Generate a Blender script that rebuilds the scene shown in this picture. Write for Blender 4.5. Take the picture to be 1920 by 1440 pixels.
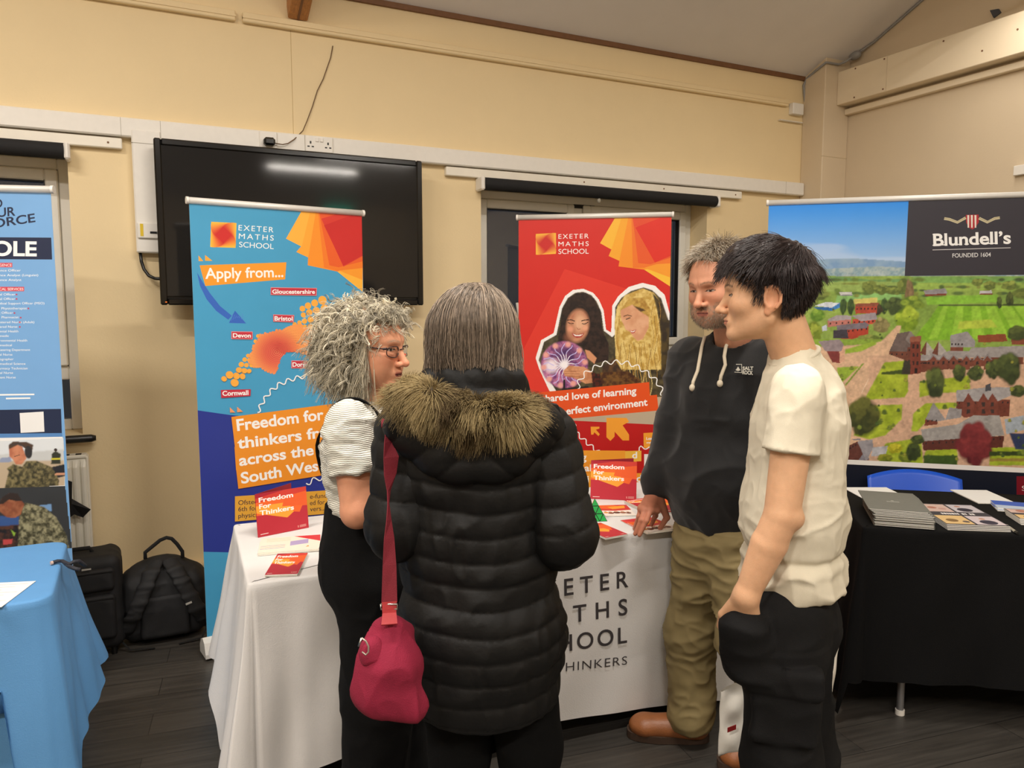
import bpy, math, random
import numpy as np
from mathutils import Vector, Matrix

# ------------------------------------------------------------------ clear
for _o in list(bpy.data.objects):
    bpy.data.objects.remove(_o, do_unlink=True)
SC = bpy.context.scene
COL = SC.collection
random.seed(7)
RNG = np.random.default_rng(7)

# ------------------------------------------------------------------ camera
CAM_H, YAW, PITCH, FPX = 1.55, math.radians(26.2), math.radians(5.77), 1435.0
_cd = bpy.data.cameras.new('camera')
_cd.sensor_fit = 'HORIZONTAL'
_cd.sensor_width = 36.0
_cd.lens = 36.0 * FPX / 1920.0
_cd.clip_start = 0.02
CAM = bpy.data.objects.new('camera', _cd)
COL.objects.link(CAM)
CAM.location = (0, 0, CAM_H)
CAM.rotation_euler = (math.pi / 2 - PITCH, 0, -YAW)
SC.camera = CAM

# ------------------------------------------------------------------ world (night outside) and exposure
_w = bpy.data.worlds.new('world')
SC.world = _w
_w.use_nodes = True
_w.node_tree.nodes['Background'].inputs[0].default_value = (0.016, 0.02, 0.03, 1)
_w.node_tree.nodes['Background'].inputs[1].default_value = 1.0
SC.view_settings.view_transform = 'Standard'
SC.view_settings.look = 'None'
SC.view_settings.gamma = 1.0
SC.view_settings.use_curve_mapping = False
SC.view_settings.exposure = 0.0

# ------------------------------------------------------------------ lamps: suspended linear luminaires (built below by luminaire())
LAMP_WARM = (1.0, 0.93, 0.85)
LUMINAIRES = [   # x centre, y, z, length along x, share of the light
    (-0.20, -1.60, 4.05, 1.45, 0.95),
    (1.90, -0.80, 3.10, 1.05, 0.30),
    (-2.60, -1.20, 4.05, 1.45, 1.55),
    (3.72, 2.66, 3.30, 1.45, 0.12),
    (1.10, 1.35, 3.70, 1.45, 0.72),
    (-1.50, 1.90, 3.70, 1.45, 0.70),
    (3.20, -3.20, 3.75, 1.45, 0.45),  # unseen lamp, added to brighten the far walls that the window glass reflects
]
LAMP_POWER = 90.0
# ================================================================== helpers
_F = np.array([math.sin(YAW) * math.cos(PITCH), math.cos(YAW) * math.cos(PITCH), -math.sin(PITCH)])
_R = np.array([math.cos(YAW), -math.sin(YAW), 0.0])
_U = np.cross(_R, _F)
_C0 = np.array([0, 0, CAM_H])
_HF = np.array([math.sin(YAW), math.cos(YAW), 0.0])


def ray(x, y):
    return FPX * _F + (x - 960) * _R - (y - 720) * _U


def at(x, y, d):
    """the point of the room that photo pixel (x, y) shows at horizontal distance d"""
    r = ray(x, y)
    return _C0 + r * (d / (r @ _HF))


def at_y(x, y, Y):
    r = ray(x, y)
    return _C0 + r * (Y / r[1])


def at_x(x, y, X):
    r = ray(x, y)
    return _C0 + r * (X / r[0])


def at_z(x, y, z):
    r = ray(x, y)
    return _C0 + r * ((z - CAM_H) / r[2])


def lin(c):
    if isinstance(c, str):
        c = c.lstrip('#')
        c = [int(c[i:i + 2], 16) for i in (0, 2, 4)]
    c = np.asarray(c, dtype=float) / 255.0
    return np.where(c <= 0.04045, c / 12.92, ((c + 0.055) / 1.055) ** 2.4)


def tag(o, label=None, cat=None, group=None, kind=None):
    if label:
        o['label'] = label
    if cat:
        o['category'] = cat
    if group:
        o['group'] = group
    if kind:
        o['kind'] = kind
    return o


def thing(name, loc, label, cat, group=None):
    o = bpy.data.objects.new(name, None)
    COL.objects.link(o)
    o.empty_display_size = 0.1
    o.location = tuple(float(a) for a in loc)
    return tag(o, label, cat, group)


def origin_of(o):
    v = np.zeros(3)
    while o is not None:
        v += np.array(o.location)
        o = o.parent
    return v


# ------------------------------------------------------------------ materials
_MATS = {}


def mat(name, color=(128, 128, 128), rough=0.6, metal=0.0, spec=0.5, var=0.06, scale=30.0, bump=0.0, bscale=200.0,
        attr=False, coat=0.0, sheen=0.0, sss=0.0, emit=None, estr=0.0, stretch=None, trans=0.0, alpha=1.0):
    """procedural material: noise-driven colour variation and bump; attr=True multiplies in the printed / dyed colour attribute"""
    if name in _MATS:
        return _MATS[name]
    m = bpy.data.materials.new(name)
    m.use_nodes = True
    nt = m.node_tree
    N, L = nt.nodes, nt.links
    b = N['Principled BSDF']
    b.inputs['Roughness'].default_value = rough
    b.inputs['Metallic'].default_value = metal
    b.inputs['Specular IOR Level'].default_value = spec
    if coat:
        b.inputs['Coat Weight'].default_value = coat
        b.inputs['Coat Roughness'].default_value = 0.08
    if sheen:
        b.inputs['Sheen Weight'].default_value = sheen
        b.inputs['Sheen Roughness'].default_value = 0.5
    if sss:
        b.inputs['Subsurface Weight'].default_value = sss
        b.inputs['Subsurface Radius'].default_value = (0.012, 0.005, 0.003)
        b.inputs['Subsurface Scale'].default_value = 1.0
    if trans:
        b.inputs['Transmission Weight'].default_value = trans
    tc = N.new('ShaderNodeTexCoord')
    src = tc.outputs['Object']
    if stretch:
        mp = N.new('ShaderNodeMapping')
        mp.inputs['Scale'].default_value = stretch
        L.new(src, mp.inputs['Vector'])
        src = mp.outputs['Vector']
    nz = N.new('ShaderNodeTexNoise')
    nz.inputs['Scale'].default_value = scale
    nz.inputs['Detail'].default_value = 4.0
    L.new(src, nz.inputs['Vector'])
    mr = N.new('ShaderNodeMapRange')
    mr.inputs['From Min'].default_value = 0.25
    mr.inputs['From Max'].default_value = 0.75
    mr.inputs['To Min'].default_value = 1.0 - var
    mr.inputs['To Max'].default_value = 1.0 + var
    L.new(nz.outputs['Fac'], mr.inputs['Value'])
    mx = N.new('ShaderNodeMix')
    mx.data_type = 'RGBA'
    mx.blend_type = 'MULTIPLY'
    mx.inputs['Factor'].default_value = 1.0
    if attr:
        at_ = N.new('ShaderNodeAttribute')
        at_.attribute_name = 'Col'
        L.new(at_.outputs['Color'], mx.inputs['A'])
    else:
        mx.inputs['A'].default_value = (*lin(color), 1)
    L.new(mr.outputs['Result'], mx.inputs['B'])
    L.new(mx.outputs['Result'], b.inputs['Base Color'])
    if bump:
        bz = N.new('ShaderNodeTexNoise')
        bz.inputs['Scale'].default_value = bscale
        bz.inputs['Detail'].default_value = 5.0
        L.new(src, bz.inputs['Vector'])
        bp = N.new('ShaderNodeBump')
        bp.inputs['Strength'].default_value = bump
        bp.inputs['Distance'].default_value = 0.01
        L.new(bz.outputs['Fac'], bp.inputs['Height'])
        L.new(bp.outputs['Normal'], b.inputs['Normal'])
    if emit is not None:
        b.inputs['Emission Color'].default_value = (*lin(emit), 1)
        b.inputs['Emission Strength'].default_value = estr
    _MATS[name] = m
    return m


# ------------------------------------------------------------------ mesh builder
def link_mesh(name, verts, faces, mats, fmats=None, cols=None, parent=None, origin=None, smooth=False):
    """verts in room coordinates; the object sits at origin (or inside its parent)"""
    v = np.asarray(verts, dtype=float)
    if parent is not None:
        off = origin_of(parent)
        loc = (0, 0, 0)
    else:
        if origin is None:
            lo, hi = v.min(0), v.max(0)
            origin = ((lo[0] + hi[0]) / 2, (lo[1] + hi[1]) / 2, lo[2])
        off = np.array(origin, dtype=float)
        loc = off
    me = bpy.data.meshes.new(name)
    if isinstance(faces, np.ndarray):
        n, k = faces.shape
        me.vertices.add(len(v))
        me.vertices.foreach_set('co', (v - off).astype(np.float32).ravel())
        me.loops.add(n * k)
        me.loops.foreach_set('vertex_index', faces.astype(np.int32).ravel())
        me.polygons.add(n)
        me.polygons.foreach_set('loop_start', np.arange(0, n * k, k, dtype=np.int32))
        me.polygons.foreach_set('loop_total', np.full(n, k, dtype=np.int32))
        me.update(calc_edges=True)
    else:
        me.from_pydata((v - off).tolist(), [], faces)
    for m in (mats if isinstance(mats, (list, tuple)) else [mats]):
        me.materials.append(m)
    if fmats is not None:
        me.polygons.foreach_set('material_index', np.asarray(fmats, dtype=np.int32))
    if smooth is True:
        me.polygons.foreach_set('use_smooth', np.ones(len(me.polygons), dtype=bool))
    elif smooth is not False and smooth is not None:
        me.polygons.foreach_set('use_smooth', np.asarray(smooth, dtype=bool))
    if cols is not None:
        ca = me.color_attributes.new('Col', 'FLOAT_COLOR', 'POINT')
        c = np.ones((len(v), 4), dtype=np.float32)
        c[:, :3] = cols
        ca.data.foreach_set('color', c.ravel())
    me.validate()
    o = bpy.data.objects.new(name, me)
    COL.objects.link(o)
    o.location = tuple(float(a) for a in loc)
    if parent is not None:
        o.parent = parent
    return o


class MB:
    """collects shapes with materials; build() links them as ONE mesh object"""

    def __init__(self):
        self.v, self.f, self.fm, self.sm, self.mats = [], [], [], [], []

    def mi(self, m):
        if m not in self.mats:
            self.mats.append(m)
        return self.mats.index(m)

    def add(self, verts, faces, m, smooth=False):
        b = len(self.v)
        self.v.extend([tuple(float(c) for c in p) for p in verts])
        i = self.mi(m)
        for f in faces:
            self.f.append([a + b for a in f])
            self.fm.append(i)
            self.sm.append(smooth)
        return self

    def box(self, lo, hi, m, bev=0.0):
        lo, hi = np.minimum(lo, hi), np.maximum(lo, hi)
        return self.obox((lo + hi) / 2, (1, 0, 0), (0, 1, 0), (0, 0, 1), (hi - lo) / 2, m, bev)

    def obox(self, c, ax, ay, az, half, m, bev=0.0):
        """oriented box with chamfered edges"""
        c, A, h = np.array(c, float), [np.array(a, float) for a in (ax, ay, az)], np.array(half, float)
        b = min(bev, 0.49 * min(h) * 2)
        if b <= 0:
            vs = [c + A[0] * h[0] * x + A[1] * h[1] * y + A[2] * h[2] * z for x in (-1, 1) for y in (-1, 1) for z in (-1, 1)]
            fs = [(0, 1, 3, 2), (4, 6, 7, 5), (0, 4, 5, 1), (2, 3, 7, 6), (0, 2, 6, 4), (1, 5, 7, 3)]
            return self.add(vs, fs, m)
        vs, idx = [], {}
        for sx in (-1, 1):
            for sy in (-1, 1):
                for sz in (-1, 1):
                    s = (sx, sy, sz)
                    for k in range(3):
                        q = [s[i] * (h[i] - (0 if i == k else b)) for i in range(3)]
                        idx[(s, k)] = len(vs)
                        vs.append(c + A[0] * q[0] + A[1] * q[1] + A[2] * q[2])
        fs = []
        for k in range(3):
            i, j = [t for t in range(3) if t != k]
            for s in (-1, 1):
                q = []
                for a, d in ((-1, -1), (1, -1), (1, 1), (-1, 1)):
                    t = [0, 0, 0]
                    t[k], t[i], t[j] = s, a, d
                    q.append(idx[(tuple(t), k)])
                fs.append(q)
            for a in (-1, 1):
                for d in (-1, 1):
                    t0, t1 = [0, 0, 0], [0, 0, 0]
                    t0[k], t1[k] = -1, 1
                    for t in (t0, t1):
                        t[i], t[j] = a, d
                    t0, t1 = tuple(t0), tuple(t1)
                    fs.append([idx[(t0, i)], idx[(t1, i)], idx[(t1, j)], idx[(t0, j)]])
        for key in [(sx, sy, sz) for sx in (-1, 1) for sy in (-1, 1) for sz in (-1, 1)]:
            fs.append([idx[(key, 0)], idx[(key, 1)], idx[(key, 2)]])
        return self.add(vs, fs, m)

    def tube(self, path, r, m, n=10, cap=True, flat=None):
        """swept round (or flattened: flat=(ratio, up)) section along path"""
        P = [np.array(p, float) for p in path]
        k = len(P)
        rr = [r] * k if np.isscalar(r) else list(r)
        T = [P[min(i + 1, k - 1)] - P[max(i - 1, 0)] for i in range(k)]
        T = [t / (np.linalg.norm(t) + 1e-12) for t in T]
        up = np.array([0, 0, 1.0]) if flat is None else np.array(flat[1], float)
        if abs(T[0] @ up) > 0.95:
            up = np.array([1.0, 0, 0])
        a = np.cross(T[0], up)
        a /= np.linalg.norm(a)
        vs = []
        for i in range(k):
            if flat is not None:
                u2 = np.array(flat[1], float)
                a2 = np.cross(T[i], u2)
                if np.linalg.norm(a2) > 0.1:
                    a = a2
            a = a - T[i] * (a @ T[i])
            a /= np.linalg.norm(a) + 1e-12
            b = np.cross(T[i], a)
            fr = 1.0 if flat is None else flat[0]
            for j in range(n):
                q = 2 * math.pi * j / n
                vs.append(P[i] + rr[i] * (math.cos(q) * a + fr * math.sin(q) * b))
        fs = [(i * n + j, i * n + (j + 1) % n, (i + 1) * n + (j + 1) % n, (i + 1) * n + j) for i in range(k - 1) for j in range(n)]
        if cap:
            fs += [list(range(n))[::-1], [(k - 1) * n + j for j in range(n)]]
        return self.add(vs, fs, m, True)

    def cyl(self, a, b, r, m, n=20, r2=None):
        a, b = np.array(a, float), np.array(b, float)
        t = b - a
        t /= np.linalg.norm(t)
        u = np.cross(t, (0, 0, 1.0) if abs(t[2]) < 0.9 else (1.0, 0, 0))
        u /= np.linalg.norm(u)
        w = np.cross(t, u)
        r2 = r if r2 is None else r2
        vs = [p + q * (math.cos(2 * math.pi * j / n) * u + math.sin(2 * math.pi * j / n) * w) for p, q in ((a, r), (b, r2)) for j in range(n)]
        self.add(vs, [(j, (j + 1) % n, n + (j + 1) % n, n + j) for j in range(n)], m, True)
        return self.add(vs, [list(range(n))[::-1], list(range(n, 2 * n))], m)

    def prism(self, pts, d, m):
        """polygon pts (3-D, flat) extruded by vector d"""
        n = len(pts)
        P = [np.array(p, float) for p in pts]
        vs = P + [p + np.array(d, float) for p in P]
        return self.add(vs, [list(range(n)), list(range(n, 2 * n))[::-1]] + [((i + 1) % n, i, n + i, n + (i + 1) % n) for i in range(n)], m)

    def ball(self, c, r, m, n=14):
        c = np.array(c, float)
        r = np.array([r] * 3 if np.isscalar(r) else r, float)
        vs = [c + r * (0, 0, 1)]
        for i in range(1, n):
            for j in range(2 * n):
                p, t = math.pi * i / n, math.pi * j / n
                vs.append(c + r * (math.sin(p) * math.cos(t), math.sin(p) * math.sin(t), math.cos(p)))
        vs.append(c - r * (0, 0, 1))
        k = 2 * n
        fs = [(0, 1 + j, 1 + (j + 1) % k) for j in range(k)]
        fs += [(1 + i * k + j, 1 + (i + 1) * k + j, 1 + (i + 1) * k + (j + 1) % k, 1 + i * k + (j + 1) % k) for i in range(n - 2) for j in range(k)]
        fs += [(len(vs) - 1, 1 + (n - 2) * k + (j + 1) % k, 1 + (n - 2) * k + j) for j in range(k)]
        return self.add(vs, fs, m, True)

    def build(self, name, parent=None, origin=None):
        return link_mesh(name, self.v, self.f, self.mats, self.fm, None, parent, origin, self.sm)


def structure(o):
    o['kind'] = 'structure'
    return o


# ------------------------------------------------------------------ writing: glyph outlines as triangles
_TXT = {}


def text_tris(s, bold=0.0, space=1.0, shear=0.0):
    key = (s, bold, space, shear)
    if key in _TXT:
        return _TXT[key]
    cu = bpy.data.curves.new('lettering', 'FONT')
    cu.body = s
    cu.offset = bold
    cu.space_character = space
    cu.shear = shear
    cu.resolution_u = 6 if len(s) < 14 else 3
    ob = bpy.data.objects.new('lettering', cu)
    COL.objects.link(ob)
    dg = bpy.context.evaluated_depsgraph_get()
    dg.update()
    me = ob.evaluated_get(dg).to_mesh()
    v = np.array([tuple(p.co)[:2] for p in me.vertices]) if len(me.vertices) else np.zeros((0, 2))
    f = [tuple(p.vertices) for p in me.polygons]
    ob.evaluated_get(dg).to_mesh_clear()
    bpy.data.objects.remove(ob, do_unlink=True)
    bpy.data.curves.remove(cu)
    _TXT[key] = (v, f)
    return v, f


CAPH = None


def cap_height():
    global CAPH
    if CAPH is None:
        CAPH = text_tris('H')[0][:, 1].max()
    return CAPH


def clip_rect(pts, x0, y0, x1, y1):
    def side(P, ins, cut):
        out = []
        for i in range(len(P)):
            a, b = P[i - 1], P[i]
            ia, ib = ins(a), ins(b)
            if ia != ib:
                out.append(cut(a, b))
            if ib:
                out.append(b)
        return out
    P = [tuple(p) for p in pts]
    lx = lambda a, b, x: (x, a[1] + (b[1] - a[1]) * (x - a[0]) / (b[0] - a[0]))
    ly = lambda a, b, y: (a[0] + (b[0] - a[0]) * (y - a[1]) / (b[1] - a[1]), y)
    for ins, cut in ((lambda p: p[0] >= x0, lambda a, b: lx(a, b, x0)), (lambda p: p[0] <= x1, lambda a, b: lx(a, b, x1)),
                     (lambda p: p[1] >= y0, lambda a, b: ly(a, b, y0)), (lambda p: p[1] <= y1, lambda a, b: ly(a, b, y1))):
        if not P:
            return []
        P = side(P, ins, cut)
    return P


class Art:
    """a printed flat surface: origin O (bottom left), unit u to the viewer's right, unit w up; flat inks in thin layers.
    Points can be given on the sheet in metres, or as the photo pixel that shows them (p...)."""

    def __init__(self, O, u, w, W, H, step=5e-6, base=2e-4):
        self.O, self.u, self.w = (np.array(a, float) for a in (O, u, w))
        self.n = np.cross(self.u, self.w)
        self.W, self.H, self.step = W, H, step
        self.d = base
        self.v, self.f, self.c = [], [], []

    def uv(self, x, y):
        r = ray(x, y)
        t = ((self.O - _C0) @ self.n) / (r @ self.n)
        q = _C0 + r * t - self.O
        return (q @ self.u, q @ self.w)

    def P(self, a, b, d=0.0):
        return self.O + self.u * a + self.w * b + self.n * d

    def poly(self, pts, color, clip=True, layer=True):
        if clip:
            pts = clip_rect(pts, 0, 0, self.W, self.H)
        if len(pts) < 3:
            return self
        if layer:
            self.d += self.step
        b = len(self.v)
        c = lin(color)
        for p in pts:
            self.v.append(self.P(p[0], p[1], self.d))
            self.c.append(c)
        self.f.append(list(range(b, b + len(pts))))
        return self

    def ppoly(self, pts, color, **k):
        return self.poly([self.uv(*p) for p in pts], color, **k)

    def rect(self, x0, y0, x1, y1, color):
        return self.poly([(x0, y0), (x1, y0), (x1, y1), (x0, y1)], color)

    def disc(self, c, r, color, n=20):
        return self.poly([(c[0] + r * math.cos(2 * math.pi * i / n), c[1] + r * math.sin(2 * math.pi * i / n)) for i in range(n)], color)

    def pdisc(self, x, y, rp, color, n=18):
        a, b = self.uv(x, y), self.uv(x, y - rp)
        return self.disc(a, math.hypot(b[0] - a[0], b[1] - a[1]), color, n)

    def line(self, pts, wd, color):
        """a stroke of width wd (m) as joined quads"""
        self.d += self.step
        P = [np.array(p, float) for p in pts]
        L, R = [], []
        for i in range(len(P)):
            t = P[min(i + 1, len(P) - 1)] - P[max(i - 1, 0)]
            t /= np.linalg.norm(t) + 1e-12
            nn = np.array([-t[1], t[0]]) * wd / 2
            L.append(P[i] + nn)
            R.append(P[i] - nn)
        for i in range(len(P) - 1):
            self.poly([R[i], R[i + 1], L[i + 1], L[i]], color, layer=False)
        return self

    def pline(self, pts, wd, color):
        return self.line([self.uv(*p) for p in pts], wd, color)

    def text(self, s, bl, br, tl, color, bold=0.0, space=1.0, fit=True):
        """baseline from bl to br, cap height up to tl (sheet metres)"""
        v, f = text_tris(s, bold, space)
        if not len(v):
            return self
        self.d += self.step
        x0, x1 = v[:, 0].min(), v[:, 0].max()
        bl, br, tl = (np.array(a, float) for a in (bl, br, tl))
        b = len(self.v)
        c = lin(color)
        ex, ey = br - bl, tl - bl
        for p in v:
            q = bl + ex * (p[0] - x0) / (x1 - x0) + ey * p[1] / cap_height()
            self.v.append(self.P(q[0], q[1], self.d))
            self.c.append(c)
        self.f += [[i + b for i in t] for t in f]
        return self

    def ptext(self, s, bl, br, tl, color, bold=0.0, space=1.0):
        return self.text(s, self.uv(*bl), self.uv(*br), self.uv(*tl), color, bold, space)

    def build(self, name, m, parent=None):
        return link_mesh(name, self.v, self.f, m, None, np.array(self.c), parent)


def vnoise(x, y, seed=0, freq=1.0, octaves=3):
    """smooth value noise in 0..1 (numpy)"""
    out = np.zeros(np.broadcast(x, y).shape)
    amp, tot = 1.0, 0.0
    for o in range(octaves):
        rg = np.random.default_rng(seed * 131 + o)
        T = rg.random((64, 64))
        X, Y = x * freq, y * freq
        xi, yi = np.floor(X).astype(int), np.floor(Y).astype(int)
        fx, fy = X - xi, Y - yi
        fx, fy = fx * fx * (3 - 2 * fx), fy * fy * (3 - 2 * fy)
        g = lambda a, b: T[(xi + a) % 64, (yi + b) % 64]
        out += amp * ((g(0, 0) * (1 - fx) + g(1, 0) * fx) * (1 - fy) + (g(0, 1) * (1 - fx) + g(1, 1) * fx) * fy)
        tot += amp
        amp *= 0.5
        freq *= 2.1
    return out / tot


class Photo:
    """a printed photograph on an Art sheet: colours laid on a fine grid of vertices (sheet metres u0..u1, v0..v1)"""

    def __init__(self, art, u0, u1, v0, v1, res, base='#808080'):
        self.a = art
        nx, ny = int((u1 - u0) / res) + 2, int((v1 - v0) / res) + 2
        self.U, self.V = np.meshgrid(np.linspace(u0, u1, nx), np.linspace(v0, v1, ny))
        self.c = np.zeros((ny, nx, 3)) + lin(base)
        self.res = res

    def mask(self, pts, soft=0.0):
        P = [self.a.uv(*p) for p in pts]
        m = np.zeros(self.U.shape, bool)
        n = len(P)
        for i in range(n):
            (x0, y0), (x1, y1) = P[i - 1], P[i]
            if y0 == y1:
                continue
            c = ((y0 > self.V) != (y1 > self.V)) & (self.U < (x1 - x0) * (self.V - y0) / (y1 - y0) + x0)
            m ^= c
        m = m.astype(float)
        k = int(round(soft / self.res)) if soft else 0
        for _ in range(k):
            p = np.pad(m, 1, mode='edge')
            m = (p[:-2, 1:-1] + p[2:, 1:-1] + p[1:-1, :-2] + p[1:-1, 2:] + 2 * p[1:-1, 1:-1]) / 6
        return m

    def disc_mask(self, x, y, rx, ry=None, ang=0.0, edge=0.15):
        c = self.a.uv(x, y)
        ex, ey = self.a.uv(x + rx, y), self.a.uv(x, y - (ry or rx))
        rx_, ry_ = math.hypot(ex[0] - c[0], ex[1] - c[1]), math.hypot(ey[0] - c[0], ey[1] - c[1])
        X, Y = self.U - c[0], self.V - c[1]
        ca, sa = math.cos(ang), math.sin(ang)
        q = np.sqrt(((X * ca + Y * sa) / rx_) ** 2 + ((-X * sa + Y * ca) / ry_) ** 2)
        return np.clip((1 - q) / edge + 0.5, 0, 1)

    def lay(self, m, color, var=0.0, freq=60.0, seed=1, color2=None, op=1.0):
        c = np.zeros(self.c.shape) + lin(color)
        if color2 is not None or var:
            nz = vnoise(self.U, self.V, seed, freq)[..., None]
            if color2 is not None:
                t = np.clip((nz - 0.3) / 0.4, 0, 1)
                c = c * (1 - t) + lin(color2) * t
            c = c * (1 + var * (nz - 0.5) * 2)
        m = np.clip(m * op, 0, 1)[..., None]
        self.c = self.c * (1 - m) + c * m
        return self

    def poly(self, pts, color, soft=0.0, **k):
        return self.lay(self.mask(pts, soft), color, **k)

    def disc(self, x, y, rx, color, ry=None, ang=0.0, edge=0.15, **k):
        return self.lay(self.disc_mask(x, y, rx, ry, ang, edge), color, **k)

    def stroke(self, pts, wpx, color, **k):
        for (x0, y0), (x1, y1) in zip(pts[:-1], pts[1:]):
            dx, dy = x1 - x0, y1 - y0
            l = math.hypot(dx, dy) + 1e-9
            nx, ny = -dy / l * wpx / 2, dx / l * wpx / 2
            self.poly([(x0 + nx, y0 + ny), (x1 + nx, y1 + ny), (x1 - nx, y1 - ny), (x0 - nx, y0 - ny)], color, **k)
        return self

    def put(self, keep=None):
        """hand the grid to the sheet (keep: mask of the cells that are printed)"""
        a = self.a
        a.d += a.step
        ny, nx = self.U.shape
        b = len(a.v)
        pts = a.O + self.U[..., None] * a.u + self.V[..., None] * a.w + a.n * a.d
        idx = np.arange(ny * nx).reshape(ny, nx)
        q = np.stack([idx[:-1, :-1], idx[:-1, 1:], idx[1:, 1:], idx[1:, :-1]], -1).reshape(-1, 4)
        if keep is not None:
            kk = (keep[:-1, :-1] + keep[:-1, 1:] + keep[1:, 1:] + keep[1:, :-1]).reshape(-1) > 2.0
            q = q[kk]
        used = np.unique(q)
        remap = -np.ones(ny * nx, int)
        remap[used] = np.arange(len(used)) + b
        a.v.extend(list(pts.reshape(-1, 3)[used]))
        a.c.extend(list(self.c.reshape(-1, 3)[used]))
        a.f += remap[q].tolist()
        return a
# ================================================================== the room
WY, RX, LX, FY = 4.25, 4.71, -4.6, -4.65          # wall planes
CZ, SLOPE, RIDGE = 3.21, 0.45, -0.2               # ceiling springs at CZ from both long walls
RZ = CZ + SLOPE * (WY - RIDGE)

M_WALL = mat('cream_paint', (236, 214, 170), 0.75, var=0.025, scale=3.0, bump=0.06, bscale=90)
M_WALL2 = mat('beige_paint', (214, 196, 168), 0.75, var=0.025, scale=3.0, bump=0.06, bscale=90)
M_CEIL = mat('ceiling_paint', (232, 228, 226), 0.85, var=0.02, scale=5.0, bump=0.04, bscale=60)
M_PVC = mat('white_plastic', (236, 232, 224), 0.4, var=0.02)
M_TRIMW = mat('white_gloss_paint', (240, 234, 220), 0.35, var=0.03, scale=12)
M_BLACK = mat('black_plastic', (16, 16, 17), 0.35, var=0.1)
M_DARK = mat('dark_fabric', (20, 20, 22), 0.8, var=0.15, bump=0.2, bscale=500)
M_METAL = mat('brushed_metal', (200, 200, 200), 0.3, metal=1.0, var=0.04)
M_WOOD = mat('glulam_wood', (176, 118, 62), 0.5, var=0.25, scale=4.0, bump=0.1, bscale=40, stretch=(30, 1, 30))
M_BROWN = mat('brown_strip', (120, 82, 52), 0.6, var=0.1)


def floor_material():
    m = bpy.data.materials.new('dark_vinyl_planks')
    m.use_nodes = True
    N, L = m.node_tree.nodes, m.node_tree.links
    b = N['Principled BSDF']
    tc = N.new('ShaderNodeTexCoord')
    mp = N.new('ShaderNodeMapping')
    mp.inputs['Rotation'].default_value = (0, 0, math.radians(8))
    L.new(tc.outputs['Object'], mp.inputs['Vector'])
    br = N.new('ShaderNodeTexBrick')
    br.inputs['Scale'].default_value = 1.0
    br.inputs['Brick Width'].default_value = 1.2
    br.inputs['Row Height'].default_value = 0.15
    br.inputs['Mortar Size'].default_value = 0.0016
    br.inputs['Color1'].default_value = (*lin((66, 62, 57)), 1)
    br.inputs['Color2'].default_value = (*lin((54, 52, 49)), 1)
    br.inputs['Mortar'].default_value = (*lin((34, 32, 30)), 1)
    L.new(mp.outputs['Vector'], br.inputs['Vector'])
    m2 = N.new('ShaderNodeMapping')
    m2.inputs['Scale'].default_value = (2.0, 34.0, 1.0)
    L.new(mp.outputs['Vector'], m2.inputs['Vector'])
    nz = N.new('ShaderNodeTexNoise')
    nz.inputs['Scale'].default_value = 1.6
    nz.inputs['Detail'].default_value = 7
    L.new(m2.outputs['Vector'], nz.inputs['Vector'])
    mr = N.new('ShaderNodeMapRange')
    mr.inputs['From Min'].default_value, mr.inputs['From Max'].default_value = 0.3, 0.7
    mr.inputs['To Min'].default_value, mr.inputs['To Max'].default_value = 0.72, 1.3
    L.new(nz.outputs['Fac'], mr.inputs['Value'])
    mx = N.new('ShaderNodeMix')
    mx.data_type, mx.blend_type = 'RGBA', 'MULTIPLY'
    mx.inputs['Factor'].default_value = 1
    L.new(br.outputs['Color'], mx.inputs['A'])
    L.new(mr.outputs['Result'], mx.inputs['B'])
    L.new(mx.outputs['Result'], b.inputs['Base Color'])
    b.inputs['Roughness'].default_value = 0.42
    bp = N.new('ShaderNodeBump')
    bp.inputs['Strength'].default_value = 0.12
    bp.inputs['Distance'].default_value = 0.004
    L.new(nz.outputs['Fac'], bp.inputs['Height'])
    L.new(bp.outputs['Normal'], b.inputs['Normal'])
    return m


M_FLOOR = floor_material()
g = MB()
g.box((LX, FY, -0.06), (RX + 0.2, WY + 0.2, 0), M_FLOOR)
structure(g.build('floor'))

# window openings in the back wall
W1 = (-1.95, -0.25, 0.93, 2.27)
W2 = (1.885, 3.6, 0.93, 2.27)
g = MB()
T = 0.28
xs = [LX, W1[0], W1[1], W2[0], W2[1], RX + 0.2]
for i in range(5):
    if i in (1, 3):
        w = W1 if i == 1 else W2
        g.box((xs[i], WY, 0), (xs[i + 1], WY + T, w[2]), M_WALL)
        g.box((xs[i], WY, w[3]), (xs[i + 1], WY + T, CZ + 0.1), M_WALL)
    else:
        g.box((xs[i], WY, 0), (xs[i + 1], WY + T, CZ + 0.1), M_WALL)
jx = at_y(546, 100, WY)[0]
g.box((jx - 0.0015, WY - 0.0003, 2.45), (jx + 0.0015, WY, 2.99), mat('paint_joint', (196, 168, 116), 0.8))
structure(g.build('wall_back'))


def gable(name, x0, x1, m):
    P = [(FY, 0), (WY + T, 0), (WY + T, CZ), (WY, CZ + 0.02), (RIDGE, RZ + 0.02), (FY, CZ + 0.02)]
    h = MB()
    h.prism([(x0, y, z) for y, z in P], (x1 - x0, 0, 0), m)
    return structure(h.build(name))


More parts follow.
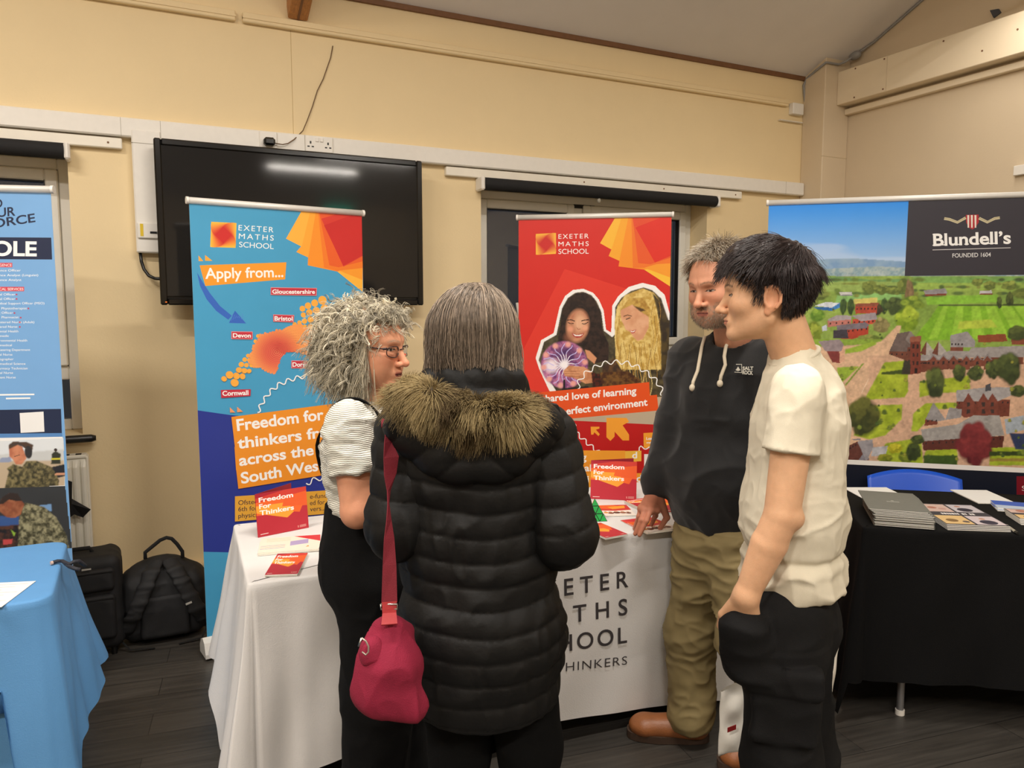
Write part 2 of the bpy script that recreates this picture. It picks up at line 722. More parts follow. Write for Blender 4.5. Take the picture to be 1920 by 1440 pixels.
gable('wall_right', RX, RX + 0.2, M_WALL2)
gable('wall_left', LX - 0.2, LX, M_WALL2)
g = MB()
g.box((LX, FY - 0.2, 0), (RX, FY, CZ + 0.1), M_WALL2)
structure(g.build('wall_front'))
g = MB()
for ya, yb in ((WY, RIDGE), (FY, RIDGE)):
    P = [(ya + (0.3 if ya > 0 else -0.3), CZ - SLOPE * 0.3), (yb, RZ), (yb, RZ + 0.12), (ya + (0.3 if ya > 0 else -0.3), CZ - SLOPE * 0.3 + 0.12)]
    g.prism([(LX - 0.2, y, z) for y, z in P], (RX - LX + 0.4, 0, 0), M_CEIL)
structure(g.build('ceiling'))

# corner column, boxed beam on the right wall, with its two cover joints and screws
g = MB()
g.box((4.465, 4.05, 0), (RX, WY, CZ + 0.12), M_WALL2, 0.006)
g.box((4.464, 4.049, 2.62), (RX, 4.06, 2.624), mat('paint_joint2', (190, 172, 138), 0.8))
structure(g.build('trim_1'))
M_BOX = mat('boxing_paint', (232, 216, 188), 0.6, var=0.02, scale=6)
g = MB()
g.box((4.585, -3.0, 2.985), (RX, 4.05, 3.215), M_BOX, 0.004)
g.box((4.5835, 3.645, 2.99), (4.586, 3.648, 3.21), M_WALL2)
for y, z in ((3.90, 3.20), (3.90, 3.005), (3.67, 3.20), (3.67, 3.005), (3.25, 3.19), (3.0, 3.06), (2.80, 3.12)):
    g.cyl((4.583, y, z), (4.587, y, z), 0.006, M_BROWN, 8)
structure(g.build('trim_2'))
# thin trunking under the boxed beam
g = MB()
g.box((4.665, -3.0, 2.925), (RX, 4.05, 2.965), M_BOX, 0.004)
structure(g.build('trim_3'))
# surface trunking high on the back wall, two lengths
g = MB()
e = at_y(441, 40, WY)[0]
g.box((-3.5, WY - 0.03, 2.985), (e, WY, 3.035), M_WALL, 0.005)
g.box((-3.5, WY - 0.034, 3.003), (e, WY, 3.012), M_WALL)
structure(g.build('trim_4'))
g = MB()
e = at_y(454, 40, WY)[0]
g.box((e, WY - 0.03, 2.985), (4.30, WY, 3.035), M_WALL, 0.005)
g.box((e, WY - 0.034, 3.003), (4.30, WY, 3.012), M_WALL)
structure(g.build('trim_5'))
# brown strip where wall and ceiling meet
g = MB()
g.box((0.95, WY - 0.018, CZ - 0.022), (4.465, WY, CZ + 0.006), M_BROWN)
structure(g.build('trim_6'))
# raking glulam rafter
g = MB()
s = math.hypot(1, SLOPE)
L_ = 3.6
d = np.array([0, -1 / s, SLOPE / s])
n = np.array([0, SLOPE / s, 1 / s])
c = np.array([0.835, WY, CZ]) + d * (L_ / 2 - 0.05) - n * 0.07
g.obox(c, (1, 0, 0), d, n, (0.05, L_ / 2, 0.10), M_WOOD, 0.006)
g.obox(c - n * 0.1, (1, 0, 0), d, n, (0.006, L_ / 2, 0.002), M_BROWN)
structure(g.build('trim_7'))
# skirting box along the back wall
g = MB()
g.box((LX, WY - 0.05, 0), (4.465, WY, 0.215), M_WALL, 0.008)
g.box((LX, WY - 0.052, 0.16), (4.465, WY - 0.04, 0.164), mat('paint_joint', (196, 168, 116), 0.8))
structure(g.build('baseboard_back'))
g = MB()
g.box((RX - 0.02, -4.0, 0), (RX, 4.05, 0.12), M_TRIMW, 0.004)
structure(g.build('baseboard_right'))

# ------------------------------------------------------------------ windows
M_UPVC = mat('window_upvc', (232, 230, 222), 0.3, var=0.015)
M_GASK = mat('black_gasket', (18, 18, 18), 0.5)


def glass_material():
    m = bpy.data.materials.new('window_glass')
    m.use_nodes = True
    N, L = m.node_tree.nodes, m.node_tree.links
    b = N['Principled BSDF']
    b.inputs['Transmission Weight'].default_value = 1.0
    b.inputs['Roughness'].default_value = 0.01
    b.inputs['IOR'].default_value = 1.7
    nz = N.new('ShaderNodeTexNoise')
    nz.inputs['Scale'].default_value = 3.0
    mr = N.new('ShaderNodeMapRange')
    mr.inputs['To Min'].default_value, mr.inputs['To Max'].default_value = 0.0, 0.02
    L.new(nz.outputs['Fac'], mr.inputs['Value'])
    L.new(mr.outputs['Result'], b.inputs['Roughness'])
    b.inputs['Base Color'].default_value = (0.86, 0.9, 0.88, 1)
    return m


M_GLASS = glass_material()
FYW = WY + 0.17        # window frame plane


def rect_frame(g, x0, x1, z0, z1, w, y0, y1, m, bev=0.006):
    g.box((x0, y0, z0), (x0 + w, y1, z1), m, bev)
    g.box((x1 - w, y0, z0), (x1, y1, z1), m, bev)
    g.box((x0 + w, y0, z0), (x1 - w, y1, z0 + w), m, bev)
    g.box((x0 + w, y0, z1 - w), (x1 - w, y1, z1), m, bev)


def window(name, W, mull, transom, sashes, sillm):
    x0, x1, z0, z1 = W
    root = bpy.data.objects.new(name, None)
    COL.objects.link(root)
    root.location = ((x0 + x1) / 2, FYW, z0)
    structure(root)
    g = MB()
    rect_frame(g, x0, x1, z0, z1, 0.055, FYW, FYW + 0.07, M_UPVC)
    for m_ in mull:
        g.box((m_ - 0.035, FYW, z0 + 0.05), (m_ + 0.035, FYW + 0.07, z1 - 0.05), M_UPVC, 0.005)
    cols = [x0 + 0.055] + [v for m_ in mull for v in (m_ - 0.035, m_ + 0.035)] + [x1 - 0.055]
    for a, b in zip(cols[::2], cols[1::2]):
        for tz in transom:
            g.box((a, FYW, tz - 0.035), (b, FYW + 0.07, tz + 0.035), M_UPVC, 0.005)
    structure(g.build('window_frame', root))
    for a, b in zip(cols[::2], cols[1::2]):
        rows = [z0 + 0.055] + [v for t in transom for v in (t - 0.035, t + 0.035)] + [z1 - 0.055]
        for k, (c, d_) in enumerate(zip(rows[::2], rows[1::2])):
            opens = (a, k) in [(cols[2 * i], kk) for i, kk in sashes]
            q = 0.0
            if opens:
                h = MB()
                rect_frame(h, a, b, c, d_, 0.055, FYW - 0.018, FYW + 0.05, M_UPVC)
                rect_frame(h, a + 0.055, b - 0.055, c + 0.055, d_ - 0.055, 0.006, FYW - 0.006, FYW + 0.03, M_GASK, 0.0)
                structure(h.build('window_sash', root))
                q = 0.055
            h = MB()
            h.box((a + q, FYW + 0.025, c + q), (b - q, FYW + 0.031, d_ - q), M_GLASS)
            structure(h.build('window_pane', root))
    g = MB()
    if sillm is not None:
        g.box((x0 - 0.02, WY - 0.06, z0 - 0.035), (x1 + 0.02, FYW, z0), sillm, 0.008)
        structure(g.build('window_sill', root))
    return root


TRZ = at_y(1280, 650, FYW)[2]
win1 = window('window_1', W1, [-1.1], [1.22], [(1, 1)], None)
win2 = window('window_2', W2, [2.66], [TRZ - 0.02], [(0, 1), (1, 1)], M_UPVC)
# black handles and a trickle vent slot
g = MB()
hx = at_y(968, 600, FYW)
g.box((hx[0] - 0.06, FYW - 0.03, hx[2] - 0.02), (hx[0] + 0.07, FYW - 0.018, hx[2] + 0.02), M_UPVC, 0.004)
g.tube([hx + (0, -0.03, 0), hx + (0, -0.045, 0.01), hx + (-0.02, -0.05, 0.11)], 0.009, M_UPVC)
structure(g.build('window_handle', win2))
g = MB()
vx = at_y(1095, 388, FYW)
g.box((vx[0] - 0.08, FYW - 0.004, vx[2] - 0.012), (vx[0] + 0.08, FYW + 0.004, vx[2] + 0.012), M_GASK)
structure(g.build('window_vent', win2))
# black rounded sill of the left window
g = MB()
e = at_y(180, 821, WY - 0.05)
g.tube([(-1.95, WY - 0.05, e[2]), (e[0] - 0.02, WY - 0.05, e[2]), (e[0], WY - 0.05, e[2])], [0.019, 0.019, 0.012], M_BLACK, 14)
g.box((-1.95, WY - 0.05, e[2] - 0.012), (-0.25, WY + 0.17, e[2] + 0.012), M_BLACK)
structure(g.build('window_sill', win1))

# white battens that carry the blinds
bx = at_y(229, 268, WY)[0]
for nm, a, b in (('trim_8', -2.2, bx), ('trim_9', 1.652, 3.88)):
    g = MB()
    g.box((a, WY - 0.035, 2.305), (b, WY, 2.355), M_TRIMW, 0.004)
    for k in range(3):
        xk = b - 0.06 - k * 0.62
        if xk > a:
            g.cyl((xk, WY - 0.037, 2.33), (xk, WY - 0.03, 2.33), 0.005, M_BROWN, 8)
    structure(g.build(nm))


def blind(name, x0, x1, label, knob=None):
    root = thing(name, ((x0 + x1) / 2, WY - 0.06, 2.27), label, 'roller blind', None)
    g = MB()
    g.cyl((x0 + 0.012, WY - 0.062, 2.268), (x1 - 0.012, WY - 0.062, 2.268), 0.037, M_DARK, 28)
    g.build('fabric_roll', root)
    for x in (x0, x1):
        h = MB()
        h.box((x - 0.012 if x == x0 else x - 0.012, WY - 0.10, 2.228), (x + 0.012, WY, 2.306), M_PVC, 0.008)
        h.build('end_bracket', root)
    if knob is not None:
        h = MB()
        h.ball(knob, (0.012, 0.012, 0.016), mat('clear_plastic', (220, 215, 200), 0.1, trans=0.6))
        h.cyl(knob + np.array((0, 0, 0.012)), knob + np.array((0, 0, 0.05)), 0.002, M_PVC, 6)
        h.build('pull_knob', root)
    return root


kb = at_y(1123, 376, WY - 0.062)
blind('roller_blind', -2.0, at_y(126, 285, WY - 0.06)[0], 'black roller blind rolled up above the window behind the pale blue banner')
blind('roller_blind', 1.86, 3.625, 'black roller blind rolled up above the window behind the red banner', kb)

# ------------------------------------------------------------------ radiators
M_RAD = mat('radiator_enamel', (226, 222, 208), 0.35, var=0.02)


def radiator(x0, x1, z0, z1, label):
    root = thing('radiator', ((x0 + x1) / 2, WY - 0.1, z0), label, 'radiator')
    n = int((x1 - x0) / 0.033)
    v, f = [], []
    for i in range(n * 4 + 1):
        x = x0 + (x1 - x0) * i / (n * 4)
        y = WY - 0.125 - (0.0, 0.010, 0.012, 0.010)[i % 4]
        for k, z in enumerate((z0, z0 + 0.04, z1 - 0.04, z1)):
            v.append((x, y if 0 < k < 3 else WY - 0.122, z))
    for i in range(n * 4):
        for k in range(3):
            f.append((i * 4 + k, (i + 1) * 4 + k, (i + 1) * 4 + k + 1, i * 4 + k + 1))
    g = MB()
    g.add(v, f, M_RAD)
    g.box((x0, WY - 0.124, z0), (x1, WY - 0.10, z1), M_RAD, 0.004)
    g.build('panel', root)
    h = MB()
    h.box((x0, WY - 0.13, z1), (x1, WY - 0.06, z1 + 0.018), M_RAD, 0.005)
    for k in range(int((x1 - x0) / 0.05)):
        h.box((x0 + 0.02 + k * 0.05, WY - 0.115, z1 + 0.017), (x0 + 0.045 + k * 0.05, WY - 0.075, z1 + 0.0185), M_GASK)
    h.build('top_grille', root)
    for x in (x0, x1):
        h = MB()
        h.box((x - 0.006, WY - 0.13, z0), (x + 0.006, WY - 0.06, z1 + 0.01), M_RAD, 0.004)
        h.build('side_panel', root)
    for x in (x0 + 0.15, x1 - 0.15):
        h = MB()
        h.box((x - 0.02, WY - 0.10, z0 + 0.05), (x + 0.02, WY - 0.002, z1 - 0.05), M_RAD)
        h.build('wall_bracket', root)
    return root


radiator(-1.7, -0.232, 0.20, 0.83, 'white panel radiator under the window behind the pale blue banner')
radiator(2.15, 3.46, 0.34, 0.84, 'white panel radiator behind the red banner and the table')

# ------------------------------------------------------------------ white cable trunking, sockets, switch
root = thing('cable_trunking', (1.2, WY - 0.05, 2.36), 'white plastic cable trunking running along the cream wall above the television', 'trunking')
g = MB()
g.box((-3.2, WY - 0.05, 2.362), (4.460, WY - 0.002, 2.452), M_PVC, 0.006)
for x in (at_y(226, 230, 4.2)[0], at_y(301, 245, 4.2)[0], at_y(572, 280, 4.2)[0], at_y(622, 285, 4.2)[0], at_y(1474, 350, 4.2)[0]):
    g.box((x - 0.001, WY - 0.0505, 2.364), (x + 0.001, WY - 0.04, 2.45), mat('plastic_joint', (170, 164, 150), 0.6))
g.build('trunking_lid', root)
g = MB()
d0, d1 = at_y(248, 300, 4.2)[0], at_y(291, 300, 4.2)[0] + 0.03
zb = at_y(275, 474, 4.2)[2]
g.box((d0, WY - 0.055, zb), (d1, WY - 0.002, 2.40), M_PVC, 0.006)
g.box((d0 + 0.0, WY - 0.0565, 2.335), (d1, WY - 0.05, 2.337), mat('plastic_joint', (170, 164, 150), 0.6))
g.build('drop_trunking', root)
root = thing('fused_switch', (0.08, WY - 0.06, 1.97), 'white fused switch plate with yellow label beside the television', 'switch')
g = MB()
p0, p1 = at_y(257, 417, 4.19), at_y(300, 448, 4.19)
g.box((p0[0], WY - 0.068, p1[2]), (p1[0] + 0.02, WY - 0.055, p0[2]), M_PVC, 0.004)
g.build('face_plate', root)
g = MB()
g.box((p0[0] + 0.012, WY - 0.0695, p1[2] + 0.01), (p0[0] + 0.026, WY - 0.067, p0[2] - 0.006), mat('yellow_label', (222, 190, 40), 0.6))
g.build('yellow_label', root)
g = MB()
g.box((p0[0] + 0.055, WY - 0.071, p1[2] + 0.024), (p0[0] + 0.085, WY - 0.067, p1[2] + 0.034), M_DARK)
g.build('fuse_carrier', root)

c = at_y(598, 271, 4.2)
root = thing('double_socket', (c[0], WY - 0.05, 2.37), 'white double wall socket on the trunking above the television', 'socket')
g = MB()
g.box((c[0] - 0.073, WY - 0.061, 2.364), (c[0] + 0.073, WY - 0.05, 2.449), M_PVC, 0.004)
g.build('face_plate', root)
for s_ in (-1, 1):
    g = MB()
    g.box((c[0] + s_ * 0.012 - 0.009, WY - 0.066, 2.418), (c[0] + s_ * 0.012 + 0.009, WY - 0.06, 2.44), M_PVC, 0.002)
    g.build('rocker_switch', root)
    g = MB()
    for dx, dz, w_, h_ in ((0, 2.413, 0.004, 0.008), (-0.011, 2.392, 0.006, 0.004), (0.011, 2.392, 0.006, 0.004)):
        g.box((c[0] + s_ * 0.046 + dx - w_, WY - 0.0616, dz - h_ / 1.2), (c[0] + s_ * 0.046 + dx + w_, WY - 0.06, dz + h_ / 1.2), M_GASK)
    g.build('pin_holes', root)
c = at_y(503, 266, 4.2)
root = thing('single_socket', (c[0], WY - 0.05, 2.37), 'white single wall socket with black plug above the television', 'socket')
g = MB()
g.box((c[0] - 0.045, WY - 0.059, 2.364), (c[0] + 0.045, WY - 0.05, 2.449), M_PVC, 0.004)
g.build('face_plate', root)
root = thing('power_plug', (c[0], WY - 0.08, 2.375), 'black plug in the socket above the television with thin cord going up the wall', 'plug')
g = MB()
g.box((c[0] - 0.028, WY - 0.105, 2.372), (c[0] + 0.028, WY - 0.0595, 2.412), M_BLACK, 0.01)
g.build('plug_body', root)
g = MB()
pth = [at_y(x, y, WY - d_) for x, y, d_ in ((512, 268, 0.08), (530, 271, 0.07), (540, 269, 0.065), (552, 261, 0.058), (568, 245, 0.012), (576, 226, 0.008), (586, 199, 0.006), (590, 186, 0.006), (595, 170, 0.006), (606, 148, 0.006), (613, 128, 0.006), (620, 108, 0.006), (624, 86, 0.006))]
g.tube(pth, 0.0027, mat('brown_cord', (110, 84, 56), 0.6), 8)
g.build('cord', root)

# ------------------------------------------------------------------ television
TY = WY - 0.17
a, b = at_y(287, 257, TY), at_y(793, 302, TY)
c, d = at_y(302, 571, TY), at_y(793, 573, TY)
tx0, tx1 = (a[0] + c[0]) / 2, (b[0] + d[0]) / 2
tz1, tz0 = (a[2] + b[2]) / 2, (c[2] + d[2]) / 2
root = thing('television', ((tx0 + tx1) / 2, TY, tz0), 'large black flat screen television mounted on the cream wall', 'television')
g = MB()
bz = 0.032
rect_frame(g, tx0, tx1, tz0, tz1, bz, TY, TY + 0.06, mat('tv_bezel', (14, 14, 15), 0.18, var=0.03), 0.006)
g.box((tx0 + 0.02, TY + 0.02, tz0 + 0.02), (tx1 - 0.02, TY + 0.07, tz1 - 0.02), M_BLACK, 0.01)
g.build('bezel', root)
g = MB()
g.box((tx0 + bz, TY + 0.006, tz0 + bz + 0.012), (tx1 - bz, TY + 0.018, tz1 - bz), mat('tv_screen', (30, 30, 31), 0.07, var=0.02, spec=0.45))
g.build('screen', root)
g = MB()
g.box((tx0 + 0.35, TY + 0.06, tz0 + 0.15), (tx1 - 0.35, WY, tz1 - 0.2), M_BLACK)
g.build('wall_mount', root)
g = MB()
g.box((tx0 + 0.02, TY - 0.001, tz0 + 0.012), (tx0 + 0.028, TY + 0.001, tz0 + 0.016), mat('status_light', (250, 120, 40), 0.4, emit=(255, 110, 30), estr=1.0))
g.build('status_light', root)
g = MB()
pts = [at_y(x, y, WY - q) for x, y, q in ((263, 474, 0.03), (265, 490, 0.03), (270, 505, 0.035), (279, 517, 0.05), (290, 522, 0.06), (304, 523, 0.09))]
g.tube(pts, 0.008, M_BLACK, 10)
g.build('power_cord', root)
for px in ((742, 570), (755, 570)):
    g = MB()
    q0 = at_y(px[0], px[1] - 12, TY + 0.09)
    q1 = at_y(px[0] - 2, px[1] + (18 if px[0] > 750 else 10), TY + 0.10)
    g.tube([q0 + (0, 0, 0.05), q0, (q0 + q1) / 2 + (0.006, 0, 0), q1, q1 + (-0.01, 0.015, -0.01)], 0.004, M_BLACK, 8)
    g.build('signal_cord', root)

# grey cable on the corner column, small switch box and bracket
M_GREY = mat('grey_cable', (150, 148, 146), 0.5)
g = MB()
p = [at_y(1510, 228, WY - 0.012), at_y(1509, 190, WY - 0.012), at_y(1507, 160, WY - 0.012), at_y(1512, 148, WY - 0.02),
     at_x(1530, 132, 4.455), at_x(1549, 117, 4.455), at_y(1556, 118, 4.04), at_y(1572, 121, 4.04), at_x(1585, 116, 4.60), at_x(1602, 104, 4.66), at_x(1640, 78, 4.70), at_x(1735, -5, 4.70)]
g.tube(p, 0.008, M_GREY, 8)
tag(g.build('grey_cable'), 'grey cable clipped around the corner column and up along the ceiling edge', 'cable')
root = thing('junction_box', at_y(1496, 205, WY - 0.02), 'small cream junction box at the end of the high trunking beside the corner', 'junction box')
g = MB()
q0, q1 = at_y(1487, 192, WY - 0.04), at_y(1506, 216, WY - 0.04)
g.box((q0[0], WY - 0.045, q1[2]), (q1[0], WY, q0[2]), M_PVC, 0.004)
g.build('box_body', root)
g = MB()
q0, q1 = at_y(1464, 223, WY - 0.03), at_y(1506, 231, WY - 0.03)
g.box((q0[0], WY - 0.03, q1[2]), (q1[0], WY, q0[2]), M_PVC, 0.003)
g.build('cable_outlet', root)
g = MB()
q0 = at_x(1603, 104, 4.66)
g.ball(q0, (0.03, 0.05, 0.03), M_GREY, 8)
tag(g.build('cable_clamp'), 'grey cable clamp at the ceiling edge above the corner column', 'clamp')
q0 = at_x(1868, 25, RX)
g = MB()
pts = [at_x(x, y, RX - 0.001) for x, y in ((1858, 20), (1874, 17), (1878, 24), (1865, 34))]
g.prism(pts, (-0.012, 0, 0), mat('dark_plate', (70, 72, 80), 0.5))
tag(g.build('wall_plate'), 'small dark grey plate high on the right wall', 'plate')
q0, q1 = at_x(1906, 312, RX), at_x(1935, 326, RX)
g = MB()
g.box((RX - 0.03, q1[1], q1[2]), (RX, q0[1], q0[2]), M_PVC, 0.003)
tag(g.build('wall_rail'), 'short cream rail end on the right wall above the wide landscape banner', 'rail')

# ------------------------------------------------------------------ luminaires and the exit sign
M_DIFF = mat('lamp_diffuser', (255, 250, 240), 0.5, emit=(255, 240, 214), estr=9.0)
for i, (x, y, z, ln, k) in enumerate(LUMINAIRES):
    lab = ['linear pendant lamp hanging near the right wall', 'linear pendant lamp hanging above the middle of the hall', 'linear pendant lamp hanging over the camera side of the hall']
    root = thing('pendant_lamp', (x, y, z), 'white linear lamp hanging high near the right wall at the top edge' if i == 3 else 'white linear lamp hanging on two wires from the sloping ceiling', 'lamp', 'linear lamps under the ceiling')
    g = MB()
    g.box((x - ln / 2, y - 0.04, z + 0.012), (x + ln / 2, y + 0.04, z + 0.06), M_PVC, 0.006)
    g.build('lamp_body', root)
    g = MB()
    g.box((x - ln / 2 + 0.02, y - 0.032, z), (x + ln / 2 - 0.02, y + 0.032, z + 0.013), M_DIFF, 0.004)
    g.build('diffuser', root)
    zc = CZ + SLOPE * (min(WY - y, y - FY))
    for s_ in (-1, 1):
        g = MB()
        g.cyl((x + s_ * ln * 0.4, y, z + 0.05), (x + s_ * ln * 0.4, y, zc), 0.002, M_METAL, 6)
        g.build('hanging_wire', root)
    ld = bpy.data.lights.new('lamp_light', 'AREA')
    ld.shape = 'RECTANGLE'
    ld.size, ld.size_y = ln - 0.06, 0.06
    ld.energy = LAMP_POWER * k
    ld.color = LAMP_WARM
    lo = bpy.data.objects.new('lamp_light', ld)
    COL.objects.link(lo)
    lo.parent = root
    lo.location = (0, 0, -0.004)
root = thing('exit_sign', (3.1, FY + 0.02, 3.0), 'green lit exit sign on the wall opposite the television', 'sign')
g = MB()
g.box((2.85, FY, 2.98), (3.35, FY + 0.05, 3.22), M_PVC, 0.01)
g.build('sign_case', root)
g = MB()
g.box((2.87, FY + 0.05, 3.0), (3.33, FY + 0.054, 3.2), mat('exit_face', (20, 190, 150), 0.4, emit=(30, 220, 180), estr=3.0))
g.build('sign_face', root)
# ================================================================== roll-up banners
M_PRINT = mat('printed_vinyl', attr=True, rough=0.38, var=0.02, scale=8, spec=0.4)
M_PRINTM = mat('printed_card', attr=True, rough=0.5, var=0.02, scale=20, spec=0.4)
M_ALU = mat('pale_aluminium', (228, 226, 220), 0.4, metal=0.15, var=0.03)
M_BACKING = mat('banner_back', (205, 205, 205), 0.6)


def zoomed(x0, y0, s):
    """coordinates read off an enlarged view of the photo"""
    return lambda *p: [(x0 + a / s, y0 + b / s) for a, b in p]


def wave(pts, amp, period):
    P = [np.array(p, float) for p in pts]
    out, run = [], 0.0
    for a, b in zip(P[:-1], P[1:]):
        l = np.linalg.norm(b - a)
        t = (b - a) / l
        nn = np.array([-t[1], t[0]])
        k = max(2, int(l / (period / 8)))
        for i in range(k):
            q = run + l * i / k
            out.append(tuple(a + t * (l * i / k) + nn * amp * math.sin(2 * math.pi * q / period)))
        run += l
    return out


def rollup(name, O, u, W, H, label, base=True):
    u = np.array(u, float)
    u /= np.linalg.norm(u)
    w = np.array([0, 0, 1.0])
    n = np.cross(u, w)
    O = np.array(O, float)
    root = thing(name, (O + u * W / 2) * (1, 1, 0), label, 'banner')
    art = Art(O, u, w, W, H)
    g = MB()     # carrier sheet behind the print
    g.obox(O + u * W / 2 + w * H / 2 - n * 0.0006, u, n, w, (W / 2, 0.0006, H / 2), M_BACKING)
    g.build('banner_sheet', root)
    g = MB()
    top = O + w * (H + 0.008)
    g.tube([top - u * 0.006, top + u * (W + 0.006)], 0.014, M_ALU, 14, flat=(1.0, (0, 0, 1)))
    g.build('top_rail', root)
    for q in (-0.007, W + 0.007):
        g = MB()
        g.cyl(top + u * (q - 0.005), top + u * (q + 0.005), 0.0155, M_PVC, 14)
        g.build('rail_end_cap', root)
    g = MB()
    g.cyl(O + u * W / 2 - n * 0.035 + w * 0.02, O + u * W / 2 - n * 0.02 + w * (H - 0.02), 0.009, M_ALU, 10)
    g.build('support_pole', root)
    g = MB()
    pr = [(-0.055, 0.012), (0.05, 0.012), (0.05, 0.03), (0.03, 0.075), (0.0, 0.092), (-0.03, 0.08), (-0.055, 0.045)]
    A = O * (1, 1, 0) - u * 0.02
    g.prism([A + n * a + w * b for a, b in pr], u * (W + 0.04), M_ALU)
    g.build('base_cassette', root)
    for q in (0.12, W - 0.12):
        g = MB()
        g.obox(O * (1, 1, 0) + u * q + n * 0.03 + w * 0.007, u, n, w, (0.02, 0.16, 0.006), M_ALU, 0.003)
        g.build('swivel_foot', root)
    return root, art


def spiro_logo(art, c, ex, ey, cols, n=9, ang=9.5):
    """nest of turned squares; c centre, ex / ey half-size vectors on the sheet"""
    c, ex, ey = (np.array(a, float) for a in (c, ex, ey))
    for k in range(n):
        t = k / (n - 1)
        s = 1.0 - 0.52 * t
        a = math.radians(ang * k * 0.62)
        P = [c + (ex * (x * math.cos(a) - y * math.sin(a)) + ey * (x * math.sin(a) + y * math.cos(a))) * s for x, y in ((-1, -1), (1, -1), (1, 1), (-1, 1))]
        c0, c1 = np.array(cols[0], float), np.array(cols[1], float)
        art.poly(P, tuple(c0 * (1 - t) + c1 * t))


def school_logo(art, Z, sq, lines, white=(250, 250, 248), cols=((250, 190, 66), (206, 42, 40))):
    a, b, c = Z(*sq)
    A, B, Cc = (np.array(art.uv(*p)) for p in (a, b, c))   # centre, right middle, top middle
    spiro_logo(art, A, B - A, Cc - A, cols)
    for s, (bl, br, tl), sp in lines:
        p = Z(bl, br, tl)
        art.ptext(s, *p, white, bold=0.0, space=sp)


# ------------------------------------------------------------------ blue banner
uB = np.array((0.765, 0.117, 0))
root, A = rollup('roll_up_banner', (0.228, 3.527, 0.03), uB, 0.776, 1.955, 'light blue roll-up banner reading Apply from, standing behind the left end of the white table')
BLUE, DBLUE, WHITE = (72, 160, 204), (44, 58, 146), (250, 250, 248)
A.rect(0, 0, A.W, A.H, BLUE)
Z = zoomed(340, 680, 3.428)
A.ppoly(Z((60, 300), (305, 335), (1260, 440), (1260, 1240), (60, 1214)), DBLUE)
Z = zoomed(340, 350, 4.0)
for pts, c in (
    ([(920, 150), (785, 390), (1000, 500), (1360, 620), (1360, 150)], (250, 182, 70)),
    ([(975, 150), (905, 440), (862, 490), (1100, 600), (1360, 560), (1360, 150)], (248, 168, 58)),
    ([(1015, 150), (950, 540), (948, 590), (1170, 637), (1360, 560), (1360, 150)], (245, 148, 46)),
    ([(1020, 150), (1070, 605), (1170, 637), (1360, 560), (1360, 150)], (240, 126, 44)),
    ([(1170, 637), (1360, 790), (1360, 560)], (250, 184, 66)),
    ([(1170, 625), (1360, 700), (1360, 540)], (246, 158, 50)),
    ([(1120, 600), (1180, 630), (1360, 610), (1360, 500)], (240, 126, 44)),
    ([(1025, 150), (1110, 590), (1180, 605), (1360, 560), (1360, 150)], (232, 98, 44)),
    ([(1030, 150), (1050, 240), (1360, 330), (1360, 150)], (230, 92, 50)),
    ([(1050, 240), (1290, 170), (1360, 200), (1360, 520), (1215, 600)], (214, 62, 52)),
    ([(1070, 290), (1300, 205), (1360, 230), (1360, 515), (1215, 592)], (204, 48, 46)),
):
    A.ppoly(Z(*pts), c)
school_logo(A, Z, ((316, 362), (410, 366), (320, 268)), (
    ('EXETER', ((428, 327), (690, 343), (430, 287)), 1.25), ('MATHS', ((430, 390), (692, 405), (432, 350)), 1.3), ('SCHOOL', ((433, 453), (692, 468), (434, 413)), 1.0)))
A.ppoly(Z((128, 515), (165, 558), (130, 558)), (248, 172, 64)).ppoly(Z((178, 512), (233, 556), (178, 556)), (248, 172, 64))
A.ppoly(Z((137, 590), (788, 567), (778, 695), (180, 745)), (246, 158, 48))
A.ptext('Apply from...', *Z((180, 690), (765, 676), (176, 612)), WHITE, bold=0.016)
arrow = Z((118, 645), (160, 715), (215, 800), (290, 895), (378, 968), (402, 930), (486, 1026), (357, 1022), (352, 998), (262, 932), (190, 845), (140, 745))
A.ppoly(arrow[:5] + arrow[8:], (56, 104, 196), clip=False)
A.ppoly([arrow[5], arrow[6], arrow[7]], (56, 104, 196))
for k in range(7):
    A.pline(Z((372 + k * 14, 1008 - k * 9), (388 + k * 13, 950 + k * 9)), 0.0016, (88, 134, 216))
dots = [(1058, 852, 33), (1000, 873, 27), (950, 893, 25), (908, 915, 22), (1075, 917, 34), (1012, 930, 28), (960, 943, 25), (915, 962, 20),
        (1087, 985, 30), (1025, 990, 29), (970, 997, 25), (923, 1008, 21), (886, 1020, 17), (850, 1033, 17), (1030, 1052, 27), (972, 1050, 25),
        (925, 1055, 21), (888, 1060, 17), (855, 1062, 15), (1085, 1050, 26), (1010, 1100, 20), (960, 1096, 20), (920, 1100, 17), (1060, 1105, 20),
        (500, 1268, 15), (530, 1255, 13), (475, 1297, 17), (508, 1300, 15), (540, 1300, 14), (450, 1333, 20), (488, 1338, 17), (525, 1340, 15),
        (430, 1375, 21), (467, 1380, 19), (505, 1385, 17), (360, 1410, 27), (412, 1418, 24), (458, 1420, 20), (318, 1440, 19), (398, 1468, 28),
        (555, 1160, 14), (575, 1120, 14), (545, 1200, 13)]
for x, y, r in dots:
    A.pdisc(*Z((x, y))[0], r / 4.0, (248, 176, 72))
ctr = (715, 1238)
blob = [(588, 1112), (690, 1080), (790, 1062), (860, 1030), (1050, 1100), (1010, 1290), (880, 1240), (790, 1242), (745, 1290), (705, 1412), (610, 1370), (520, 1340), (500, 1300), (545, 1180)]


def inside(p, poly):
    r = False
    for i in range(len(poly)):
        (x0, y0), (x1, y1) = poly[i - 1], poly[i]
        if (y0 > p[1]) != (y1 > p[1]) and p[0] < (x1 - x0) * (p[1] - y0) / (y1 - y0) + x0:
            r = not r
    return r


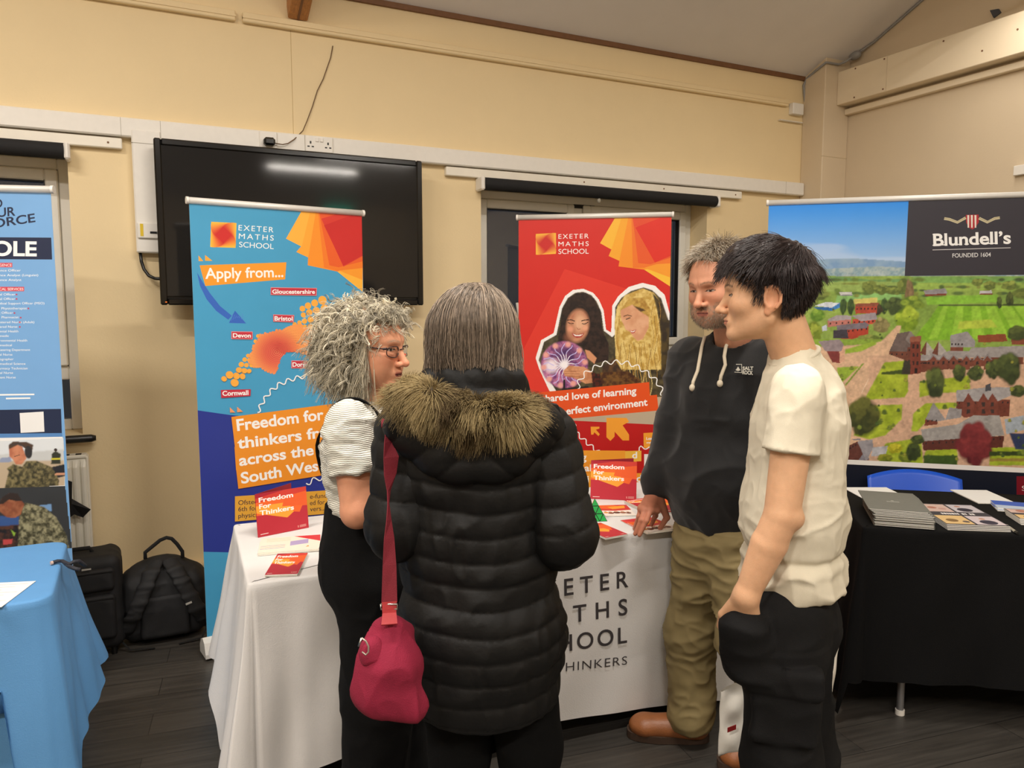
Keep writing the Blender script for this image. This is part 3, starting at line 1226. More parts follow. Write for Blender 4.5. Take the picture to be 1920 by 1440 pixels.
A.ppoly(Z(*[(x + (ctr[0] - x) * 0.04, y + (ctr[1] - y) * 0.04) for x, y in blob]), (236, 142, 98))
for k in range(46):
    for j in range(26):
        r = 10 + j * 13.0
        a = 2 * math.pi * k / 46 + 0.9 * r / 200
        p = (ctr[0] + r * math.cos(a), ctr[1] + r * math.sin(a) * 0.97)
        if not inside(p, blob) and r > 40:
            continue
        t = min(1, r / 190.0)
        c = tuple(np.array((214, 52, 70)) * (1 - t) + np.array((247, 160, 92)) * t)
        A.pdisc(*Z(p)[0], (2.4 + r * 0.048) / 4.0, c, 10)
for s, box, tx in (('Gloucestershire', ((668, 755), (1015, 760), (1012, 818), (668, 812)), ((680, 802), (1000, 803), (680, 772))),
                   ('Bristol', ((687, 958), (845, 963), (840, 1018), (687, 1012)), ((697, 1003), (833, 1005), (697, 972))),
                   ('Devon', ((373, 1085), (533, 1087), (533, 1145), (373, 1143)), ((385, 1130), (520, 1131), (385, 1100))),
                   ('Dorset', ((823, 1303), (972, 1305), (970, 1362), (823, 1362)), ((832, 1349), (963, 1349), (832, 1318)))):
    A.ppoly(Z(*box), (240, 150, 150))
    m_ = np.mean(box, 0)
    A.ppoly(Z(*[tuple(np.array(p) + (m_ - p) / np.abs(m_ - p) * 4) for p in box]), (196, 54, 72))
    A.ptext(s, *Z(*tx), WHITE, bold=0.025)
Z = zoomed(340, 680, 3.428)
A.ppoly(Z((252, 175), (445, 170), (443, 213), (255, 227)), (196, 54, 72))
A.ptext('Cornwall', *Z((263, 212), (430, 206), (262, 183)), WHITE, bold=0.025)
for x, y, r in ((275, 105, 16), (310, 80, 23), (355, 87, 20), (393, 90, 17), (343, 130, 24), (370, 47, 18), (405, 52, 17), (435, 53, 14)):
    A.pdisc(*Z((x, y))[0], r / 3.428, (248, 176, 72))
A.pline(Z(*wave([(488, 320), (525, 245), (570, 185), (625, 140), (690, 112), (760, 92), (830, 86), (900, 98), (960, 120), (1010, 145), (1060, 172)], 13, 62)), 0.0055, WHITE)
A.ppoly(Z((310, 285), (345, 320), (312, 320)), (240, 160, 110)).ppoly(Z((357, 283), (395, 315), (357, 318)), (240, 160, 110))
OR = (240, 150, 44)
A.ppoly(Z((320, 348), (1080, 250), (1100, 470), (895, 497), (345, 560)), OR)
A.ppoly(Z((340, 540), (895, 490), (905, 605), (350, 690)), OR)
A.ppoly(Z((348, 660), (1000, 592), (1010, 706), (365, 810)), OR)
A.ptext('Freedom for', *Z((358, 437), (915, 364), (350, 366)), WHITE, bold=0.025)
A.ptext('thinkers from', *Z((362, 552), (1030, 462), (355, 484)), WHITE, bold=0.025)
A.ptext('across the', *Z((372, 662), (850, 590), (366, 595)), WHITE, bold=0.025)
A.ptext('South West.', *Z((385, 776), (935, 682), (378, 708)), WHITE, bold=0.025)
A.pline(Z(*wave([(800, 775), (860, 750), (930, 730), (1000, 720), (1060, 720)], 16, 74)), 0.0055, WHITE)
A.ppoly(Z((915, 738), (950, 768), (962, 735)), (240, 130, 90)).ppoly(Z((965, 738), (990, 760), (1000, 728)), (240, 130, 90))
A.ppoly(Z((343, 858), (1110, 808), (1110, 955), (343, 1020)), (232, 172, 64))
for s, bl, br, tl in (('Ofsted', (365, 914), (487, 905), (365, 885)), ('6th form', (365, 955), (520, 944), (365, 926)), ('physics', (365, 998), (490, 989), (365, 969)),
                      ('e-funded', (825, 874), (975, 863), (825, 845)), ('ed for', (825, 915), (920, 908), (825, 886)), ('vers..', (825, 955), (915, 948), (825, 926))):
    A.ptext(s, *Z(bl, br, tl), (60, 44, 60), bold=0.004)
A.build('printed_panel', M_PRINT, root)

# ------------------------------------------------------------------ red banner
uR = np.array((0.66, -0.481, 0))
root, A = rollup('roll_up_banner', (1.866, 3.712, 0.03), uR, 0.80, 1.985, 'red roll-up banner with two smiling people and a glowing glass ball')
RED = (214, 42, 34)
A.rect(0, 0, A.W, A.H, RED)
Z = zoomed(890, 360, 4.5)
A.ppoly(Z((760, 650), (1700, 950), (1700, 1700), (380, 1700), (400, 1350)), (226, 58, 44))
for pts, c in (
    ([(1198, 150), (1198, 195), (1058, 432), (1250, 540), (1700, 700), (1700, 150)], (250, 190, 60)),
    ([(1260, 150), (1160, 470), (1130, 540), (1330, 630), (1700, 620), (1700, 150)], (248, 172, 48)),
    ([(1310, 150), (1225, 560), (1213, 628), (1430, 655), (1700, 620), (1700, 150)], (246, 148, 40)),
    ([(1320, 150), (1335, 640), (1450, 640), (1700, 600), (1700, 150)], (240, 122, 40)),
    ([(1430, 655), (1700, 830), (1700, 610)], (250, 196, 60)),
    ([(1430, 640), (1700, 740), (1700, 560)], (247, 160, 46)),
    ([(1400, 620), (1500, 610), (1700, 600), (1700, 500)], (240, 122, 40)),
    ([(1325, 150), (1380, 600), (1480, 610), (1700, 540), (1700, 150)], (232, 92, 40)),
    ([(1320, 150), (1345, 290), (1700, 330), (1700, 150)], (228, 78, 44)),
    ([(1355, 300), (1640, 190), (1700, 200), (1700, 520), (1520, 595)], (224, 48, 34)),
):
    A.ppoly(Z(*pts), c)
school_logo(A, Z, ((601, 438), (686, 434), (601, 350)), (
    ('EXETER', ((707, 395), (962, 390), (707, 357)), 1.25), ('MATHS', ((707, 458), (962, 455), (707, 420)), 1.3), ('SCHOOL', ((707, 523), (962, 520), (707, 482)), 1.0)))
# the printed photograph of two people with a plasma ball
lo, hi = A.uv(1000, 800), A.uv(1266, 525)
Ph = Photo(A, max(0, lo[0]), A.W, lo[1], hi[1], 0.0021)
out = Z((513, 1400), (560, 1250), (665, 1190), (715, 970), (760, 880), (830, 825), (915, 815), (1000, 850), (1050, 910), (1090, 1000), (1110, 1160), (1150, 1185), (1160, 960),
        (1210, 880), (1300, 800), (1415, 765), (1520, 790), (1605, 870), (1655, 1060), (1800, 1100), (1800, 2000), (700, 2000)) + [(1037, 737), (1030, 733), (1020, 712), (1010, 690)]
inn = Z((540, 1420), (585, 1265), (690, 1205), (738, 980), (785, 895), (850, 850), (915, 842), (985, 870), (1030, 925), (1068, 1010), (1090, 1170), (1160, 1225), (1185, 1200), (1185, 975),
        (1235, 895), (1320, 835), (1425, 805), (1500, 830), (1575, 900), (1625, 1075), (1800, 1150), (1800, 2000), (700, 2000)) + [(1045, 737), (1036, 722), (1026, 706), (1017, 690)]
Ph.lay(np.ones(Ph.U.shape), (250, 248, 246))
Ph.poly(inn, (52, 46, 34), soft=0.002, color2=(96, 86, 58), freq=40)
z = lambda *p: Z(*p)
# dark-haired person: jacket, hair, face
Ph.poly(z((590, 1275), (720, 1205), (1100, 1190), (1200, 1290), (1150, 1420), (1000, 1480), (560, 1450)), (92, 84, 62), soft=0.004, color2=(62, 56, 42), freq=50)
Ph.poly(z((700, 1270), (745, 985), (790, 900), (860, 852), (940, 850), (1010, 900), (1055, 1000), (1080, 1170), (1130, 1280), (1130, 1420), (1000, 1450), (900, 1300), (760, 1290)), (34, 26, 24), soft=0.003, color2=(58, 42, 36), freq=70)
Ph.disc(1083, 611, 21, (206, 146, 112), ry=31, ang=-0.15, edge=0.25, color2=(188, 122, 92), freq=30)
Ph.disc(1088, 604, 11, (232, 180, 144), ry=15, edge=0.9)
Ph.disc(1070, 617, 5, (232, 160, 128), edge=0.9).disc(1097, 615, 5, (236, 172, 138), edge=0.9)
Ph.disc(1066, 632, 9, (160, 100, 76), ry=8, edge=0.9, op=0.5)
Ph.poly(z((800, 1010), (850, 950), (930, 960), (975, 1060), (960, 1000), (900, 925), (830, 920)), (40, 30, 28), soft=0.003)
Ph.stroke(z((785, 1100), (812, 1112), (838, 1108)), 1.5, (62, 36, 30)).stroke(z((905, 1110), (930, 1115), (958, 1098)), 1.5, (62, 36, 30))
Ph.stroke(z((780, 1082), (815, 1078), (845, 1090)), 1.8, (60, 38, 30)).stroke(z((900, 1088), (930, 1080), (962, 1078)), 1.8, (60, 38, 30))
Ph.stroke(z((860, 1140), (872, 1160), (892, 1156)), 1.3, (176, 112, 88))
Ph.stroke(z((866, 1090), (866, 1145)), 2.4, (236, 188, 154), op=0.5)
Ph.poly(z((818, 1188), (865, 1203), (925, 1192), (900, 1225), (862, 1232), (832, 1218)), (176, 62, 62), soft=0.002)
Ph.poly(z((828, 1196), (865, 1208), (915, 1200), (890, 1216), (848, 1216)), (250, 244, 236), soft=0.001)
# blonde person: hair, face in profile
Ph.poly(z((1190, 1430), (1180, 1100), (1205, 960), (1270, 870), (1420, 812), (1510, 850), (1590, 960), (1640, 1130), (1640, 1500), (1180, 1500)), (196, 158, 74), soft=0.003, color2=(232, 206, 128), freq=60)
Ph.poly(z((1500, 850), (1590, 950), (1650, 1120), (1650, 1560), (1575, 1560), (1570, 1200), (1540, 1000)), (84, 70, 40), soft=0.006, color2=(52, 44, 34), freq=40)
Ph.poly(z((1225, 1000), (1330, 945), (1430, 1000), (1470, 1060), (1470, 1140), (1420, 1240), (1375, 1258), (1340, 1225), (1310, 1180), (1272, 1160), (1262, 1130), (1240, 1085)), (230, 178, 140), soft=0.003, color2=(216, 156, 118), freq=25)
Ph.poly(z((1225, 1000), (1300, 900), (1420, 890), (1480, 980), (1480, 1060), (1400, 1010), (1330, 950)), (206, 170, 86), soft=0.004, color2=(170, 128, 56), freq=70)
Ph.poly(z((1340, 960), (1420, 985), (1445, 1000), (1400, 1010)), (84, 62, 40), soft=0.004)
Ph.stroke(z((1255, 1050), (1290, 1038), (1325, 1048)), 1.6, (110, 74, 48)).stroke(z((1275, 1075), (1315, 1060)), 1.6, (60, 44, 36))
Ph.poly(z((1305, 1165), (1330, 1170), (1365, 1158), (1350, 1188), (1325, 1195)), (190, 84, 78), soft=0.0015)
Ph.poly(z((1312, 1170), (1335, 1176), (1360, 1163), (1345, 1180), (1325, 1184)), (250, 242, 234), soft=0.001)
for k in range(26):
    x = 1195 + k * 14.5
    y0 = 1275 + 12 * math.sin(k) if 1225 < x < 1490 else 990 + 60 * math.sin(k * 1.7)
    c = [(240, 216, 140), (168, 126, 56), (214, 178, 92), (140, 104, 44)][k % 4]
    Ph.stroke(z(*[(x + 12 * math.sin(0.02 * j + k), y0 + j) for j in range(0, 560, 40)]), 1.3, c, op=0.8)
# jackets below
Ph.poly(z((1080, 1480), (1180, 1400), (1250, 1520), (1300, 1700), (1050, 1700)), (64, 46, 34), soft=0.004, color2=(100, 70, 42), freq=50)
# plasma ball and hands
bx_, by_ = 1058, 684
Ph.disc(bx_, by_, 44, (120, 62, 120), edge=0.08, color2=(206, 130, 170), freq=55, seed=4)
Ph.disc(bx_ + 2, by_ - 18, 24, (66, 44, 96), ry=16, edge=0.9, op=0.8)
Ph.disc(bx_ - 24, by_ + 2, 12, (250, 236, 246), edge=0.9)
for k in range(17):
    a = 2 * math.pi * k / 17 + 0.2
    P = [(bx_ + r * math.cos(a + 0.12 * math.sin(r * 0.2 + k)), by_ + r * math.sin(a + 0.12 * math.sin(r * 0.2 + k))) for r in range(0, 43, 5)]
    Ph.stroke(P, 1.6, (206, 196, 250), op=0.9)
    Ph.stroke(P[:5], 1.2, (250, 246, 255))
for k in range(10):
    a = 2 * math.pi * k / 10 + 0.5
    Ph.disc(bx_ + 39 * math.cos(a), by_ + 39 * math.sin(a), 5, (240, 170, 160), edge=0.8, seed=k)
Ph.disc(bx_, by_, 8, (255, 250, 255), edge=0.9)
Zh = zoomed(940, 680, 3.79)
Ph.poly(Zh((440, 60), (480, 20), (590, 30), (650, 70), (660, 140), (600, 150), (520, 110), (450, 95)), (222, 160, 118), soft=0.002, color2=(190, 124, 84), freq=50)
for k in range(3):
    Ph.stroke(Zh((450, 62 + 16 * k), (560, 60 + 20 * k)), 1.0, (160, 96, 66))
Ph.poly(z((930, 1330), (970, 1340), (1030, 1400), (1010, 1450), (950, 1400)), (216, 152, 112), soft=0.002)
Ph.poly(Zh((640, 70), (700, 80), (720, 160), (650, 175)), (86, 34, 26), soft=0.002, color2=(40, 24, 20), freq=90)
Ph.poly(Zh((700, 70), (900, 60), (1000, 130), (900, 180), (720, 170)), (70, 40, 24), soft=0.003, color2=(120, 84, 40), freq=60)
Ph.poly(Zh((440, 120), (455, 120), (455, 190), (440, 190)), (30, 26, 30))
Ph.poly(Zh((430, 185), (620, 165), (620, 230), (430, 230)), (36, 32, 34), soft=0.002)
Ph.put(Ph.mask(out))
Z = Zh
A.pline(Z(*wave([(540, 190), (555, 130), (590, 80), (650, 40), (720, 5), (800, -6), (880, -2), (950, 20), (1020, 60), (1085, 110), (1130, 170), (1150, 240)], 15, 78)), 0.0055, WHITE)
A.ppoly(Z((200, 320), (1160, 240), (1160, 440), (200, 440)), (190, 174, 150))
A.ppoly(Z((200, 410), (430, 408), (1100, 440), (1240, 446), (1240, 2600), (200, 2600)), (190, 26, 26))
A.ppoly(Z((200, 218), (1050, 138), (1056, 234), (200, 310)), (230, 86, 32))
A.ppoly(Z((200, 306), (1106, 228), (1117, 340), (200, 425)), (230, 86, 32))
A.ptext('shared love of learning', *Z((287, 281), (960, 222), (285, 234)), WHITE, bold=0.025)
A.ptext('perfect environment', *Z((428, 372), (1040, 303), (424, 324)), WHITE, bold=0.025)
YEL = (246, 164, 52)
A.ppoly(Z((635, 455), (697, 455), (697, 468), (672, 476), (700, 508), (690, 522), (660, 494), (655, 510), (638, 512)), YEL, clip=False)
A.ppoly(Z((747, 392), (890, 392), (908, 420), (862, 445), (908, 512), (908, 553), (862, 553), (805, 490), (805, 525), (775, 556), (747, 530)), YEL, clip=False)
A.ppoly(Z((1010, 500), (1130, 493), (1130, 620), (1012, 604)), YEL)
A.ptext('Learn', *Z((1030, 548), (1095, 546), (1030, 530)), WHITE, bold=0.02)
A.ptext('more', *Z((1032, 575), (1095, 573), (1032, 560)), WHITE, bold=0.02)
A.ppoly(Z((1015, 650), (1060, 650), (1060, 762), (1015, 760)), (244, 240, 236))
A.pline(Z(*wave([(490, 405), (520, 450), (545, 510), (610, 570), (660, 610), (700, 640)], 13, 66)), 0.0055, WHITE)
A.pline(Z(*wave([(960, 640), (990, 600), (1040, 610), (1080, 600)], 8, 66)), 0.0055, WHITE)
A.ppoly(Z((300, 622), (880, 625), (880, 700), (300, 710)), YEL)
A.ppoly(Z((880, 628), (995, 625), (995, 700), (880, 705)), (244, 190, 70))
A.ppoly(Z((300, 705), (960, 700), (960, 790), (300, 800)), (236, 150, 44))
A.ppoly(Z((300, 790), (1020, 785), (1025, 872), (300, 920)), YEL)
for s, bl, br, tl in (('ing', (515, 697), (605, 693), (515, 650)), ('nal', (552, 772), (640, 770), (552, 726)), ('li', (590, 850), (622, 850), (590, 804)), ('d', (960, 846), (998, 845), (960, 800)), ('d', (930, 680), (965, 678), (930, 636))):
    A.ptext(s, *Z(bl, br, tl), WHITE, bold=0.02)
A.build('printed_panel', M_PRINT, root)

# ------------------------------------------------------------------ pale blue banner, cut by the left edge
uA = np.array((0.168, -0.054, 0))
uA /= np.linalg.norm(uA)
OA = np.array((-0.263, 3.44, 0.03)) - uA * 0.8
root, A = rollup('roll_up_banner', OA, uA, 0.80, 1.955, 'pale blue roll-up banner headed ROLE at the left edge, with two uniform photos below')
NAVY, PALE = (36, 46, 74), (122, 172, 222)
A.rect(0, 0, A.W, A.H, PALE)
Z = zoomed(0, 320, 3.6)
A.ppoly(Z((-1400, 440), (346, 452), (352, 600), (-1400, 590)), NAVY)
A.ptext('FIND', *Z((-155, 262), (18, 247), (-158, 205)), NAVY, bold=0.02)
A.ptext('YOUR', *Z((-155, 326), (105, 302), (-158, 268)), NAVY, bold=0.02)
A.ptext('FORCE', *Z((-95, 394), (240, 345), (-102, 338)), NAVY, bold=0.02)
A.ptext('ROLE', *Z((-150, 570), (248, 575), (-150, 476)), WHITE, bold=0.03)
for s, x1, y, c in (('INTELLIGENCE', 78, 646, 1), ('MEDICAL SERVICES', 158, 808, 1)):
    A.ppoly(Z((-700, y - 26), (x1 + 5, y - 24), (x1 + 5, y + 6), (-700, y + 4)), (214, 74, 90))
    A.ptext(s, *Z((x1 - 14 * len(s), y), (x1, y), (x1 - 14 * len(s), y - 17)), WHITE, bold=0.0)
LN = [('Intelligence Officer', 140, 681), ('Intelligence Analyst (Linguist)', 258, 713), ('Intelligence Analyst', 145, 745), ('Medical Officer', 103, 843), ('Dental Officer', 103, 873),
      ('Medical Support Officer (MSO)', 300, 903), ('Physiotherapist', 182, 937), ('Nursing Officer', 88, 967), ('Pharmacist', 126, 997), ('Registered Nurse (Adult)', 232, 1030),
      ('Registered Nurse', 118, 1061), ('Mental Health', 124, 1092), ('Paramedic', 60, 1123), ('Environmental Health', 184, 1154), ('Biomedical', 80, 1186), ('Catering Department', 204, 1217),
      ('Dental Nurse', 84, 1249), ('Radiographer', 92, 1280), ('Biomedical Science', 172, 1311), ('Pharmacy Technician', 186, 1342), ('Dental Nurse', 88, 1372), ('Student Nurse', 106, 1403)]
for s, x1, y in LN:
    w_ = 11.5 * len(s)
    A.ptext(s, *Z((x1 - w_, y), (x1, y - 1), (x1 - w_, y - 15)), WHITE, bold=0.0)
for x, y in ((112, 836), (112, 866), (192, 930), (98, 961), (140, 992), (134, 1023), (134, 1055)):
    A.pdisc(*Z((x, y))[0], 1.6, (200, 70, 96), 8)
Z = zoomed(0, 720, 3.6)
A.pline(Z((-60, 74), (232, 70)), 0.006, WHITE).pline(Z((40, 98), (205, 95)), 0.006, WHITE)
A.ppoly(Z((-1400, 196), (412, 168), (418, 332), (-1400, 352)), NAVY)
A.ppoly(Z((133, 196), (294, 186), (300, 322), (140, 330)), (244, 242, 238))
A.ppoly(Z((-1400, 350), (420, 331), (421, 358), (-1400, 385)), (92, 140, 196))
A.ppoly(Z((-1400, 390), (422, 356), (440, 690), (-1400, 740)), (246, 244, 240))
A.ppoly(Z((-1400, 740), (440, 688), (470, 1500), (-1400, 1500)), (56, 58, 60))
for (x0, y0, x1, y1), bg in (((-40, 362, 442, 712), (206, 208, 206)), ((-40, 688, 480, 1130), (58, 60, 62))):
    lo, hi = A.uv(*Z((x0, y1))[0]), A.uv(*Z((x1, y0))[0])
    Ph = Photo(A, lo[0], min(A.W, hi[0]), lo[1], hi[1], 0.0024)
    keep = Ph.mask(Z((x0, y0 + 24), (430, y0), (442, 688), (x0, 706)) if y0 < 500 else Z((x0, 716), (442, 692), (490, 1130), (x0, 1130)))
    Ph.lay(np.ones(Ph.U.shape), bg, var=0.06, freq=12)
    camo = dict(color2=(122, 112, 76), freq=95, var=0.5)
    if y0 < 500:
        Ph.poly(Z((-40, 360), (430, 350), (430, 440), (-40, 480)), (226, 230, 232), soft=0.01)
        Ph.poly(Z((-40, 520), (430, 515), (440, 720), (-40, 720)), (196, 176, 148), soft=0.008)
        Ph.poly(Z((0, 500), (70, 492), (80, 525), (0, 530)), (150, 160, 186), soft=0.003)
        Ph.disc(*Z((376, 445))[0], 3, (60, 46, 40)).poly(Z((350, 470), (376, 452), (408, 470), (412, 540), (345, 540)), (54, 56, 42), soft=0.002).poly(Z((345, 502), (410, 500), (410, 510), (345, 512)), (206, 196, 60))
        Ph.poly(Z((350, 560), (440, 540), (440, 620), (370, 640)), (40, 40, 44), soft=0.003)
        Ph.poly(Z((35, 690), (60, 590), (45, 570), (90, 540), (150, 560), (180, 520), (250, 520), (350, 560), (400, 650), (390, 720), (30, 720)), (70, 66, 46), soft=0.003, **camo)
        Ph.poly(Z((60, 420), (90, 400), (150, 420), (180, 500), (150, 540), (110, 545), (85, 505), (62, 490)), (214, 142, 106), soft=0.002, color2=(186, 112, 82), freq=40)
        Ph.poly(Z((60, 410), (90, 388), (180, 392), (225, 410), (215, 470), (170, 430), (120, 412), (62, 440)), (84, 64, 50), soft=0.002)
        Ph.disc(*Z((192, 460))[0], 7, (52, 50, 50), ry=12, edge=0.2)
        Ph.stroke(Z((75, 410), (130, 400), (185, 440)), 2.2, (70, 64, 62))
        Ph.stroke(Z((95, 490), (135, 478)), 1.2, (70, 50, 44))
        Ph.stroke(Z((370, 610), (440, 605)), 4, (206, 150, 116))
    else:
        Ph.poly(Z((-40, 890), (130, 895), (130, 960), (-40, 970)), (62, 92, 150), soft=0.004)
        Ph.poly(Z((-40, 960), (140, 950), (180, 1130), (-40, 1130)), (40, 40, 42), soft=0.005, color2=(90, 60, 50), freq=70)
        Ph.poly(Z((260, 820), (345, 810), (350, 860), (300, 850)), (120, 160, 206), soft=0.003)
        Ph.poly(Z((130, 900), (170, 800), (300, 830), (380, 900), (450, 1020), (470, 1130), (120, 1130)), (84, 82, 62), soft=0.003, color2=(146, 142, 112), freq=95, var=0.5)
        Ph.poly(Z((-10, 850), (10, 780), (60, 740), (120, 760), (165, 810), (140, 880), (100, 905), (50, 900), (20, 880)), (168, 106, 76), soft=0.002, color2=(136, 80, 58), freq=40)
        Ph.poly(Z((-10, 810), (20, 760), (70, 732), (120, 740), (150, 790), (110, 790), (60, 780), (20, 810)), (56, 46, 42), soft=0.003)
        Ph.disc(*Z((65, 820))[0], 4.5, (150, 88, 64), ry=6, edge=0.3)
        Ph.poly(Z((20, 1050), (85, 1045), (80, 1080), (20, 1085)), (200, 80, 80), soft=0.003)
        Ph.poly(Z((75, 985), (105, 1005), (95, 1030)), (150, 190, 70), soft=0.002)
    Ph.put(keep)
A.build('printed_panel', M_PRINT, root)
# black cloth with pointed corners hanging at the radiator behind the pale blue banner
g = MB()
Z = zoomed(0, 720, 3.6)
sh = [(425, 640), (486, 662), (470, 720), (455, 760), (612, 848), (560, 902), (500, 880), (452, 918), (420, 900)]
front = [at_y(*p, WY - 0.18 - 0.02 * math.sin(i * 2.1)) for i, p in enumerate(Z(*sh))]
cen = np.mean(front, 0) + (0, -0.02, 0)
vs = front + [cen] + [p + (0, 0.008, 0) for p in front] + [cen + (0, 0.008, 0)]
n_ = len(front)
fs = [(i, (i + 1) % n_, n_) for i in range(n_)] + [(n_ + 1 + (i + 1) % n_, n_ + 1 + i, 2 * n_ + 1) for i in range(n_)] + [((i + 1) % n_, i, n_ + 1 + i, n_ + 1 + (i + 1) % n_) for i in range(n_)]
g.add(vs, fs, M_DARK)
tag(g.build('black_cloth'), 'black cloth with pointed corners hanging on the radiator behind the pale blue banner', 'cloth')

# ------------------------------------------------------------------ wide landscape banner
uW = np.array((0.755, -0.656, 0))
root, A = rollup('wide_banner', (2.886, 2.943, 0.03), uW, 2.0, 2.03, 'wide banner with an aerial photo of a school, behind the black table')
INK = (52, 50, 60)
A.rect(0, 0, A.W, A.H, (20, 24, 38))
vb = A.uv(1650, 869)[1]
A.rect(0, vb - 0.012, A.W, vb + 0.012, (232, 228, 222))
Ph = Photo(A, 0.0, A.W, vb + 0.012, A.H, 0.0031)
Z = zoomed(1420, 340, 2.666)
hz = A.uv(1580, 505)[1]
t = np.clip((Ph.V - hz) / (A.H - hz), 0, 1)[..., None]
sky = lin((176, 206, 240)) * (1 - t) ** 2 + lin((96, 176, 250)) * 2 * t * (1 - t) + lin((36, 146, 248)) * t ** 2
Ph.c = np.where((Ph.V > hz)[..., None], sky, lin((120, 160, 60)))
cl = vnoise(Ph.U * 0.5, Ph.V * 2.2, 5, 3.0)
Ph.lay(np.clip((cl - 0.55) * 3, 0, 0.22) * (Ph.V > hz), (240, 244, 250))
F_ = 5200    # far to the right, past the frame
Ph.poly(Z((-60, 400), (250, 392), (480, 385), (760, 402), (F_, 410), (F_, 470), (-60, 470)), (124, 160, 200), soft=0.003, color2=(150, 180, 206), freq=25)
Ph.poly(Z((-60, 450), (300, 440), (600, 425), (760, 432), (F_, 440), (F_, 490), (-60, 490)), (134, 164, 176), soft=0.004, color2=(176, 192, 190), freq=60)
Ph.poly(Z((-60, 474), (F_, 470), (F_, 1500), (-60, 1500)), (128, 158, 70), soft=0.002, color2=(150, 176, 84), freq=9)
for pts, c in (
    ([(-60, 480), (420, 478), (560, 492), (760, 488), (760, 510), (-60, 520)], (112, 156, 92)),
    ([(-60, 515), (540, 498), (720, 505), (720, 545), (-60, 560)], (150, 176, 92)),
    ([(400, 565), (720, 555), (720, 590), (390, 606)], (140, 190, 110)),
    ([(780, 478), (F_, 470), (F_, 500), (780, 508)], (124, 170, 88)),
    ([(780, 510), (F_, 500), (F_, 540), (780, 545)], (152, 182, 84)),
    ([(840, 575), (1200, 566), (1210, 606), (850, 618)], (136, 190, 62)),
    ([(1210, 566), (F_, 560), (F_, 610), (1210, 610)], (120, 150, 70)),
    ([(480, 590), (600, 580), (600, 612), (480, 612)], (214, 200, 110)),
):
    Ph.poly(Z(*pts), c, soft=0.003, var=0.08, freq=30)
Ph.poly(Z((905, 622), (F_, 610), (F_, 765), (790, 795), (800, 760), (860, 690)), (126, 178, 44), soft=0.003)
for k in range(9):
    Ph.poly(Z((930 + k * 70, 622), (955 + k * 78, 620), (900 + k * 120, 785), (855 + k * 110, 790)), (150, 198, 62), soft=0.003)
Ph.poly(Z((1010, 700), (1170, 690), (1200, 730), (1000, 740)), (176, 196, 70), soft=0.004)
Ph.poly(Z((905, 615), (F_, 604), (F_, 612), (905, 622)), (60, 74, 40), soft=0.002)


def tree(x, y, rx, ry, dark=(58, 78, 34), light=(120, 146, 60), n=16, seed=0):
    rg = random.Random(seed + int(x * 7 + y))
    Ph.disc(*Z((x, y))[0], rx * 0.9 / 2.666, dark, ry=ry * 0.9 / 2.666, edge=0.3)
    for _ in range(n):
        a, r = rg.random() * 6.28, rg.random() ** 0.5
        qx, qy = x + rx * 0.85 * r * math.cos(a), y + ry * 0.85 * r * math.sin(a)
        s = rg.uniform(0.16, 0.34)
        w_ = np.clip(0.5 - 0.5 * (qy - y) / ry + rg.uniform(-0.3, 0.3), 0, 1)
        c = tuple(np.array(dark) * (1 - w_) + np.array(light) * w_)
        Ph.disc(*Z((qx, qy))[0], rx * s / 2.666, c, ry=ry * s / 2.666, edge=0.6)


def house(roof, front, side=None, rc=(150, 146, 144), fc=(128, 66, 50), sc=(104, 52, 42), win=0):
    if side:
        Ph.poly(Z(*side), sc, var=0.15, freq=120)
    Ph.poly(Z(*front), fc, var=0.15, freq=120)
    Ph.poly(Z(*roof), rc, var=0.1, freq=90)
    (x0, y0), (x1, y1) = front[0], front[1]
    for k in range(win):
        t_ = (k + 0.5) / win
        x, y = x0 + (x1 - x0) * t_, y0 + (y1 - y0) * t_ + 10
        Ph.poly(Z((x - 3, y), (x + 4, y), (x + 4, y + 9), (x - 3, y + 9)), (44, 34, 36))


rg = random.Random(3)
for k in range(150):        # hedges and woods of the far fields
    x, y = rg.uniform(230, 2600), rg.choice((492, 512, 528, 545, 560, 572))
    if 905 < x and y > 566:
        continue
    Ph.disc(*Z((x, y))[0], rg.uniform(4, 12), rg.choice([(88, 114, 58), (104, 128, 58), (74, 96, 56), (128, 140, 66)]), ry=rg.uniform(1.5, 4.0), edge=0.7)
for x, y, rx, ry in ((560, 530, 40, 34), (620, 540, 40, 26), (680, 545, 44, 24), (300, 570, 60, 24), (270, 600, 40, 30), (730, 520, 30, 40), (1160, 520, 30, 24), (1100, 505, 30, 20), (1260, 520, 40, 24), (1330, 560, 60, 30)):
    tree(x, y, rx, ry, (92, 108, 50), (150, 164, 78))
tree(760, 560, 22, 70, (118, 96, 66), (150, 126, 92))
house([(830, 545), (940, 535), (950, 560), (840, 566)], [(835, 560), (945, 556), (945, 570), (840, 574)], rc=(150, 146, 150))
house([(1110, 548), (1170, 545), (1175, 560), (1112, 562)], [(1112, 560), (1175, 558), (1175, 566), (1112, 568)], rc=(190, 188, 190))
house([(410, 555), (470, 552), (475, 566), (415, 568)], [(415, 566), (475, 564), (475, 572), (415, 574)], rc=(206, 206, 206), fc=(140, 140, 146))
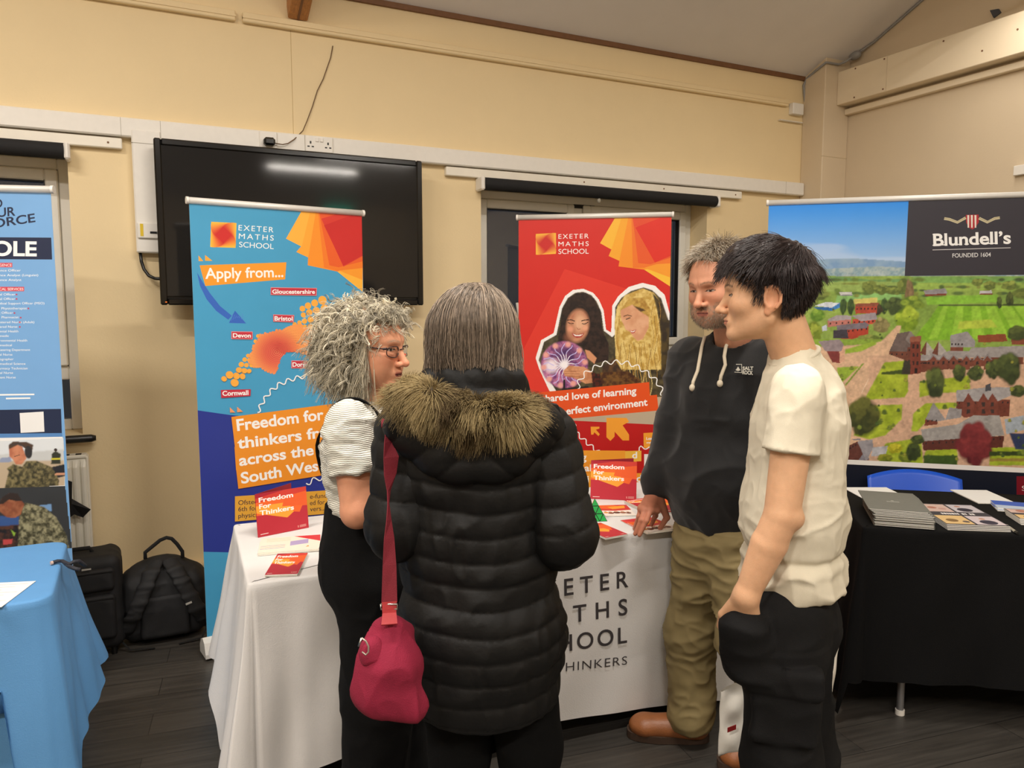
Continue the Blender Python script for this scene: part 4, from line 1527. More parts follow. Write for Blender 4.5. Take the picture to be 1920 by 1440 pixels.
# blue-sided hall, town houses
house([(285, 622), (345, 603), (412, 608), (372, 632)], [(280, 628), (372, 630), (372, 648), (300, 640)], [(372, 630), (412, 608), (412, 630), (372, 648)], (214, 222, 230), (44, 104, 170), (66, 130, 196))
for x in (430, 467, 635):
    tree(x, 624, 19, 42, (44, 66, 38), (78, 104, 52))
tree(600, 640, 26, 34, (52, 44, 36), (84, 74, 50))
tree(690, 620, 50, 46, (56, 72, 40), (100, 118, 62))
tree(770, 610, 60, 40, (92, 120, 40), (160, 184, 66))
tree(745, 690, 62, 62, (104, 136, 30), (186, 206, 70), 26)
house([(490, 612), (610, 606), (600, 624), (490, 626)], [(490, 624), (600, 622), (596, 660), (490, 662)], rc=(150, 84, 64), fc=(176, 72, 54), win=6)
house([(350, 690), (400, 668), (470, 672), (470, 690), (360, 700)], [(350, 698), (470, 690), (470, 720), (352, 728)], rc=(170, 160, 164), fc=(190, 120, 110), win=4)
house([(470, 672), (590, 655), (600, 690), (520, 700)], [(475, 690), (590, 686), (590, 712), (475, 716)], rc=(160, 150, 156), fc=(184, 76, 58), win=5)
house([(395, 720), (540, 705), (560, 716), (545, 735), (400, 745)], [(400, 742), (555, 720), (556, 765), (470, 790), (400, 785)], rc=(120, 112, 122), fc=(176, 66, 48), win=7)
Ph.poly(Z((380, 745), (450, 740), (455, 785), (380, 785)), (64, 60, 70), var=0.3, freq=100)
Ph.poly(Z((305, 735), (345, 715), (350, 745), (320, 750)), (196, 206, 220))
tree(300, 670, 40, 34, (88, 130, 40), (150, 184, 70))
tree(280, 750, 44, 56, (110, 130, 40), (166, 180, 70))
tree(620, 720, 40, 40, (120, 112, 70), (176, 164, 110))
tree(560, 785, 60, 20, (100, 120, 50), (150, 160, 80))
# near ground: drive, lawns, paths
Ph.poly(Z((-60, 790), (640, 790), (560, 870), (-60, 880)), (136, 166, 62), soft=0.003, var=0.1)
Ph.poly(Z((-60, 845), (560, 815), (620, 800), (700, 720), (720, 720), (700, 800), (560, 1080), (540, 1500), (-60, 1500)), (214, 178, 146), soft=0.002, var=0.05, freq=40)
Ph.poly(Z((440, 840), (580, 800), (600, 812), (520, 850), (440, 862)), (150, 178, 60), soft=0.002)
Ph.poly(Z((400, 930), (510, 925), (420, 1010), (400, 1010)), (150, 178, 60), soft=0.002)
Ph.stroke(Z((530, 910), (440, 1020)), 3.0, (140, 160, 70))
Ph.stroke(Z((600, 900), (520, 1060)), 1.2, (232, 206, 180))
Ph.poly(Z((560, 870), (F_, 860), (F_, 1500), (540, 1500)), (206, 168, 140), soft=0.002, var=0.05, freq=40)
for pts in ([(635, 905), (750, 895), (755, 1050), (735, 1080), (560, 1092), (540, 1080)], [(585, 1120), (725, 1115), (720, 1190), (640, 1270), (560, 1290), (480, 1270)],
            [(810, 1000), (940, 985), (1060, 970), (1065, 1050), (900, 1060), (810, 1080)], [(780, 1160), (840, 1110), (990, 1105), (990, 1135), (900, 1140), (800, 1250), (770, 1250)],
            [(840, 1345), (1000, 1330), (1000, 1420), (830, 1420)], [(1160, 1330), (F_, 1290), (F_, 1420), (1160, 1420)], [(640, 1310), (820, 1280), (830, 1420), (600, 1420)]):
    Ph.poly(Z(*pts), (148, 168, 40), soft=0.003, var=0.12, freq=25, color2=(168, 184, 54))
Ph.poly(Z((620, 955), (765, 935), (765, 965), (620, 965)), (60, 76, 30), soft=0.003)
Ph.poly(Z((735, 880), (770, 880), (770, 965), (720, 965)), (56, 52, 44), soft=0.003)
# barn at the left, big school range with tower
house([(305, 800), (410, 790), (432, 815), (420, 850), (340, 850)], [(345, 848), (410, 846), (412, 908), (375, 905)], [(410, 846), (432, 815), (438, 900), (412, 908)], (150, 136, 140), (128, 58, 56), (214, 168, 140))
house([(660, 850), (700, 760), (760, 750), (800, 800), (760, 850)], [(660, 850), (760, 850), (755, 900), (660, 865)], rc=(106, 92, 88), fc=(112, 66, 52), win=4)
house([(740, 790), (765, 748), (800, 790), (820, 810), (780, 830)], [(750, 830), (800, 830), (800, 900), (750, 890)], rc=(130, 120, 116), fc=(110, 62, 50), win=3)
house([(965, 770), (1050, 750), (1090, 800), (1085, 830), (965, 830)], [(965, 800), (1030, 800), (1030, 850), (965, 850)], rc=(150, 146, 148), fc=(124, 70, 54), win=4)
Ph.poly(Z((1100, 770), (1240, 762), (1250, 800), (1105, 806)), (140, 74, 46), var=0.15, freq=80)
Ph.poly(Z((1270, 775), (F_, 765), (F_, 830), (1270, 815)), (128, 70, 50), var=0.15, freq=80)
house([(815, 870), (880, 850), (1060, 848), (1070, 832), (1320, 822), (F_, 830), (F_, 870), (1080, 880), (815, 898)], [(815, 895), (1070, 885), (1330, 868), (1330, 915), (1070, 925), (815, 955)], rc=(156, 150, 148), fc=(116, 64, 50), win=30)
for x, y in ((845, 800), (905, 800)):
    Ph.poly(Z((x - 32, y + 60), (x, y), (x + 40, y + 50), (x + 10, y + 70)), (170, 164, 158), var=0.1)
    Ph.poly(Z((x - 32, y + 60), (x, y), (x - 4, y + 70)), (112, 66, 52))
for x in (880, 930, 980, 1045, 1100, 1150):
    Ph.poly(Z((x - 26, 895), (x, 862), (x + 26, 893)), (136, 130, 130))
    Ph.poly(Z((x - 20, 897), (x, 872), (x + 20, 895), (x + 18, 940), (x - 18, 942)), (122, 68, 54))
    Ph.poly(Z((x - 6, 900), (x + 6, 899), (x + 6, 915), (x - 6, 916)), (50, 40, 40))
Ph.poly(Z((765, 780), (815, 775), (818, 960), (765, 965)), (120, 58, 46), var=0.12, freq=90)
Ph.poly(Z((762, 778), (818, 772), (818, 800), (762, 804)), (150, 90, 70))
for j in range(3):
    for x in (776, 796):
        Ph.poly(Z((x, 815 + j * 42), (x + 9, 815 + j * 42), (x + 9, 835 + j * 42), (x, 835 + j * 42)), (52, 36, 34))
Ph.poly(Z((785, 935), (800, 935), (800, 960), (785, 960)), (30, 26, 26))
for x, y, rx, ry in ((890, 1000, 50, 80), (1010, 960, 34, 44), (1090, 960, 44, 40), (1180, 940, 40, 50), (1260, 930, 62, 80), (1300, 760, 55, 40), (1210, 605, 14, 30), (1260, 590, 20, 36), (1300, 1050, 50, 30)):
    tree(x, y, rx, ry, (46, 58, 32), (96, 108, 54), 24)
tree(535, 1180, 78, 100, (44, 52, 26), (104, 106, 48), 40)
# gabled hall and long low building in front
house([(995, 1045), (1150, 1030), (1262, 1030), (1268, 1070), (1200, 1100), (995, 1100)], [(995, 1095), (1265, 1090), (1260, 1175), (1030, 1180), (995, 1140)], rc=(160, 156, 156), fc=(112, 58, 46), win=10)
for x in (1055, 1130, 1175):
    Ph.poly(Z((x - 30, 1110), (x, 1058), (x + 30, 1105), (x + 26, 1175), (x - 26, 1178)), (120, 64, 52), var=0.12, freq=90)
    Ph.poly(Z((x - 8, 1105), (x + 8, 1104), (x + 8, 1125), (x - 8, 1126)), (60, 48, 46)).poly(Z((x - 8, 1140), (x + 8, 1139), (x + 8, 1160), (x - 8, 1161)), (60, 48, 46))
Ph.poly(Z((1140, 1020), (1165, 1010), (1170, 1045), (1140, 1050)), (70, 72, 80))
house([(840, 1190), (880, 1105), (940, 1190), (960, 1130), (1020, 1140), (1020, 1180), (900, 1200)], [(840, 1185), (905, 1180), (900, 1215), (835, 1222)], rc=(146, 142, 142), fc=(122, 64, 50), win=3)
house([(820, 1240), (1000, 1215), (1080, 1170), (1210, 1170), (1235, 1270), (820, 1300)], [(825, 1298), (1232, 1272), (1228, 1330), (830, 1345)], rc=(158, 154, 150), fc=(92, 46, 38), win=12)
Ph.poly(Z((1235, 1190), (1330, 1170), (1345, 1240), (1245, 1265)), (160, 170, 180)).poly(Z((1260, 1260), (F_, 1230), (F_, 1330), (1290, 1340)), (46, 58, 92), soft=0.003)
house([(455, 1290), (515, 1285), (560, 1390), (500, 1400), (575, 1300)], [(440, 1330), (500, 1300), (560, 1395), (440, 1400)], rc=(128, 124, 132), fc=(100, 58, 50), win=4)
Ph.poly(Z((500, 1300), (575, 1290), (580, 1330), (545, 1400)), (150, 146, 150), var=0.08)
Ph.poly(Z((575, 1330), (655, 1322), (640, 1370), (570, 1375)), (176, 176, 180), var=0.15, freq=90)
for x, y, rx, ry, d_, l_ in ((690, 1335, 40, 24, (150, 150, 30), (214, 206, 60)), (640, 1385, 40, 22, (96, 110, 30), (150, 150, 50)), (740, 1380, 40, 26, (90, 106, 34), (140, 150, 50)), (780, 1350, 40, 50, (40, 52, 26), (70, 84, 40)), (800, 1290, 36, 24, (50, 62, 30), (90, 104, 50))):
    tree(x, y, rx, ry, d_, l_, 20)
Ph.poly(Z((830, 1370), (1000, 1370), (1000, 1420), (830, 1420)), (60, 84, 34), soft=0.004)
tree(1085, 1310, 88, 108, (84, 26, 34), (150, 60, 60), 46)
Ph.poly(Z((1160, 1385), (F_, 1370), (F_, 1400), (1160, 1400)), (150, 130, 60), soft=0.003)
Ph.poly(Z((1160, 1350), (F_, 1345), (F_, 1366), (1160, 1372)), (52, 66, 30), soft=0.004)
gr = (vnoise(Ph.U, Ph.V, 61, 95, 2) - 0.5) * 0.4 + (vnoise(Ph.U, Ph.V, 62, 30, 3) - 0.5) * 0.35
Ph.c *= np.where(Ph.V < hz - 0.02, 1 + gr, 1)[..., None]
for k in range(260):        # scattered small trees and hedges
    x, y = rg.uniform(240, 2400), rg.uniform(640, 1390)
    q = [int(np.clip((a_ - b_[0, 0]) / Ph.res, 0, n__ - 1)) for a_, b_, n__ in ((A.uv(*Z((x, y))[0])[0], Ph.U, Ph.U.shape[1]), (A.uv(*Z((x, y))[0])[1], Ph.V, Ph.U.shape[0]))]
    c__ = Ph.c[q[1], q[0]]
    if c__[1] > c__[0] * 1.08 and not (790 < x and y < 800):
        s_ = rg.uniform(4, 13) * (0.5 + (y - 600) / 900)
        Ph.disc(*Z((x, y + s_ * 0.5))[0], s_ / 2.666, (58, 74, 30), ry=s_ * 0.4 / 2.666, edge=0.7, op=0.8)
        Ph.disc(*Z((x, y))[0], s_ * 0.8 / 2.666, rg.choice([(84, 104, 40), (70, 92, 44), (116, 132, 52), (150, 150, 60)]), ry=s_ * 0.85 / 2.666, edge=0.6, var=0.5, freq=140)
Ph.put()
# dark title panel
c0 = A.uv(*Z((757, 75))[0])
c1 = A.uv(*Z((755, 473))[0])
A.rect(c0[0], c1[1], 1.62, A.H, INK)
A.ptext('Blundell\u2019s', *Z((880, 322), (1268, 310), (878, 264)), WHITE, bold=0.025)
# slab serifs of the title
xs_ = [(878, 905), (960, 985), (1018, 1052)]
A.ppoly(Z((876, 322), (902, 321), (902, 316), (876, 317)), WHITE).ppoly(Z((876, 268), (900, 267), (900, 262), (876, 263)), WHITE)
for x in (932, 1010, 1045, 1098, 1152, 1182):
    yb = 322 - (x - 878) * 0.0308
    A.ppoly(Z((x - 10, yb), (x + 12, yb - 0.6), (x + 12, yb - 5.6), (x - 10, yb - 5)), WHITE)
A.pline(Z((876, 343), (1266, 332)), 0.0032, (206, 204, 204))
A.ptext('FOUNDED 1604', *Z((975, 381), (1167, 376), (975, 361)), (226, 226, 226), bold=0.008)
A.ppoly(Z((1042, 168), (1106, 166), (1107, 205), (1090, 230), (1075, 241), (1058, 231), (1044, 206)), (176, 40, 48))
for x in (1054, 1072, 1090):
    A.ppoly(Z((x - 5, 169), (x + 5, 169), (x + 4, 232), (x - 3, 232)), (236, 226, 214))
rib = [(934, 186), (960, 190), (1000, 205), (1042, 182)]
for pts in (rib, [(1212, 182), (1186, 186), (1150, 204), (1108, 184)]):
    A.pline(Z(*pts), 0.0125, (206, 196, 160))
    A.pline(Z(*[(x, y - 1) for x, y in pts]), 0.002, (150, 140, 110))
A.ppoly([(1906, 893), (1960, 893), (1960, 936), (1906, 936)], (120, 20, 34))
A.ptext('S', (1916, 920), (1923, 920), (1916, 911), (226, 200, 200))
A.build('printed_panel', M_PRINT, root)
# ================================================================== tables under cloths
M_TOP = mat('table_laminate', (196, 194, 188), 0.5)
M_LEGM = mat('grey_steel', (150, 150, 152), 0.4, metal=0.7)


def folding_table(O, u, L, D, zt, label):
    u = np.array(u, float)
    w = np.array((-u[1], u[0], 0))
    z = np.array((0, 0, 1.0))
    O = np.array(O, float)
    c = O + u * L / 2 + w * D / 2
    root = thing('folding_table', c * (1, 1, 0), label, 'table', None)
    g = MB()
    g.obox(c * (1, 1, 0) + z * (zt - 0.016), u, w, z, (L / 2 - 0.026, D / 2 - 0.026, 0.014), M_TOP, 0.006)
    g.build('tabletop', root)
    for a in (0.18, L - 0.18):
        for b in (0.07, D - 0.07):
            g = MB()
            p = O * (1, 1, 0) + u * a + w * b
            g.cyl(p, p + z * (zt - 0.03), 0.013, M_LEGM, 12)
            g.cyl(p, p + z * 0.02, 0.017, M_PVC, 12)
            g.build('leg', root)
    for a in (0.18, L - 0.18):
        g = MB()
        g.cyl(O * (1, 1, 0) + u * a + w * 0.07 + z * 0.25, O * (1, 1, 0) + u * a + w * (D - 0.07) + z * 0.25, 0.010, M_LEGM, 10)
        g.build('cross_bar', root)
    return root


def tablecloth(name, O, u, L, D, zt, drop, flare, fold, m, label, r=0.018, warp=None, seed=1):
    """drop / flare / fold: functions of (side 0 front 1 right 2 back 3 left, position 0..1 along that side)"""
    u = np.array(u, float)
    w = np.array((-u[1], u[0], 0))
    O = np.array(O, float) * (1, 1, 0)
    per = []
    sides = [((r, 0), (L - r, 0), (0, -1)), ((L, r), (L, D - r), (1, 0)), ((L - r, D), (r, D), (0, 1)), ((0, D - r), (0, r), (-1, 0))]
    cor = [(L - r, r), (L - r, D - r), (r, D - r), (r, r)]
    for k, (a, b, n) in enumerate(sides):
        a, b = np.array(a, float), np.array(b, float)
        m_ = max(8, int(np.linalg.norm(b - a) / 0.011))
        for i in range(m_ + 1):
            per.append((a + (b - a) * i / m_, np.array(n, float), k, i / m_, 0.0))
        a0 = math.atan2(n[1], n[0])
        for i in range(1, 9):
            q = a0 + math.pi / 2 * i / 9
            nn = np.array((math.cos(q), math.sin(q)))
            per.append((np.array(cor[k]) + nn * r, nn, k + (0 if i < 5 else 1), 1.0 if i < 5 else 0.0, math.sin(math.pi * i / 9)))
    n = len(per)
    rows = [(-0.022, 0.0), (-0.010, 0.0), (-0.003, -0.0015), (0.0, -0.006)]
    V_, F_ = [], []
    for dx, dz in rows:
        for p, nn, k, s, c in per:
            q = p + nn * dx
            V_.append(O + u * q[0] + w * q[1] + np.array((0, 0, zt + dz)))
    R_ = 44
    for j in range(1, R_ + 1):
        t = j / R_
        run = 0.0
        for i, (p, nn, k, s, c) in enumerate(per):
            k = k % 4
            run += np.linalg.norm(p - per[i - 1][0]) if i else 0
            dr, fl, fo = drop(k, s), flare(k, s), fold(k, s)
            wv = math.sin(run * 17 + seed) + 0.6 * math.sin(run * 31 + 1.3 * seed) + 0.35 * math.sin(run * 63 + 2.1 * seed + 2 * t)
            off = fl * t ** 1.1 + fo * (t ** 0.8) * wv + c * 0.05 * t * (1 if fo > 0.004 else 0.4) + 0.002 * math.sin(run * 23 + t * 9 + seed)
            q = p + nn * (0.001 + off)
            V_.append(O + u * q[0] + w * q[1] + np.array((0, 0, zt - 0.006 - dr * t)))
    if warp:
        V_ = [warp(q) for q in V_]
    nr = len(rows) + R_
    for j in range(nr - 1):
        for i in range(n):
            i2 = (i + 1) % n
            f = (j * n + i, (j + 1) * n + i, (j + 1) * n + i2, j * n + i2)
            F_.append(f)
    F_.append(list(range(n)))
    sm = [True] * (len(F_) - 1) + [False]
    o = link_mesh(name, V_, F_, m, None, None, None, tuple(O + u * L / 2 + w * D / 2), sm)
    tag(o, label, 'tablecloth')
    return o


M_WCLOTH = mat('white_polyester', (226, 224, 222), 0.8, var=0.02, scale=10, bump=0.15, bscale=300)
M_BCLOTH = mat('black_polyester', (8, 8, 9), 0.9, spec=0.2, var=0.08, scale=10, bump=0.15, bscale=300)
M_BLCLOTH = mat('pale_blue_polyester', (92, 150, 204), 0.75, var=0.03, scale=8, bump=0.12, bscale=300)

# ---- white table
uT = np.array((0.9986, -0.053, 0))
OT = np.array((0.262, 2.286, 0))
ZT = 0.742
folding_table(OT, uT, 1.80, 0.68, ZT - 0.002, 'folding table standing under the white cloth')


def wdrop(k, s):
    if k == 0:
        return ZT - np.interp(s, [0, 0.14, 0.57, 0.83, 1.0], [0.10, 0.145, 0.10, 0.062, 0.02])
    if k == 3:
        return ZT - np.interp(s, [0, 0.25, 0.4, 1.0], [0.24, 0.20, 0.03, 0.06])
    return ZT - 0.03


wcl = tablecloth('white_tablecloth', OT, uT, 1.80, 0.68, ZT, wdrop, lambda k, s: {0: 0.0, 1: 0.03, 2: 0.02, 3: 0.085}[k],
                 lambda k, s: {0: 0.014 * max(0, 1 - s * 6), 1: 0.012, 2: 0.008, 3: 0.014}[k], M_WCLOTH, 'white cloth printed with a grey school name, draped over the long table', seed=2)
# printed lettering on the front drop
n_ = np.array((-0.053, -0.9986, 0))
A = Art(OT + n_ * 0.0015, uT, (0, 0, 1), 1.8, ZT, base=0.0025)
Z = zoomed(1000, 980, 3.13)
INKC = (64, 60, 62)
for s, bl, br, tl, b_, sp in (('EXETER', (-55, 460), (556, 375), (-57, 362), 0.012, 1.55), ('MATHS', (-55, 624), (550, 538), (-57, 526), 0.012, 1.7),
                              ('SCHOOL', (-45, 786), (548, 702), (-47, 690), 0.012, 1.25), ('FREEDOM FOR THINKERS', (-600, 960), (548, 831), (-600, 905), -0.004, 1.15)):
    A.ptext(s, *Z(bl, br, tl), INKC, bold=b_, space=sp)
A.build('lettering_print', M_PRINTM, wcl)


# ---- black table
uK = np.array((0.798, -0.602, 0))
OK_ = np.array((2.374, 1.897, 0))
folding_table(OK_, uK, 1.80, 0.66, ZT - 0.002, 'folding table standing under the black cloth')
tablecloth('black_tablecloth', OK_, uK, 1.80, 0.66, ZT, lambda k, s: ZT - ({0: 0.17 + 0.05 * s, 1: 0.1, 2: 0.1, 3: 0.05}[k]), lambda k, s: {0: 0.02, 1: 0.03, 2: 0.02, 3: 0.05}[k],
           lambda k, s: {0: 0.006, 1: 0.01, 2: 0.005, 3: 0.012}[k], M_BCLOTH, 'black cloth draped over the table with the grey folders', seed=5)
# ---- pale blue table
OB = np.array((-2.04, 2.415, 0))
folding_table(OB, (1, 0, 0), 1.80, 0.60, ZT - 0.002, 'folding table standing under the pale blue cloth')


def bedge(q):
    """the front drop ends in a slanting edge at its left"""
    a, b = at_y(0, 1293, 2.40), at_y(27, 1440, 2.40)
    if q[1] < 2.45 and q[2] < a[2]:
        q = np.array((max(q[0], a[0] + (b[0] - a[0]) * (a[2] - q[2]) / (a[2] - b[2])), q[1], q[2]))
    return q


tablecloth('pale_blue_tablecloth', OB, (1, 0, 0), 1.80, 0.60, ZT, lambda k, s: ZT - {0: 0.012, 1: float(np.interp(s, [0, 0.2, 0.35, 1], [0.012, 0.05, 0.2, 0.30])), 2: 0.2, 3: 0.2}[k],
           lambda k, s: {0: 0.025, 1: 0.02 + 0.07 * s, 2: 0.03, 3: 0.02}[k], lambda k, s: {0: 0.004, 1: 0.012, 2: 0.01, 3: 0.01}[k], M_BLCLOTH, 'pale blue cloth draped over the table at the left edge', r=0.06, warp=bedge, seed=3)

# ------------------------------------------------------------------ printed matter
CRIM, ORG, AMB, CREAM = (186, 44, 58), (236, 104, 44), (246, 164, 56), (240, 232, 214)
M_PAGES = mat('paper_edges', (232, 228, 218), 0.8, var=0.05, scale=300)


def sheet(name, label, cat, bl, br, tl, th, z, paint, group=None, edge=M_PAGES, px=True):
    """flat printed piece lying at height z; corners as photo pixels; paint(A) adds the cover print"""
    b, r_, t = (at_z(*p, z + th) if px else np.array(p, float) for p in (bl, br, tl))
    u = unit_(r_ - b)
    nrm = np.array((0, 0, 1.0))
    w = np.cross(nrm, u)
    W, H = np.linalg.norm(r_ - b), abs((t - b) @ w)
    root = thing(name, (b + u * W / 2 + w * H / 2) * (1, 1, 0) + (0, 0, z), label, cat, group)
    g = MB()
    c = b + u * W / 2 + w * H / 2
    g.obox((c[0], c[1], z + th / 2), u, w, nrm, (W / 2, H / 2, th / 2), edge, min(0.0006, th / 4))
    g.build('pages', root)
    A = Art((b[0], b[1], z + th), u, w, W, H, base=0.0003)
    paint(A)
    A.build('printed_cover', M_PRINTM, root)
    return root


def unit_(v):
    v = np.array(v, float)
    return v / np.linalg.norm(v)


def cover_fft(A, text=True):
    W, H = A.W, A.H
    P = lambda *q: [(x * W, y * H) for x, y in q]
    A.rect(0, 0, W, H, CRIM)
    A.poly(P((0, 1), (0, 0.50), (0.18, 0.49), (0.60, 0.34), (0.72, 0.45), (0.84, 0.42), (0.9, 0.56), (1, 0.55), (1, 1)), ORG)
    A.poly(P((0, 0.56), (0.58, 0.34), (0.72, 0.45), (0.62, 0.70), (0.0, 0.72)), AMB)
    A.poly(P((0.5, 0.62), (1, 0.56), (1, 1), (0.6, 1)), (232, 96, 44))
    A.poly(P((0.0, 0.80), (0.7, 0.86), (1, 0.9), (1, 1), (0, 1)), (206, 62, 52))
    A.poly(P((0, 0.90), (0.55, 1), (0, 1)), (170, 34, 52))
    if text:
        for k, s in enumerate(('Freedom', 'For', 'Thinkers')):
            y = 0.80 - 0.150 * k
            A.text(s, (0.06 * W, y * H), ((0.06 + (0.67, 0.23, 0.67)[k]) * W, y * H), (0.06 * W, (y + 0.105) * H), (250, 248, 244), bold=0.025)
    A.line(P((0.05, 0.055), (0.2, 0.06)), 0.0022, (240, 226, 220))
    A.rect(0.78 * W, 0.05 * H, 0.80 * W, 0.10 * H, (226, 150, 140))
    for k in range(3):
        A.line(P((0.82, 0.055 + 0.02 * k), (0.95, 0.058 + 0.02 * k)), 0.0014, (226, 170, 160))


def standing(label, bl, br, h, ang, group):
    """upright opened booklet: front cover, back cover hinged at its left edge"""
    b, r_ = at_z(*bl, ZT + 0.001), at_z(*br, ZT + 0.001)
    u = unit_(r_ - b)
    W = np.linalg.norm(r_ - b)
    z = np.array((0, 0, 1.0))
    n = np.cross(u, z)
    w = unit_(z - n * 0.10)
    root = thing('booklet', b + u * W / 2, label, 'booklet', group)
    g = MB()
    g.obox(b + u * W / 2 + w * h / 2 - n * 0.001, u, n, w, (W / 2, 0.0008, h / 2), mat('crimson_card', CRIM, 0.5))
    g.build('front_cover_board', root)
    a = math.radians(ang)
    u2 = u * math.cos(a) - n * math.sin(a)
    n2 = np.cross(u2, z)
    g = MB()
    g.obox(b + u2 * W / 2 + w * (h / 2) - n * 0.002, u2, n2, w, (W / 2, 0.0008, h / 2), mat('dark_crimson_card', (150, 30, 44), 0.5))
    g.build('back_cover', root)
    A = Art(b, u, w, W, h)
    cover_fft(A)
    A.build('front_cover', M_PRINTM, root)
    return root


standing('crimson and orange booklet standing upright near the left end of the white table', (484, 1008), (579, 989), 0.152, 26, 'upright booklets on the white table')
standing('crimson and orange booklet standing upright in front of the red banner', (1107, 935), (1193, 939), 0.162, 24, 'upright booklets on the white table')

Z5 = zoomed(440, 880, 6.26)
ZL = zoomed(1060, 920, 7.385)


def paint_cream(A):
    W, H = A.W, A.H
    P = lambda *q: [(x * W, y * H) for x, y in q]
    A.rect(0, 0, W, H, CREAM)
    A.poly(P((0.55, 1), (1, 1), (1, 0.55)), (214, 56, 62))
    A.poly(P((0.5, 0.35), (0.8, 0.45), (0.8, 0.75), (0.5, 0.65)), (176, 164, 206))
    for k in range(3):
        A.line(P((0.02, 0.42 - 0.1 * k), (0.42, 0.45 - 0.09 * k)), 0.003, [(146, 110, 160), (200, 150, 150), (150, 120, 180)][k])
    for k in range(3):
        A.line(P((0.1, 0.9 - 0.09 * k), (0.5, 0.92 - 0.09 * k)), 0.002, (206, 186, 140))
    A.poly(P((0.76, 0.2), (0.82, 0.22), (0.80, 0.3)), (236, 150, 60))


sheet('leaflet', 'cream leaflet, lowest of the fanned pile behind the flat red booklet', 'leaflet', *Z5((270, 1012), (1000, 952), (280, 850)), 0.0025, ZT + 0.001, paint_cream, 'cream leaflets on the white table')
sheet('leaflet', 'cream leaflet in the middle of the fanned pile behind the flat red booklet', 'leaflet', *Z5((276, 1000), (1003, 945), (284, 835)), 0.0025, ZT + 0.004, paint_cream, 'cream leaflets on the white table')
sheet('leaflet', 'cream and red leaflet on top of the fanned pile before the left upright booklet', 'leaflet', *Z5((270, 985), (1003, 932), (284, 815)), 0.0025, ZT + 0.007, paint_cream, 'cream leaflets on the white table')
sheet('booklet', 'lower small red booklet near the front left corner of the white table', 'booklet', *Z5((352, 1252), (735, 1238), (392, 1010)), 0.004, ZT + 0.001, cover_fft, 'small red booklets')
sheet('booklet', 'upper small red and orange booklet near the front left corner of the white table', 'booklet', *Z5((352, 1240), (738, 1226), (392, 996)), 0.004, ZT + 0.0055, cover_fft, 'small red booklets')


def paint_redwhite(A):
    W, H = A.W, A.H
    A.rect(0, 0, W, H, CREAM)
    A.poly([(0, H), (W, H), (W, 0.55 * H), (0, 0.5 * H)], (206, 50, 60))
    A.poly([(0, 0.5 * H), (0.3 * W, 0.8 * H), (0, H)], (226, 70, 66))


sheet('leaflet', 'red and cream leaflet half hidden behind the black dungarees', 'leaflet', *Z5((1040, 1210), (1330, 1180), (945, 1045)), 0.004, ZT + 0.001, paint_redwhite)


def paint_photo(A):
    W, H = A.W, A.H
    P = lambda *q: [(x * W, y * H) for x, y in q]
    A.rect(0, 0, W, H, (244, 238, 228))
    A.poly(P((0, 1), (1, 1), (1, 0.5), (0.4, 0.45), (0, 0.5)), (206, 58, 54))
    A.poly(P((0, 1), (0.55, 1), (0.75, 0.75), (0.3, 0.62), (0, 0.7)), ORG)
    A.poly(P((0.3, 0.82), (0.9, 0.92), (0.85, 0.68), (0.4, 0.6)), AMB)
    for x, y, s, c in ((0.25, 0.25, 0.10, (120, 70, 50)), (0.45, 0.28, 0.12, (84, 54, 46)), (0.65, 0.26, 0.11, (150, 100, 76)), (0.82, 0.22, 0.09, (96, 60, 50)), (0.1, 0.3, 0.08, (226, 150, 60))):
        A.disc((x * W, y * H), s * W, c, 10)
        A.disc((x * W, (y + 0.10) * H), s * W * 0.55, (206, 160, 130), 10)


sheet('leaflet', 'leaflet with a photo strip lying behind the green pyramid puzzle', 'leaflet', *ZL((560, 352), (985, 340), (440, 205)), 0.003, ZT + 0.001, paint_photo)
for k in range(3):
    sheet('booklet', ['lowest', 'middle', 'topmost'][k] + ' red booklet of the pile behind the hand on the white table', 'booklet', *ZL((1010 - 6 * k, 252 - 16 * k), (1330, 215 - 16 * k), (850 + 4 * k, 160 - 16 * k)), 0.004, ZT + 0.001 + 0.0045 * k, cover_fft, 'red booklets behind the hand')
sheet('booklet', 'lower red booklet right of the hand on the white table', 'booklet', *ZL((1300, 305), (1690, 280), (1160, 150)), 0.004, ZT + 0.001, cover_fft, 'red booklets right of the hand')
sheet('booklet', 'upper red and orange booklet right of the hand, beside the khaki trousers', 'booklet', *ZL((1325, 282), (1712, 236), (1150, 110)), 0.005, ZT + 0.0055, lambda A: cover_fft(A, False), 'red booklets right of the hand')
sheet('leaflet', 'white-edged leaflet lying under the photo leaflet at the fingertips', 'leaflet', *ZL((1130, 600), (1560, 545), (835, 402)), 0.002, ZT + 0.0008, paint_redwhite, None)
sheet('leaflet', 'photo leaflet lying under the fingertips at the table edge', 'leaflet', *ZL((1150, 582), (1565, 522), (1000, 425)), 0.002, ZT + 0.0032, paint_photo, None)
sheet('booklet', 'flat red booklet at the front edge of the white table beside the padded coat', 'booklet', *ZL((560, 655), (865, 600), (330, 470)), 0.007, ZT + 0.001, lambda A: cover_fft(A, False))

